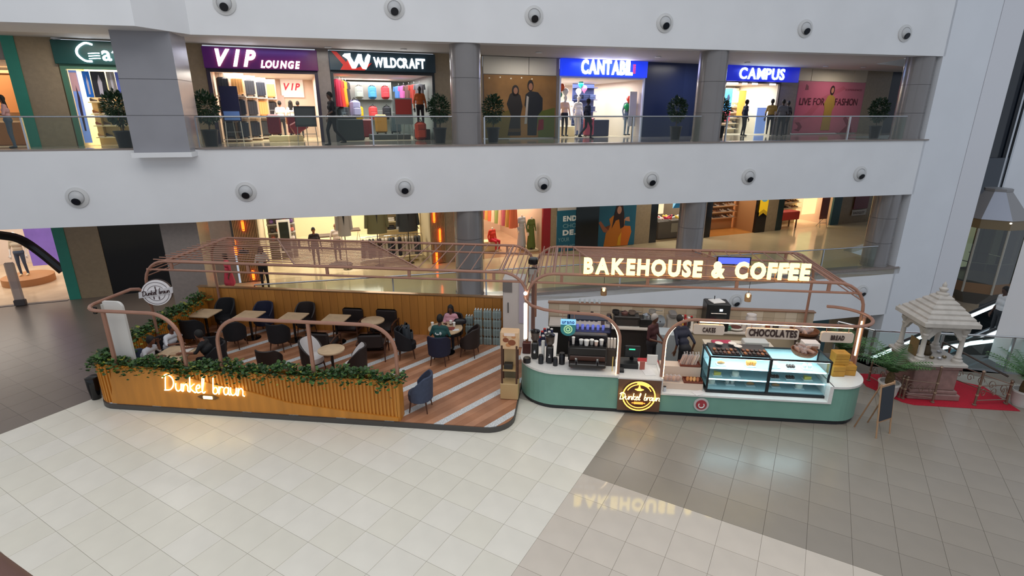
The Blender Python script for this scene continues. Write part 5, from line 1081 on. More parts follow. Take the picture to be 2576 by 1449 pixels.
for k in range(3): pack(-2.9, 14.4, DZ+.003+.272*k, 'water bottle pack, %s layer of the short left stack' % rows[k], True)
# menu stand at the deck edge
t = kthing('menu_stand','wooden display stand with a bread photo on top','display stand',-1.33,11.25,DZ)
for sx in (-1.5,-1.16):
    for sy in (11.12,11.38): b = MB(); b.box(sx-.02,sx+.02,sy-.02,sy+.02,DZ,1.5); kob('leg', b, m_legw, t)
b = MB(); b.rbox((-1.33,11.25,.34),(.42,.34,.40),.01); kob('lower_box', b, col('#c0a070'), t); b = MB(); b.box(-1.5,-1.16,11.1,11.4,.86,.89); kob('shelf_board', b, col('#b89868'), t); b = MB(); b.box(-1.48,-1.18,11.36,11.38,.56,.84); kob('back_panel', b, col('#6a6048'), t); b = MB(); b.box(-1.48,-1.18,11.36,11.38,.9,1.38); kob('back_panel', b, col('#c8a87a'), t)
b = MB(); b.rbox((-1.33,11.25,1.62),(.42,.28,.42),.015); tb_ = kob('photo_box', b, col('#dbb48a'), t)
for q in ((-.08,.02,.07),(.06,-.04,.09),(-.02,-.1,.06),(.1,.1,.05),(-.1,.12,.05)): b = MB(); b.plate(disc(-1.33+q[0],1.62+q[1],q[2],q[2]*.8,12), 11.106-.002*q[2], 11.112); kob('print', b, col('#8a4a2a' if q[2] > .06 else '#c98a58'), tb_)
b = MB(); b.plate([(-1.45,1.74),(-1.2,1.74),(-1.2,1.81),(-1.45,1.81)], 11.104, 11.112); kob('print', b, col('#f0d8c8'), tb_)
flat('plant_basket','small dark wire basket on the stand shelf','basket',-1.36,11.22,.893,.2,.16,.12,'#2a2622')
# ================================================================== KIOSK: COFFEE COUNTER
m_green = mat('green_fluted','#77a392',.45,noise=.05,nscale=3,wave=14); m_top = mat('white_quartz','#e4e0da',.25,noise=.03,nscale=20); m_plk = mat('black_plinth','#22262a',.4)
CX0, CX1, CY0 = -1.13, 6.55, 11.0
ct = kthing('counter','green fluted coffee counter with white top and rounded ends','counter',2.7,11.5)
def cpoly(o):                                       # U-shaped plan, o = inset
    return ([(CX0+o,13.3)]+[(CX0+o+(.9-o)-(.9-o)*math.cos(math.radians(a)), CY0+.9-(.9-o)*math.sin(math.radians(a))) for a in range(0,91,9)]
            +[(CX1-.7+(.7-o)*math.sin(math.radians(a)), CY0+.7-(.7-o)*math.cos(math.radians(a))) for a in range(0,91,9)]+[(CX1-o,12.25)])
outp = cpoly(0); back = [(5.75,12.25),(5.75,11.85),(-.3,11.85),(-.3,13.3)]
def cut(poly, xa, xb): return clip(clip(poly, 1, 0, xb), -1, 0, -xa)
def body(o, z0, z1, segs, name, m):
    for xa, xb in segs:
        full = cpoly(o)
        for pc in ([p for p in (cut(full+[(CX1-o,11.85),(CX0+o,11.85)], xa, xb),)]):
            pass
        b = MB(); b.prism(cut([q for q in full if q[1] < 11.86]+[(CX1-o,11.85),(CX0+o,11.85)], xa, xb), z0, z1); kob(name, b, m, ct)
body(.05, 0, .10, ((-2,7),), 'plinth', m_plk)
body(.02, .10, .90, ((-2,1.16),(5.7,7)), 'body', m_green); body(.02, .10, .53, ((2.11,5.7),), 'body', m_green)
body(-.015, .90, .95, ((-2,1.16),(5.7,7)), 'worktop', m_top); body(-.01, .53, .57, ((2.11,5.7),), 'worktop', m_top)
b = MB(); b.box(5.64,5.72,CY0-.012,11.85,.53,.95); kob('worktop_step', b, m_top, ct); b = MB(); b.box(2.08,2.13,CY0-.012,11.85,.53,.93); kob('worktop_step', b, m_top, ct)
b = MB(); b.box(CX0+.02,-.3,11.85,13.3,0,.9); kob('return_body', b, m_green, ct); b = MB(); b.box(CX0-.01,-.28,11.85,13.32,.9,.95); kob('worktop', b, m_top, ct)
b = MB(); b.box(5.75,CX1-.02,11.85,12.25,0,.9); kob('return_body', b, m_green, ct); b = MB(); b.box(5.73,CX1+.01,11.85,12.27,.9,.95); kob('worktop', b, m_top, ct)
b = MB(); b.box(1.16,2.10,CY0-.03,11.85,.10,.88); kob('till_panel', b, mat('brown_laminate','#6a4c3a',.45,noise=.06,nscale=6), ct); b = MB(); b.box(1.14,2.12,CY0-.02,11.87,.88,.91); kob('worktop', b, m_top, ct)
# lit round logo
lg = kthing('lit_logo','glowing round logo with cursive Dunkel braun on the brown panel','sign',1.62,CY0-.07,.5); e_gold = glow('#ffbe50', 2.6)
def loop(rr, a0, a1, r, nm='ring', n=30):
    full = abs(a1-a0) >= 360; b = MB(); b.tube([(rr*math.cos(math.radians(a0+(a1-a0)*i/n)), -.01, rr*math.sin(math.radians(a0+(a1-a0)*i/n))) for i in range(n if full else n+1)], r, 6, closed=full); obj(nm, b, e_gold, lg, smooth=True)
b = MB(); b.plate(disc(0,0,.37,.37,36), .0, .03); obj('backplate', b, col('#4a2c20',.5), lg)
loop(.355,0,360,.014); loop(.29,28,152,.009,'arc'); loop(.29,205,335,.009,'arc'); loop(.32,50,100,.012,'arc')
script(lg,'Dunkel braun',-.42,-.045,-.075,.17,.88,.009,glow('#ffe08a', 4))
b = MB(); b.plate([(-.1,.17),(-.03,.19),(0,.29),(.03,.19),(.1,.17),(.04,.14),(-.04,.14)], -.02, 0); obj('emblem', b, e_gold, lg); b = MB(); b.rbox((0,-.015,-.17),(.2,.02,.06),.01); b.rbox((0,-.015,-.17),(.3,.015,.02),.005); obj('emblem', b, glow('#e8963c',1.6), lg)
x_, z_0 = Kp(1764,1018,CY0); t = kthing('round_sticker','round red sticker with white swirl on the green counter front','sticker',x_,CY0-.005,z_0); b = MB(); b.plate(disc(x_,z_0,.165,.165,28), CY0-.006, CY0+.018); kob('disc', b, col('#c4beba'), t); b = MB(); b.plate(disc(x_,z_0,.12,.12,24), CY0-.012, CY0-.006); kob('print', b, col('#a83a40'), t)
b = MB(); b.tube([(x_+.06*math.cos(math.radians(a)), CY0-.014, z_0-.01+.06*math.sin(math.radians(a))) for a in range(140,420,20)], .014, 6); kob('print', b, col('#e2e0da'), t)
# tube arches on the counter, with warm LED lines, and hanging category signs
ar = kthing('tube_arch','copper tube rail with warm LED line over the coffee machine','screen',.2,CY0+.12,.95); e_led = glow('#ffe2b0', 6)
pth = [(1.14,CY0+.1,.93),(1.14,CY0+.1,1.75)]+[(x,CY0+.1,z) for x, z in arc(.54,1.75,.6,0,90,8)]+[(-.1,CY0+.12,2.36),(-.55,CY0+.22,2.37),(-.85,CY0+.42,2.38),(-1.0,CY0+.7,2.39),(-1.06,CY0+1.0,2.39)]
vtube(pth, .036, ar, 'rail'); b = MB(); b.tube([(x-.038,y,z) for x, y, z in pth[:9]], .012, 6); kob('led_strip', b, e_led, ar)
b = MB(); b.box(-1.07,-.99,CY0+.86,CY0+.94,1.36,2.26); kob('led_tube', b, glow('#fff0d0',5), ar); b = MB(); b.ell((-1.04,CY0+.92,2.5),(.045,.045,.045),12); kob('lamp_ball', b, glow('#fff4e0',6), ar, True)
ar2 = kthing('tube_arch','copper tube arch with warm LED line over the pastry case','screen',4.2,CY0+.1,.57)
pth = [(2.10,CY0+.1,.93),(2.10,CY0+.1,1.72)]+[(x,CY0+.1,z) for x, z in arc(2.70,1.72,.6,180,90,8)]+[(5.9,CY0+.1,2.31)]+[(5.9+.62*math.sin(math.radians(a)), CY0+.1+.62-.62*math.cos(math.radians(a)), 2.31) for a in range(12,181,14)]
vtube(pth, .036, ar2, 'rail'); b = MB(); b.tube([(x+.038,y,z) for x, y, z in pth[:9]], .012, 6); kob('led_strip', b, e_led, ar2); b = MB(); b.tube([(2.8,CY0+.1,2.272),(5.9,CY0+.1,2.272)], .012, 6); kob('led_strip', b, e_led, ar2)
b = MB(); b.tube([(6.42,CY0+.72,.95),(6.42,CY0+.72,2.31)], .034, 8); kob('post', b, m_pipe, ar2); b = MB(); b.tube([(6.37,CY0+.69,1.4),(6.36,CY0+.68,2.22)], .018, 6); kob('led_strip', b, glow('#fff0b0',6), ar2)
def hang(px0, px1, py0, py1, text, label, small=False):
    x0, z1 = Kp(px0,py0,CY0+.08); x1, z0 = Kp(px1,py1,CY0+.08); z1 = z0+(.22 if not small else .19); t = kthing('hanging_sign',label,'sign',(x0+x1)/2,CY0+.08,z0,'hanging category signs'); b = MB(); b.plate(rrect(x0,x1,z0,z1,(.04,)*4,4), CY0+.05, CY0+.12); kob('board', b, col('#d8c4b2',.5), t)
    w = (x1-x0)*(.42 if len(text) < 7 else .92); letters(t, text, -w/2, -.045, .06, .1 if len(text) < 7 else .15, w, col('#3a2622'), .04, .02, gap=.06)
    for x in (x0+.1, x1-.1): b = MB(); b.tube([(x,CY0+.09,z1),(x,CY0+.1,2.30)], .008, 5); kob('hanger', b, m_pipe, t)
hang(1745,1820,818,842,'CAKES','hanging sign board reading CAKES'); hang(1878,2006,828,854,'CHOCOLATES','wide hanging sign board reading CHOCOLATES'); hang(2066,2143,838,862,'BREAD','hanging sign board reading BREAD')
# canopy over the counter and its lit lettering
cr = canopy('r','copper-coloured tube canopy over the coffee counter', -1.0, 6.5, 12.0, 14.6, 2.98, .95, DZ, .9, 2.7, (.03,.95,3.25,4.6), False)
bs = kthing('lit_lettering','large glowing yellow BAKEHOUSE & COFFEE letters on the canopy front','sign',2.5,11.93,3.0)
xl, zl_ = Kp(1468,682,11.9); xr, zr_ = Kp(2034,705,11.9)
letters(bs,'BAKEHOUSE & COFFEE',xl-2.5,-.03,.06,.34,xr-xl,glow('#ffe488',2.6),.045,.05,gap=.12); b = MB(); b.tube([(xl,11.97,3.03),(xr,11.97,3.03)], .02, 6); kob('mounting_rail', b, m_pipe, bs); b = MB(); b.tube([(xl,11.97,3.3),(xr,11.97,3.3)], .015, 6); kob('mounting_rail', b, m_pipe, bs)
for k in range(9): x = xl+.1+(xr-xl-.2)*k/8; b = MB(); b.tube([(x,11.97,2.98),(x,11.97,3.3)], .012, 5); kob('upright', b, m_pipe, bs)
t = kthing('light_box','blue screen lying on the canopy slats behind the lettering','screen',3.9,13.2,3.03); b = MB(); b.box(3.55,4.35,13.15,13.2,3.02,3.22); kob('housing', b, m_black, t); b = MB(); b.box(3.58,4.32,13.14,13.15,3.04,3.2); kob('panel', b, glow('#4a5cd8',1.2), t)
for px, py, l in ((1519,731,'above the till side of the counter'),(1882,746,'above the pastry case')):
    x_, z_ = Kp(px,py,12.9); t = kthing('pendant_lamp','small glass pendant lamp '+l,'lamp',x_,12.9,z_,'glass pendant lamps'); b = MB(); b.lathe([(.075,-.12),(.08,.04),(.05,.09),(.02,.1)],14,(x_,12.9,z_)); kob('glass_shade', b, glass('amber_glass','#f0cfa8',.08), t, True); b = MB(); b.ell((x_,12.9,z_+.02),(.035,.035,.05),10); kob('bulb', b, glow('#ffc470',14), t, True); b = MB(); b.tube([(x_,12.9,z_+.1),(x_,12.9,2.98)], .006, 5); kob('cord', b, m_black, t)
# shield sign
xa_, za_ = Kp(1411,800,CY0+.1); xb_, _z = Kp(1449,800,CY0+.1); zb_ = Kp(1430,843,CY0+.1)[1]; xm = (xa_+xb_)/2; w_ = xb_-xa_
t = kthing('shield_sign','blue and teal shield-shaped hanging sign reading urano','sign',xm,CY0+.06,zb_); b = MB(); b.plate([(xa_,za_),(xb_,za_),(xb_,zb_+w_*.45)]+[(xm+w_/2*math.cos(math.radians(a)), zb_+w_*.45+w_*.45*math.sin(math.radians(a))) for a in range(0,-181,-20)], CY0+.05, CY0+.07); kob('board', b, col('#2f7c80',.4,emit=.15), t)
b = MB(); b.box(xa_,xb_,CY0+.042,CY0+.05,za_-.13,za_); kob('name_strip', b, col('#8fd0f4',.4,emit=.6), t); letters(t,'urano',xa_-xm+.03,-.03,za_-zb_-.1,.085,w_-.06,col('#1c4a90'),.03,.01,gap=.1)
for rr in (.085,.04): b = MB(); b.tube([(xm+rr*math.cos(a), CY0+.045, zb_+w_*.48+rr*math.sin(a)) for a in (2*PI*i/20 for i in range(20))], .014, 6, closed=True); kob('emblem', b, col('#b8e0a8',.4,emit=.3), t)
for x in (xa_+.04, xb_-.04): b = MB(); b.tube([(x,CY0+.06,za_),(x,CY0+.1,2.36)], .006, 5); kob('hanger', b, m_pipe, t)
# ---- machines on the counter
CZ = .952
t = kthing('espresso_machine','two-group black espresso machine with cups on top','coffee machine',.45,11.45,CZ)
b = MB(); b.rbox((.45,11.5,1.28),(.88,.42,.36),.03); kob('body', b, col('#1c1817',.3), t); b = MB(); b.rbox((.45,11.36,1.08),(.84,.5,.1),.02); kob('drip_tray', b, col('#2a2624',.3), t); b = MB(); b.rbox((.45,11.275,1.2),(.8,.03,.12),.01); kob('front_panel', b, col('#4a2c22',.3), t)
b = MB(); b.box(.03,.87,11.3,11.7,1.46,1.49); kob('cup_rail', b, m_black, t); b = MB(); b.rbox((.45,11.62,1.58),(.9,.16,.2),.02); kob('rear_panel', b, col('#14121a',.3), t)
for x in (.2,.68):
    b = MB(); b.cyl((x,11.26,1.12),(x,11.26,1.22),.035,n=12); g_ = kob('group_head', b, m_chrome, t); b = MB(); b.cyl((x,11.24,1.14),(x,11.08,1.12),.016,n=8); kob('portafilter', b, m_black, g_)
for sx in (.1,.8):
    for sy in (11.3,11.6): b = MB(); b.cyl((sx,sy,CZ),(sx,sy,1.05),.03,n=10); kob('foot', b, col('#9a2a2c',.4), t)
for i, (x, y, h_, r_) in enumerate(((.12,11.4,.16,.035),(.3,11.42,.1,.05),(.42,11.36,.12,.06),(.54,11.42,.11,.05),(.64,11.38,.1,.045),(.76,11.42,.12,.05))): cup(x, y, 1.492, '%s cup from the left on top of the espresso machine' % pos[i], h_, r_, ('#d8cfc8','#c8c4c0','#d8d4d0','#b0aca8','#d8b8a8','#d0ccc8')[i])
def grinder(x, y, label):
    t = kthing('coffee_grinder',label,'grinder',x,y,CZ); b = MB(); b.rbox((x,y,1.17),(.17,.2,.42),.03); kob('body', b, col('#17161a',.35), t); b = MB(); b.lathe([(.05,.38),(.1,.46),(.11,.62),(.10,.63)],16,(x,y,1.0)); kob('hopper', b, mat('smoked_hopper','#4a3a30',.2,alpha=.8), t, True); b = MB(); b.lathe([(.115,.63),(.115,.66),(.02,.67)],16,(x,y,1.0)); kob('lid', b, m_black, t, True); b = MB(); b.cyl((x,y-.1,1.2),(x,y-.18,1.17),.025,n=8); kob('spout', b, m_chrome, t)
grinder(-.42,11.5,'black coffee grinder with smoked hopper left of the espresso machine'); grinder(-.78,11.7,'short black grinder at the rounded counter end')
def jar(x, y, z, r, h, hexc, label, grp, cat='jar', lid='#1a1a1a', nm='canister'):
    t = kthing(nm,label,cat,x,y,z,grp); b = MB(); b.lathe([(r,0),(r*1.02,h*.1),(r*1.02,h*.8),(r*.85,h*.86),(r*.85,h*.9)],14,(x,y,z)); kob('vessel', b, col(hexc,.35), t, True); b = MB(); b.lathe([(r*.9,h*.9),(r*.9,h),(r*.1,h*1.01)],14,(x,y,z)); kob('lid', b, col(lid,.4), t, True)
jar(-.13,11.45,CZ,.07,.28,'#15151a','tall black knock-out canister beside the grinder','canisters on the counter'); jar(-.28,11.35,CZ,.055,.2,'#1c1c20','short black canister beside the grinder','canisters on the counter'); jar(-.95,11.45,CZ,.09,.12,'#17161a','low black dome at the rounded counter end','canisters on the counter'); jar(-.62,11.42,CZ,.06,.22,'#202024','black canister with white label at the counter end','canisters on the counter')
t = kthing('cup_tower','tall stack of white paper cups','cups',-.58,11.6,CZ)
for k in range(9): b = MB(); b.lathe([(.032,.05*k),(.042,.05*k+.1),(.036,.05*k+.1)],12,(-.58,11.6,CZ)); kob('cup', b, col('#eceae4',.5), t, True)
flat('tissue_box','dark red box under the light tube at the counter end','box',-1.0,11.98,CZ,.2,.16,.28,'#4a1c18',0,.01); flat('syrup_rack','dark cup rack right of the espresso machine','rack',1.0,11.6,CZ,.2,.3,.42,'#2a201c')
for i in range(3): jar(.93+.07*i,11.55,CZ+.425,.032,.24,'#d0c4b8','white lidded cup stack on the dark rack','cups on the dark rack','cup','#e8e2da','paper_cup')
flat('price_card','small price card on a stem beside the espresso machine','card',1.02,11.2,CZ,.02,.02,.36,'#c8b068'); flat('cash_register','black till cash drawer','till',1.42,11.62,.912,.42,.36,.12,'#141517')
t = kthing('till_monitor','black till monitor turned away with a green light','monitor',1.5,11.7,1.034); b = MB(); b.rbox((1.5,11.68,1.25),(.36,.05,.3),.015); kob('housing', b, col('#1e2022',.4), t); b = MB(); b.box(1.42,1.56,11.648,11.655,1.3,1.325); kob('status_light', b, glow('#30d890',2), t); b = MB(); b.cyl((1.5,11.72,1.034),(1.5,11.7,1.15),.05,n=12); kob('stand', b, m_black, t)
flat('card_terminal','black card terminal on the till side','card reader',1.24,11.3,.912,.1,.16,.06,'#1a1a1e'); flat('payment_stand','red and white payment stand beside the till','stand',1.72,11.45,.912,.11,.04,.2,'#a85a4c'); flat('menu_card','white menu card lying on the till counter','card',1.85,11.3,.912,.24,.3,.006,'#e6e2de',.2); flat('till_shield','white back panel of the till counter','panel',1.98,11.75,.912,.24,.04,.24,'#dedad4')
# ---- stepped bread stand
t = kthing('bread_stand','pale stepped stand for bread trays','stand',2.65,11.5,.572); b = MB(); b.box(2.16,3.06,11.22,11.6,.572,.72); kob('lower_step', b, col('#d8c0ac'), t); b = MB(); b.box(2.16,3.06,11.55,11.84,.572,.98); kob('upper_step', b, col('#d8c0ac'), t)
def tray(x, y, z, w, d, label):
    t = kthing('bread_tray',label,'tray',x,y,z,'wooden bread trays'); b = MB(); b.box(x-w/2,x+w/2,y-d/2,y+d/2,z,z+.015); kob('base', b, col('#6a3020'), t)
    for q in ((x-w/2,x+w/2,y-d/2,y-d/2+.012),(x-w/2,x+w/2,y+d/2-.012,y+d/2),(x-w/2,x-w/2+.012,y-d/2+.012,y+d/2-.012),(x+w/2-.012,x+w/2,y-d/2+.012,y+d/2-.012)): b = MB(); b.box(*q,z+.015,z+.05); kob('rim', b, col('#7a3a26'), t)
tray(2.82,11.68,.983,.46,.26,'wooden tray of wrapped baguettes on the upper step'); tray(2.85,11.36,.723,.42,.24,'wooden tray of rolls on the lower step')
m_wrap = mat('cellophane','#e8dcd8',.08,alpha=.3)
def loaf(x, y, z, L, r, rz, hexc, label, grp, wrapd=False, tilt=0):
    t = thing('bread_loaf',label,'bread',K(x,y,z),KA+rz,grp); t.rotation_euler = (0,tilt,KA+rz); b = MB(); b.tube([(-L/2,0,r*.8),(-L*.4,0,r*.85),(-L*.15,0,r),(L*.15,0,r),(L*.4,0,r*.85),(L/2,0,r*.8)], [r*.3,r*.75,r,r,r*.75,r*.3], 10); obj('crust', b, mat('crust_'+hexc[1:],hexc,.6,noise=.25,nscale=25), t, smooth=True)
    if wrapd:
        b = MB(); b.tube([(-L*.55,0,r),(L*.5,0,r),(L*.62,0,r*1.1),(L*.75,.02,r*1.5)], [r*1.15,r*1.2,r*.35,r*.7], 8); obj('wrapper', b, m_wrap, t)
for i in range(6): loaf(2.66+.065*i, 11.68+.03*(i % 2), 1.06, .30, .032, .6, ('#b87a48','#c08a58','#a86a3c')[i % 3], '%s wrapped baguette from the left in the upper tray' % pos[i], 'wrapped baguettes', True, -1.15)
for i in range(4): loaf(2.74+.075*i, 11.36, .74, .2, .038, 1.3, ('#b5703c','#c88a50','#d09a60','#a8623a')[i], '%s bread roll from the left in the lower tray' % pos[i], 'rolls in the lower tray')
for i in range(4): loaf(2.26+.09*i, 11.36, .723, .17, .05, 1.2, ('#b0703c','#9a5a2c','#c08048','#a86838')[i], '%s bagged loaf from the left on the lower step' % pos[i], 'bagged loaves', True)
flat('leaflet','white leaflet lying over the counter edge','leaflet',2.95,11.1,.574,.26,.18,.004,'#e8e0dc',.5); jar(2.2,11.1,.572,.035,.12,'#c8c8ca','small steel dispenser at the left end of the low counter','dispenser','dispenser','#303030','dispenser')
# ---- pastry case
f0, f1, fy0, fy1, fz0, fz1 = 3.13, 5.66, 11.16, 11.84, .572, 1.42
pc = kthing('pastry_case','black-framed glass pastry display case lit cold white','display case',4.4,11.5,fz0); m_fr = col('#15171a',.3)
for x in (f0, 4.42, f1):
    b = MB(); w = .06 if x == 4.42 else .035; b.box(x-w/2,x+w/2,fy0,fy0+.04,fz0+.05,fz1); kob('upright', b, m_fr, pc)
for x in (f0, f1): b = MB(); b.box(x-.018,x+.018,fy1-.04,fy1,fz0+.05,fz1); kob('upright', b, m_fr, pc)
b = MB(); b.box(f0-.02,f1+.02,fy0-.01,fy1,fz0,fz0+.05); kob('base', b, m_fr, pc); b = MB(); b.box(f0-.02,f1+.02,fy1-.03,fy1,fz0+.05,fz1); kob('back_panel', b, col('#b8ccd0',.3), pc)
for y in (fy0, fy1-.04): b = MB(); b.box(f0-.02,f1+.02,y,y+.04,fz1,fz1+.03); kob('top_rail', b, m_fr, pc)
for x in (f0, 4.42, f1): b = MB(); b.box(x-.02,x+.02,fy0+.04,fy1-.04,fz1,fz1+.03); kob('top_rail', b, m_fr, pc)
b = MB(); b.box(f0,f1,fy0+.03,fy1-.03,fz1+.005,fz1+.02); kob('top_glass', b, g_case, pc)
for xa_, xb_ in ((f0+.02,4.39),(4.45,f1-.02)): b = MB(); b.box(xa_,xb_,fy0+.012,fy0+.02,fz0+.05,fz1); kob('front_glass', b, g_case, pc)
for x in (f0, f1): b = MB(); b.box(x-.004,x+.004,fy0+.04,fy1-.04,fz0+.05,fz1); kob('side_glass', b, g_case, pc)
SH_ = (fz0+.07, .86, 1.13)
for z in SH_[1:]: b = MB(); b.box(f0+.02,f1-.02,fy0+.1,fy1-.04,z-.012,z); kob('glass_shelf', b, mat('pale_shelf','#a8c4c8',.15), pc); b = MB(); b.box(f0+.02,f1-.02,fy0+.1,fy0+.115,z-.02,z+.004); kob('light_strip', b, glow('#d8f4ff',3.2), pc)
b = MB(); b.box(f0+.02,f1-.02,fy0+.05,fy0+.08,fz1-.03,fz1); kob('light_strip', b, glow('#e8f8ff',5), pc); b = MB(); b.box(f0+.02,f1-.02,fy0+.05,fy1-.04,fz0+.05,fz0+.07); kob('floor_plate', b, mat('pale_shelf','#a8c4c8',.15), pc)
area('case_light', K(3.8,11.45,fz1-.04), 1.1, .4, 11, (.78,.95,1), (0,0,KA)); area('case_light', K(5.05,11.45,fz1-.04), 1.1, .4, 11, (.78,.95,1), (0,0,KA))
def pastry(x, y, z, kind, label, grp='pastries in the case'):
    t = kthing('pastry',label,'pastry',x,y,z,grp); b = MB(); b.rbox((x,y,z+.008),(.2,.15,.014),.003); kob('cake_board', b, col('#d8e4e6',.4), t)
    b = MB(); z += .016
    if kind == 'cake': b.lathe([(.07,0),(.075,.02),(.075,.08),(.06,.095),(.002,.1)],16,(x,y,z)); m = col('#e8e0d0')
    elif kind == 'choc': [b.rbox((x-.06+.06*i,y,z+.03),(.05,.1,.06),.012) for i in range(3)]; m = col('#3a2018')
    elif kind == 'muff': [b.lathe([(.03,0),(.04,.05),(.05,.07),(.035,.1),(.002,.11)],10,(x-.055+.11*i,y,z)) for i in range(2)]; m = col('#c8c0b8')
    elif kind == 'oran': [b.lathe([(.03,0),(.045,.06),(.05,.09),(.02,.12),(.002,.125)],10,(x-.07+.07*i,y+.02*(i % 2),z)) for i in range(3)]; m = col('#e09038')
    elif kind == 'slice': b.prism([(x-.08,y-.05),(x+.08,y-.02),(x-.06,y+.06)], z, z+.07); m = col('#d8c058')
    else: b.tube([(x-.08,y,z+.03),(x,y,z+.045),(x+.08,y,z+.03)], [.02,.04,.02], 8); m = col('#b07a48')
    kob('cake', b, m, t, True)
for i, (x, k, kd, l) in enumerate(((3.45,2,'roll','brown eclair on the top shelf of the left case'),(4.1,2,'oran','orange cupcakes on the top shelf of the left case'),(3.4,1,'slice','yellow slice on the middle shelf of the left case'),(3.8,1,'cake','small white cake on the middle shelf of the left case'),(3.7,0,'muff','pair of white muffins at the bottom of the left case'),(4.15,0,'roll','pastry roll at the bottom of the left case'),(3.3,0,'cake','pale tart at the bottom left of the left case'),
   (4.62,2,'cake','white cake on the top shelf of the right case'),(4.95,2,'choc','dark chocolate pieces on the top shelf of the right case'),(5.3,2,'muff','muffins on the top shelf of the right case'),(4.65,1,'choc','chocolate bars on the middle shelf of the right case'),(4.98,1,'choc','brownies in the middle of the right case'),(5.35,1,'slice','pale yellow cake slice in the right case'),(4.7,0,'roll','pastry roll at the bottom of the right case'),(5.2,0,'cake','white tart at the bottom of the right case'))): pastry(x, 11.45, SH_[k]+.002, kd, l)
# trays, plates and basket on the case
TC = fz1+.031
for k in range(2):
    t = kthing('chocolate_tray','%s black tray of chocolates on the pastry case' % ('left','right')[k],'tray',3.48+.62*k,11.5,TC); b = MB(); b.rbox((3.48+.62*k,11.5,TC+.03),(.6,.6,.06),.01); kob('tray_body', b, col('#17171c',.35), t)
    for i in range(6):
        for j in range(2): b = MB(); b.rbox((3.26+.62*k+.09*i,11.25+.16*j,TC+.075),(.06,.1,.03),.008); kob('chocolate', b, col(('#4a2418','#b06a38','#6a3a28','#2a1410')[(i*3+j+k) % 4],.4), t)
for i, (x, y) in enumerate(((3.42,11.68),(3.72,11.7),(3.8,11.55))): b = MB(); b.lathe([(.03,0),(.06,.008),(.09,.02),(.085,.022),(.04,.012),(.002,.01)],18); tag(obj('saucer', b, col('#ece6dc',.35), None, K(x,y,TC+.092), KA, True), '%s small white plate on the chocolate trays' % pos[i], 'plate', 'white plates on the case')
def basket(x, y, z, r, label, n, grp, seed):
    t = kthing('bread_basket',label,'basket',x,y,z); b = MB(); b.lathe([(r*.75,0),(r*.95,.06),(r,.12),(r*.94,.12),(r*.85,.05),(r*.6,.015)],20,(x,y,z)); kob('basket_body', b, mat('wicker','#7a4a2c',.7,noise=.4,nscale=40), t, True)
    rr = random.Random(seed)
    for i in range(n): a = 2*PI*i/n; q = r*.5*(1 if i % 3 else .3); loaf(x+q*math.cos(a), y+q*math.sin(a), z+.05+.03*(i % 3), .17, .038, rr.uniform(0,3), ('#9a5c34','#b87848','#8a4c2c')[i % 3], 'wrapped bread roll in the '+grp, 'rolls in the '+grp, True, rr.uniform(-.5,-.1))
basket(5.2,11.5,TC,.27,'wicker bread basket on top of the pastry case',8,'basket on the pastry case',2)
flat('cake_box','white cake box with brown print behind the pastry case','box',5.6,12.0,.952,.3,.3,.3,'#ded4cc',.1,.01) if False else None
def carton(x, y, z, w, d, h, label, rz):
    t = thing('carton',label,'box',K(x,y,z),KA+rz,'yellow-brown cartons'); b = MB(); b.rbox((0,0,h/2),(w,d,h),.006); obj('box', b, mat('kraft_yellow','#c08c34',.6,noise=.08,nscale=8), t); b = MB(); b.box(-w/2-.001,w/2+.001,-d/2-.001,-d/2+.002,h*.52,h*.56); obj('lid_seam', b, col('#8a5c1c'), t); b = MB(); b.box(-w*.2,w*.2,-.01,.01,h,h+.003); obj('tab', b, col('#a8742a'), t)
carton(6.0,11.62,.952,.27,.26,.24,'yellow carton at the left of the counter-end pile',.1); carton(6.28,11.7,.952,.26,.26,.24,'yellow carton at the right of the counter-end pile',-.05); carton(6.08,11.72,1.196,.3,.26,.13,'lower of the two flat yellow cartons on the pile',0); carton(6.08,11.72,1.33,.3,.26,.13,'topmost yellow carton of the pile',.04)
t = kthing('white_carton','white printed carton behind the pastry case','box',5.55,12.05,.0); b = MB(); b.rbox((5.55,12.05,1.42),(.34,.26,.24),.006); kob('box', b, col('#ded2cc'), t); b = MB(); b.box(5.5,5.68,11.915,11.92,1.34,1.48); kob('print', b, col('#a07a6a'), t); b = MB(); b.box(5.38,5.72,11.93,12.2,0,1.3); kob('stand', b, col('#8a8480'), t)
# ---- back counter, back wall and appliances
m_tilew = mat('back_tiles','#b5a590',.5,noise=.12,nscale=3)
bwl = kthing('tiled_partition','low beige tiled wall behind the coffee counter','partition',3,14.75,0); b = MB(); b.box(-.6,6.75,14.72,14.82,0,1.3); kob('core', b, m_tilew, bwl); b = MB(); b.box(-.62,6.77,14.68,14.85,1.3,1.33); kob('cap', b, mat('copper_cap','#a07860',.3,metal=.4), bwl)
tb2 = MB(); tb2.box(-.145,.145,-.008,0,-.095,.095); tm2 = [tb2.mesh('tile', mat('back_tile_%d' % i, h, .4)) for i, h in enumerate(('#b8a892','#ac9c86','#c2b4a0'))]
for i in range(24):
    for j in range(2): obj('tile', tm2[(i*5+j*3) % 3], None, bwl, (-.45+.3*i-3, -.03, 1.0+.2*j))
bc = kthing('back_counter','dark back counter with pale top behind the coffee bar','counter',3,14.3,0); b = MB(); b.box(-.55,6.7,14.0,14.66,.85,.89); kob('worktop', b, col('#c8c0b8',.3), bc); b = MB(); b.box(-.55,2.2,14.05,14.66,0,.85); kob('cabinet', b, col('#241f1e',.4), bc)
b = MB(); b.box(2.24,3.0,14.02,14.66,0,.85); kob('cabinet', b, col('#6d6a6c',.35), bc); b = MB(); b.box(3.04,6.7,14.05,14.66,0,.85); kob('cabinet', b, col('#b8a890',.4), bc)
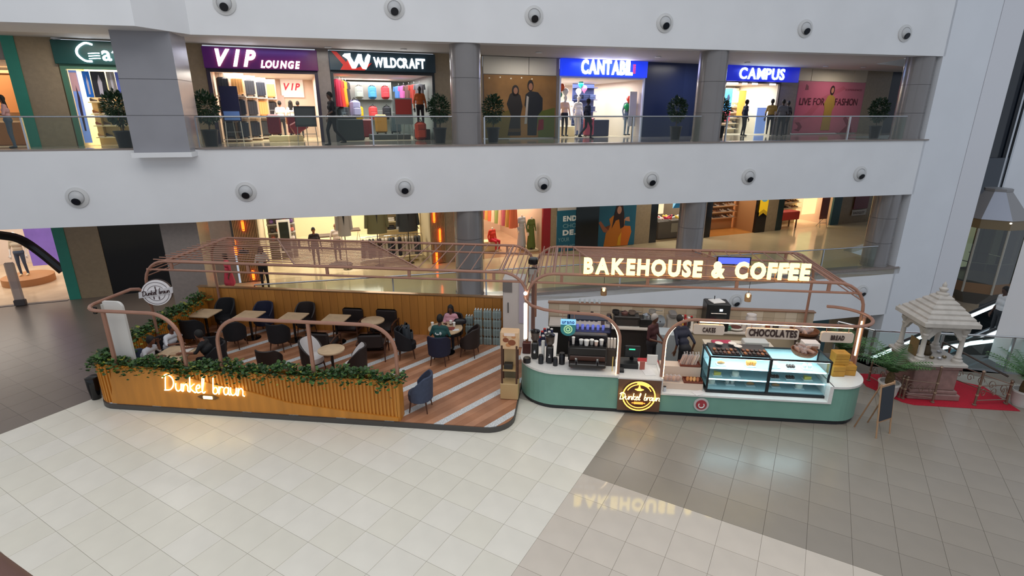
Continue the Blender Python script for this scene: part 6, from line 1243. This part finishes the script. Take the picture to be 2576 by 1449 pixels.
BZ = .892
t = kthing('steel_fridge','pale steel under-counter fridge behind the bar','fridge',2.62,13.7,0); b = MB(); b.rbox((2.62,13.7,.5),(.62,.5,.98),.02); kob('body', b, col('#a9b2b8',.3), t); b = MB(); b.box(2.5,2.53,13.43,13.45,.3,.8); kob('handle', b, m_chrome, t)
def appliance(name, x, y, w, d, h, hexc, label, extra=None):
    t = kthing(name,label,name.replace('_',' '),x,y,BZ); b = MB(); b.rbox((x,y,BZ+h/2),(w,d,h),.015); kob('body', b, col(hexc,.35), t); return t
t = appliance('toaster_oven',1.6,14.3,.7,.4,.3,'#2a2826','black contact grill on the back counter'); b = MB(); b.box(1.3,1.9,14.08,14.09,BZ+.05,BZ+.22); kob('door', b, col('#3c3a38',.2), t); b = MB(); b.box(1.25,1.95,14.07,14.1,BZ+.0,BZ+.03); kob('front_edge', b, col('#c8c4c0'), t); b = MB(); b.lathe([(.09,.3),(.1,.36),(.02,.42)],14,(1.55,14.3,BZ)); kob('pot', b, col('#5a3a34'), t)
t = appliance('sandwich_press',2.15,14.3,.4,.36,.24,'#1c1b1b','black sandwich press with steel lid on the back counter'); b = MB(); b.lathe([(.12,.24),(.11,.32),(.03,.36)],14,(2.15,14.3,BZ)); kob('lid', b, m_steel, t)
t = kthing('round_mirror','round dark pan lid leaning on the back counter','pan lid',2.5,14.1,BZ); b = MB(); b.plate(disc(2.5,BZ+.2,.14,.19,20), 14.1, 14.13); kob('disc', b, m_steel, t); b = MB(); b.ell((2.5,14.09,BZ+.2),(.02,.02,.02),8); kob('knob', b, m_black, t)
t = appliance('mixer',2.85,14.3,.28,.3,.3,'#9a948e','grey mixer behind the bar'); b = MB(); b.rbox((2.85,14.25,BZ+.38),(.2,.34,.14),.03); kob('mixer_head', b, col('#6a6664',.4), t)
t = kthing('oven','tall black countertop oven with white papers on top','oven',4.0,14.3,BZ); b = MB(); b.rbox((4.0,14.3,1.28),(.62,.5,.78),.02); kob('body', b, col('#131416',.35), t); b = MB(); b.box(3.78,4.22,14.04,14.05,1.0,1.5); kob('door', b, col('#1c1e20',.15), t); b = MB(); b.box(4.02,4.1,14.03,14.045,1.48,1.54); kob('display', b, glow('#d0e0f0',1.5), t); b = MB(); b.tube([(3.8,14.02,1.42),(4.2,14.02,1.42)], .012, 6); kob('handle', b, m_steel, t); b = MB(); b.tube([(3.95,14.4,1.67),(3.95,14.4,1.8)], .012, 6); kob('aerial', b, m_black, t)
flat('papers','white papers lying on the black oven','paper',3.98,14.28,1.676,.34,.3,.03,'#e6e4e2',.3)
jar(4.95,14.3,BZ,.14,.45,'#b8b0ac','large clear jar with pale lid on the back counter','jars on the back counter','jar','#c8c0bc','glass_jar')
t = kthing('tray_stack','green and brown wrapped platter on the back counter','platter',4.55,14.25,BZ); b = MB(); b.lathe([(.1,0),(.2,.04),(.22,.07),(.05,.06)],16,(4.55,14.25,BZ)); kob('plate', b, col('#d8d4cc'), t); b = MB(); b.ell((4.55,14.25,BZ+.08),(.17,.12,.04),10); kob('food', b, col('#5a2c24'), t, True); b = MB(); b.rbox((4.36,14.2,BZ+.06),(.14,.16,.12),.03); kob('cloth', b, col('#3a7a62'), t)
basket(6.2,13.9,BZ+.1,.36,'large wicker basket of wrapped bread at the back right corner',10,'back corner basket',5); t = kthing('basket_table','dark side table under the back corner bread basket','table',6.2,13.6,0); b = MB(); b.box(5.85,6.55,13.55,13.98,BZ+.06,BZ+.095); kob('table_top', b, col('#4a382e'), t)
for sx in (5.9,6.5): b = MB(); b.box(sx-.02,sx+.02,13.6,13.64,0,BZ+.06); kob('leg', b, col('#4a382e'), t)
BOT = (('#c89a3c','amber'),('#5a1c1c','dark red'),('#2a2a2e','black'),('#e0d8cc','white'),('#6a5a4c','brown'),('#8a2c2c','red'),('#d8d2c8','cream'),('#3a3a40','charcoal'))
for i in range(8): jar(3.12+.085*(i % 4)+.02*(i//4), 14.2+.2*(i//4), BZ, .035, .26+.03*(i % 3), BOT[i][0], BOT[i][1]+' sauce bottle in the group left of the black oven','sauce bottles','bottle',('#e8e4e0','#c83030')[i % 2],'bottle')
for i in range(7): jar(.0+.13*i, 14.45, BZ, .045, .2+.04*(i % 3), ('#20243c','#3a3c48','#2a2c38')[i % 3], '%s dark syrup bottle from the left on the back counter' % pos[i], 'dark syrup bottles','bottle','#16161a','bottle')
t = kthing('glass_shelf','dark blue back shelf of glasses lit from above','shelf',.55,14.0,0); b = MB(); b.box(.0,1.15,13.55,13.9,.88,.92); kob('shelf_board', b, col('#2a2c3c',.3), t); b = MB(); b.box(.0,1.15,13.55,13.9,1.25,1.28); kob('shelf_board', b, col('#2a2c3c',.3), t)
for x in (0,1.12): b = MB(); b.box(x,x+.03,13.55,13.9,0,1.28); kob('side_panel', b, col('#1c1c28',.3), t)
for i in range(7): jar(.1+.14*i, 13.72, .923, .04, .14, '#8a92b8', 'clear tumbler on the dark blue shelf', 'tumblers on the blue shelf','glass','#8a92b8','tumbler')
area('blue_strip', K(.6,13.6,1.22), 1.0, .1, 3, (.25,.3,1), (0,0,KA))
for i in range(9): jar(-.72+.09*(i % 3)+.05*(i//3), 12.45+.28*(i//3), CZ, .04, .24+.04*(i % 2), ('#20264a','#2c3050','#1c2038','#6a2420')[(i*2) % 4], 'dark blue bottle on the left counter return','bottles on the left return','bottle','#d8d4d0' if i % 3 else '#c03028','bottle')
flat('red_tray','pink-red serving tray standing behind the pastry case','tray',3.95,13.2,.9,.5,.3,.05,'#b0405a',.1,.02); t = kthing('prep_table','cream preparation table behind the pastry case','table',4.3,13.2,0); b = MB(); b.box(3.5,5.2,12.95,13.45,.86,.898); kob('table_top', b, col('#cfc4b4'), t); b = MB(); b.box(3.55,5.15,13.0,13.4,.0,.86); kob('cabinet', b, col('#c0b29c'), t)
flat('sink_box','pale grey plastic crate on the preparation table','crate',4.75,13.2,.9,.6,.3,.14,'#b4b8b8',0,.02); flat('red_crate','red crate below the till','crate',1.98,12.3,0,.5,.3,.75,'#a82a2c',0,.02)
# staff
person('person','barista in maroon uniform and grey cap behind the till',K(2.15,13.05,0),KA+.9,1.7,top='#3a1418',legs='#1c1a1e',skin='#5a3828',cap='#8a8684',sleeve=.55,arms=(((-.25,-.02,1.1),(-.1,-.25,1.05)),((.25,-.02,1.1),(.1,-.25,1.05))))
person('person','staff member in navy bending behind the pastry case',K(2.95,12.85,0),KA+PI+.3,1.62,top='#14182c',legs='#15161c',skin='#6a4430',lean=.7,eyes=False)
area('kiosk_light', K(1.2,13.0,2.7), 2.2, .5, 22, (1,.9,.78), (0,0,KA)); area('kiosk_light', K(4.5,13.0,2.7), 2.2, .5, 22, (1,.9,.78), (0,0,KA))

# more clutter on the back counter
ITEMS = ((5.25,'#c8bca8','cream'),(5.42,'#8a4a30','rust'),(5.58,'#3a3634','charcoal'),(5.72,'#d8d0c4','ivory'),(4.75,'#b0a49c','grey'),(1.12,'#7a7470','steel grey'),(.95,'#5a4a40','brown'),(3.6,'#1e1c1c','black'))
for i, (x, h_, n_) in enumerate(ITEMS): jar(x, 14.2+.12*(i % 2), BZ, .05+.012*(i % 3), .18+.05*(i % 3), h_, n_+' lidded tub among the clutter on the back counter', 'tubs on the back counter', 'jar', '#4a3a34' if i % 2 else '#e0dad2', 'storage_tub')
for i, (x, h_) in enumerate(((1.3,'#2c2a2a'),(1.75,'#6a5c54'),(2.3,'#8a8682'))):
    t = kthing('saucepan','%s saucepan from the left stacked on the appliances' % pos[i],'pan',x,14.32,BZ+(.305 if i < 2 else .365),'saucepans'); zb = BZ+(.305 if i < 2 else .365); b = MB(); b.lathe([(.08,0),(.1,.02),(.1,.1),(.09,.1),(.09,.03)],16,(x,14.32,zb)); kob('pan_body', b, col(h_,.3), t, True); b = MB(); b.tube([(x+.1,14.32,zb+.08),(x+.26,14.25,zb+.1)], .012, 6); kob('handle', b, m_black, t)
for i in range(5):
    t = kthing('glass_cup','%s upturned glass on the back wall ledge' % pos[i],'glass',.3+.14*i,14.76,1.332,'glasses on the ledge'); b = MB(); b.lathe([(.035,0),(.03,.11),(.005,.112)],12,(.3+.14*i,14.76,1.332)); kob('bowl', b, mat('clear_cup','#c8d4d8',.1,alpha=.55), t, True)
# ================================================================== RIGHT-HAND SIDE: LIFT, ESCALATOR, SHRINE
b = MB(); b.box(25.3,31.9,22.3,22.5,-5.6,14); struct('wall_lift_shaft', b, mat('shaft_dark_glass','#141c26',.12,noise=.1,nscale=.8), rz=WA, label='dark glass lift shaft beside the white pillar')
b = MB(); b.box(31.9,46,22.3,22.5,-5.6,14); sw_ = struct('wall_lift_back', b, m_whitew, rz=WA, label='pale wall behind the lift')
for x in (31.3,31.6): b = MB(); b.box(x,x+.12,22.1,22.25,-5.6,14); obj('guide_rail', b, m_steel, sw_)
b = MB(); b.box(29.5,31.5,22.1,22.29,2.6,4.4); obj('dark_panel', b, col('#2a3440',.15), sw_)
b = MB(); b.box(30.6,46,21.9,22.2,-5.6,1.2); struct('wall_lift_side', b, col('#23282c',.3), rz=WA)
def octa(r, z): return [(r*math.cos(2*PI*(i+.5)/8), r*math.sin(2*PI*(i+.5)/8), z) for i in range(8)]
lf = thing('glass_lift','eight-sided glass lift car with pyramid roof at the right edge','lift',W(29.0,20.4,-1.9),WA)
b = MB(); b.rings([octa(1.45,0),octa(1.45,.5)]); obj('lower_panel', b, col('#7a5a3a',.3), lf); b = MB(); b.rings([octa(.7,-.75),octa(1.45,0)]); obj('under_cone', b, col('#5c5852',.3), lf)
P8 = octa(1.45,.5); Q8 = octa(1.45,3.2)
for i in range(8):
    j = (i+1) % 8; b = MB(); b.quad(P8[i],P8[j],Q8[j],Q8[i]); obj('glass_pane', b, glass('lift_glass','#8d9484',.10), lf); b = MB(); b.tube([octa(1.47,0)[i],Q8[i]], .05, 6); obj('mullion', b, col('#a8a498',.4), lf)
b = MB(); b.rings([octa(1.46,3.2),octa(1.46,3.65)]); obj('upper_panel', b, col('#7c6a4c',.3), lf); R0, R1 = octa(1.5,3.65), octa(.55,4.9)
for i in range(8): j = (i+1) % 8; b = MB(); b.quad(R0[i],R0[j],R1[j],R1[i]); obj('roof_panel', b, col('#8e8c8c' if i % 2 else '#b4b8c4',.25), lf)
b = MB(); b.rings([octa(.57,4.9),octa(.57,5.02)]); obj('roof_cap', b, col('#8a8888',.3), lf); b = MB(); b.tube([tuple(Vector(octa(1.4,1.5)[i])) for i in range(8)], .025, 6, closed=True); obj('handrail', b, m_chrome, lf); b = MB(); b.box(-.2,.25,1.2,1.25,.7,3.0); obj('light_panel', b, glow('#b8c0b0',.8), lf); b = MB(); b.box(.45,.8,1.1,1.15,.7,3.0); obj('light_panel', b, glow('#b8c0b0',.8), lf)
b = MB(); b.ell((-.55,-1.3,3.55),(.06,.06,.06),10); obj('lamp', b, glow('#fff0d8',6), lf, smooth=True); b = MB(); b.rings([octa(1.4,.5),octa(1.4,.56)]); obj('car_floor', b, col('#8a8060',.3), lf)
# escalator rising to the right beyond the railing
es = kthing('escalator','escalator with dark glass sides and white lit strips beyond the railing','escalator',12.5,16.4,-1.2); dx, dz_ = 1.0, .61
L_ = lambda x, y, o=0: (x, y, .1+dz_*(x-11.3)+o)
for y, nm in ((15.75,'near'),(16.95,'far')):
    b = MB(); b.quad(L_(8.6,y,-1.0),L_(19,y,-1.0),L_(19,y,-.05),L_(8.6,y,-.05)); kob('balustrade_glass', b, glass('escalator_glass','#33454c',.15), es); b = MB(); b.tube([L_(8.4,y,0),L_(19,y,0)], .045, 8); kob('handrail', b, col('#101214',.35), es); b = MB(); b.tube([L_(8.5,y-.03,-.1),L_(19,y-.03,-.1)], .05, 8); kob('light_strip', b, glow('#dcecf4',2.2), es); b = MB(); b.tube([L_(8.5,y-.03,-.95),L_(19,y-.03,-.95)], .07, 8); kob('skirt', b, m_steel, es)
b = MB(); b.plate([(8.6,.1+dz_*(-2.7)-1.0),(19,.1+dz_*7.7-1.0),(19,.1+dz_*7.7-1.7),(8.6,.1+dz_*(-2.7)-1.7)], 15.7, 17.0); kob('truss', b, col('#2c3238',.35), es)
for i in range(16): x = 9.3+.4*i; b = MB(); z = .1+dz_*(x-11.3)-1.0; b.box(x,x+.41,15.82,16.88,z-.1,z+.16); kob('step', b, col('#3c4044',.4), es)
e2 = kthing('escalator_landing','curved white-lit balustrade end of the near escalator','escalator',11.2,15.2,-.5)
q = smooth_path([(9.9,15.25,-.15),(10.4,15.22,.15),(11.0,15.2,.33),(11.9,15.2,.52),(13.2,15.2,.8)],4); b = MB(); b.tube(q, .05, 8); kob('light_strip', b, glow('#dcecf4',2.2), e2, True); b = MB(); b.tube([(p_[0],p_[1],p_[2]+.12) for p_ in q], .04, 8); kob('handrail', b, col('#101214',.35), e2, True)
b = MB(); b.quad((10.0,15.25,-.9),(13.2,15.2,-.6),(13.2,15.2,.75),(10.4,15.22,.1)); kob('balustrade_glass', b, glass('escalator_glass','#33454c',.15), e2); b = MB(); b.box(9.6,13.6,15.1,15.5,-1.4,-.9); kob('deck', b, col('#2c3238',.35), e2)
person('person','person in white shirt with dark strap riding the escalator',K(12.62,16.3,.1+.61*1.32-1.0+.165),KA-PI/2,1.7,top='#c8ccd0',legs='#2a2e34',skin='#4a342c',eyes=False)
# glass railing at the floor edge
def wrail(p0, p1, lab, h=1.0, posts=True):
    v = Vector((p1[0]-p0[0], p1[1]-p0[1])); a = math.atan2(v.y, v.x); L = v.length; t = thing('glass_railing',lab,'railing',(p0[0],p0[1],0),a); n = max(1, round(L/1.6)); w = L/n
    for i in range(n): b = MB(); b.box(i*w+.03,(i+1)*w-.03,-.008,.008,.05,h-.05); obj('glass_panel', b, g_rail, t)
    b = MB(); b.tube([(0,0,h),(L,0,h)], .028, 10); obj('handrail', b, m_chrome, t, smooth=True)
    for i in range(n+1): b = MB(); b.box(i*w-.025,i*w+.025,-.03,.03,0,h-.02); obj('post', b, m_steel, t)
kr = K(7.5,14.9); wrail((kr[0],kr[1]),(9.75,13.32),'short glass railing behind the counter end'); wrail((9.75,13.32),(13.1,12.86),'glass railing with steel rail behind the marble shrine'); wrail((13.1,12.86),(20,11.8),'glass railing running out of the picture on the right')
# red carpet
b = MB(); b.prism([(7.95,12.25),(8.15,12.14),(10.42,12.12),(10.42,13.3),(9.6,13.75),(7.6,13.7),(7.5,13.0)], .001, .012); tag(obj('red_carpet', b, mat('carpet_red','#b0102a',.9,noise=.12,nscale=30), None, (0,0,0), KA), 'bright red carpet under the marble shrine', 'carpet')
# marble shrine
m_mar = mat('white_marble','#b9b2a9',.45,noise=.10,nscale=6); m_mar2 = mat('pink_stone','#8e6f68',.5,noise=.15,nscale=8)
st = kthing('shrine','carved white marble shrine with stepped pyramid roof','shrine',8.72,13.0,.012); sx, sy = 8.72, 13.0
for z0, z1, w in ((.012,.16,1.16),(.16,.24,1.06),(.24,.78,.96),(.78,.86,1.04)): b = MB(); b.rbox((sx,sy,(z0+z1)/2),(w,w,z1-z0),.015); kob('base_block', b, m_mar2, st)
b = MB(); b.rbox((sx,sy,.91),(1.16,1.16,.09),.02); kob('altar_slab', b, m_mar, st)
for ax in (-1,1):
    for ay in (-1,1):
        c = (sx+ax*.41, sy+ay*.41, .955); b = MB(); b.lathe([(.11,0),(.11,.06),(.075,.09),(.085,.13),(.055,.17),(.05,.62),(.07,.66),(.055,.70),(.10,.78),(.10,.84)],14,c); kob('column', b, m_mar, st, True)
for (ox, oy, rot_) in ((0,-.41,0),(0,.41,0),(-.41,0,1),(.41,0,1)):
    pts_ = [(-.41,.84),(-.41,.55)]+[(-.30*math.cos(math.radians(a))*(1+.06*math.cos(math.radians(a*6))), .55+.22*math.sin(math.radians(a))*(1+.06*math.cos(math.radians(a*6)))) for a in range(0,181,10)]+[(.41,.55),(.41,.84)]
    b = MB(); b.plate(pts_, -.03, .03)
    if rot_: b.v = [(-y, x, z) for x, y, z in b.v]
    b.v = [(x+sx+ox, y+sy+oy, z+.955) for x, y, z in b.v]; kob('arch', b, m_mar, st)
b = MB(); b.rbox((sx,sy,1.83),(.98,.98,.08),.015); kob('cornice', b, m_mar, st); b = MB(); b.box(sx-.6,sx+.6,sy-.6,sy+.6,1.87,1.92); kob('eave', b, m_mar, st)
def tier(z, w): b = MB(); h = w/2; b.rings([[(sx-h,sy-h,z),(sx+h,sy-h,z),(sx+h,sy+h,z),(sx-h,sy+h,z)],[(sx-h,sy-h,z+.04),(sx+h,sy-h,z+.04),(sx+h,sy+h,z+.04),(sx-h,sy+h,z+.04)],[(sx-h+.06,sy-h+.06,z+.095),(sx+h-.06,sy-h+.06,z+.095),(sx+h-.06,sy+h-.06,z+.095),(sx-h+.06,sy+h-.06,z+.095)]]); kob('roof_tier', b, m_mar, st)
for i in range(6): tier(1.92+.095*i, 1.2-.17*i)
b = MB(); b.lathe([(.13,0),(.13,.04),(.06,.07),(.09,.12),(.09,.15),(.04,.19),(.05,.23),(.03,.27),(.002,.32)],14,(sx,sy,2.49)); kob('finial', b, m_mar, st, True)
for ax in (-1,1):
    for ay in (-1,1): b = MB(); b.lathe([(.03,0),(.035,.03),(.015,.05),(.022,.08),(.002,.12)],10,(sx+ax*.55,sy+ay*.55,1.92)); kob('corner_finial', b, m_mar, st, True)
t = kthing('idol','small dark seated idol with bronze bowls in the shrine','idol',8.68,13.0,.957); b = MB(); b.lathe([(.12,0),(.13,.05),(.09,.12),(.08,.2),(.05,.25)],14,(8.68,13.0,.957)); kob('body', b, mat('dark_bronze','#4a3c28',.4,metal=.6), t, True); b = MB(); b.ell((8.68,13.0,1.25),(.05,.05,.06),12); kob('head', b, mat('dark_bronze','#4a3c28',.4,metal=.6), t, True)
for i, (x, y) in enumerate(((8.66,12.72),(8.82,12.7),(8.98,12.8),(9.05,13.1))): b = MB(); b.lathe([(.03,0),(.05,.02),(.055,.045),(.045,.045),(.03,.02)],12); tag(obj('offering_bowl', b, mat('bowl_metal_%d' % (i % 2), ('#8a7a60','#c0c0c4')[i % 2], .3, metal=.8), None, K(x,y,.957), KA, True), '%s offering bowl from the left in the shrine' % pos[i], 'bowl', 'offering bowls')
t = kthing('framed_picture','brown framed picture leaning at the left of the shrine','picture',8.36,12.98,.957); b = MB(); b.cbox((8.36,12.98,1.17),(.03,.3,.42)); kob('frame', b, col('#7a6038'), t); b = MB(); b.cbox((8.378,12.98,1.17),(.006,.24,.35)); kob('print', b, col('#a08a60'), t)
# low brass fence panels round the carpet
m_br = mat('aged_brass','#8a7464',.35,metal=.55)
def fence(p0, p1, h0, h1, lab):
    v = Vector((p1[0]-p0[0], p1[1]-p0[1])); L = v.length; a = math.atan2(v.y, v.x); t = thing('fence_panel',lab,'fence',K(p0[0],p0[1],.013),KA+a,'brass fence panels round the carpet')
    for x, hh in ((0,h0),(L,h1)):
        b = MB(); b.lathe([(.045,0),(.045,.02),(.025,.03),(.025,hh-.06),(.04,hh-.03),(.02,hh)],10,(x,0,0)); kb = obj('post', b, m_br, t, smooth=True)
        for zz in (.25,.5): b = MB(); b.lathe([(.034,zz),(.034,zz+.03)],10,(x,0,0)); obj('collar', b, mat('pale_brass','#c0a890',.3,metal=.6), kb)
    for z in (.12, .5): b = MB(); b.tube([(.03,0,z),(L-.03,0,z)], .012, 6); obj('rail', b, m_br, t)
    n = max(2, int(L/.2))
    for i in range(n):
        x = L*(i+.5)/n; b = MB(); q = [(x+.075*math.cos(math.radians(a_))*(a_/540), 0, .31+.13*math.sin(math.radians(a_))*(a_/540)) for a_ in range(60,541,30)]; b.tube(q, .008, 5); obj('scroll', b, m_br, t)
fence((8.05,12.42),(8.64,12.3),.6,.95,'left front brass fence panel of the red carpet'); fence((9.54,12.28),(10.32,12.42),.9,.62,'right front brass fence panel of the red carpet'); fence((10.34,12.46),(9.62,13.6),.62,.9,'right side brass fence panel of the red carpet'); fence((8.0,12.48),(7.7,13.3),.6,.6,'left side brass fence panel of the red carpet')
t = kthing('barrier_bar','dark wooden bar sloping beside the carpet','bar',10.0,12.9,.5); b = MB(); b.tube([(9.5,13.7,1.0),(10.3,12.55,.66)], .025, 8); kob('bar', b, col('#4a4038'), t); b = MB(); b.tube([(9.5,13.7,1.0),(9.5,13.7,.02)], .02, 8); kob('post', b, col('#4a4038'), t)
# potted cycads
def cycad(x, y, label, seed, s=1.0):
    r = random.Random(seed); t = kthing('potted_cycad',label,'potted plant',x,y,.0,'potted palms'); b = MB(); b.lathe([(.15,0),(.19,.1),(.215,.34),(.235,.36),(.235,.40),(.2,.40),(.195,.34)],22,(x,y,.002)); kob('pot', b, col('#cfcac4',.4), t, True); b = MB(); b.lathe([(.195,.33),(.002,.35)],18,(x,y,0)); kob('soil', b, col('#3a2a22',.9), t)
    b = MB(); b.lathe([(.09,.33),(.1,.45),(.08,.6),(.03,.68)],12,(x,y,0)); kob('trunk', b, mat('cycad_trunk','#5a4426',.8,noise=.4,nscale=25), t, True)
    for i in range(20):
        a = 2*PI*i/20+r.uniform(-.15,.15); el = r.uniform(.75,1.45); L = s*r.uniform(.55,.75); b = MB(); base = Vector((x,y,.64)); pts = []
        for k in range(9): q = k/8; pts.append(base+Vector((math.cos(a)*math.cos(el*(1-q*.6))*L*q, math.sin(a)*math.cos(el*(1-q*.6))*L*q, L*(math.sin(el)*q-.36*q*q))))
        b.tube(pts, [.010-.0008*k for k in range(9)], 5)
        for k in range(1,9):
            p = pts[k]; d = (pts[k]-pts[k-1]).normalized(); sd = d.cross(Vector((0,0,1))).normalized(); ll = .16*math.sin(PI*(k+.6)/9.6)*s+.03
            for sg in (-1,1):
                for o_ in (0,.5): pp = p-(pts[k]-pts[k-1])*o_; tip = pp+sd*sg*ll+d*ll*.55-Vector((0,0,ll*.15)); b.add([pp-d*.014, pp+d*.02, tip], [(0,1,2)])
        kob('frond', b, [m_frond, m_frond2][i % 2], t)
m_frond = mat('frond_green','#33582c',.45,noise=.3,nscale=12); m_frond2 = mat('frond_green_b','#476f38',.45,noise=.3,nscale=12)
cycad(7.72,12.5,'white-potted palm left of the shrine',4,1.25); cycad(10.62,12.42,'white-potted palm at the right edge of the picture',9,1.25); cycad(7.15,13.7,'dark leafy palm behind the counter end',14,1.1)
# chalkboard easel
t = thing('chalkboard','wooden A-frame chalkboard beside the green counter end','board',K(6.66,10.82,0),KA+math.radians(30)); b = MB(); b.box(-.2,.2,-.03,-.01,.38,1.12); b.v = [(x,y-.12+.12*(z/1.15),z) for x, y, z in b.v]; obj('slate', b, col('#2c333c',.6), t)
for s_ in (-1,1): b = MB(); b.tube([(s_*.22,-.14,0),(s_*.21,0,1.2)], .016, 6); obj('leg', b, col('#b08a68'), t); b = MB(); b.tube([(s_*.22,.34,0),(s_*.2,0.02,1.16)], .014, 6); obj('rear_leg', b, col('#9a7454'), t)
for z in (.36,1.15): b = MB(); b.box(-.22,.22,-.12+.12*(z/1.15)-.02,-.12+.12*(z/1.15)+.01,z-.02,z+.02); obj('crossbar', b, col('#b08a68'), t)
# brown blur at bottom left, more likely a finger, built as a rail
d0, d1 = Vector(ray(-120,1492)).normalized(), Vector(ray(45,1647)).normalized(); c_ = Vector((0,0,CAMH)); A_, B_ = c_+d0*.75, c_+d1*.62
t = thing('corner_blur_rail','blurred brown shape built as a rail at the bottom left of the picture','handrail',tuple((A_+B_)/2)); b = MB(); m_ = (A_+B_)/2; b.tube([A_-m_+(A_-B_)*1.5, B_-m_+(B_-A_)*.6], .04, 16); obj('rail', b, mat('blur_brown','#5a3a30',.5), t, smooth=True); b = MB(); b.tube([Vector((0,0,-.02)), Vector((-.05,-.1,-1.2))], .02, 8); obj('post', b, m_steel, t)

# white column at the right edge, dark bin by the planter corner
q = onz(2550,935,0); b = MB(); b.box(q[0],q[0]+1.2,q[1],q[1]+.8,0,12); struct('column_white', b, m_whitew, label='white column at the right picture edge behind the palm')
t = kthing('waste_bin','small black bin standing at the left corner of the planter','bin',-11.25,10.25,0); b = MB(); b.lathe([(.1,.002),(.13,.3),(.135,.55),(.12,.57)],16,(-11.25,10.25,0)); kob('body', b, m_black, t, True); b = MB(); b.lathe([(.138,.55),(.138,.58),(.05,.6),(.002,.6)],16,(-11.25,10.25,0)); kob('lid', b, col('#1c1a1a',.3), t, True)
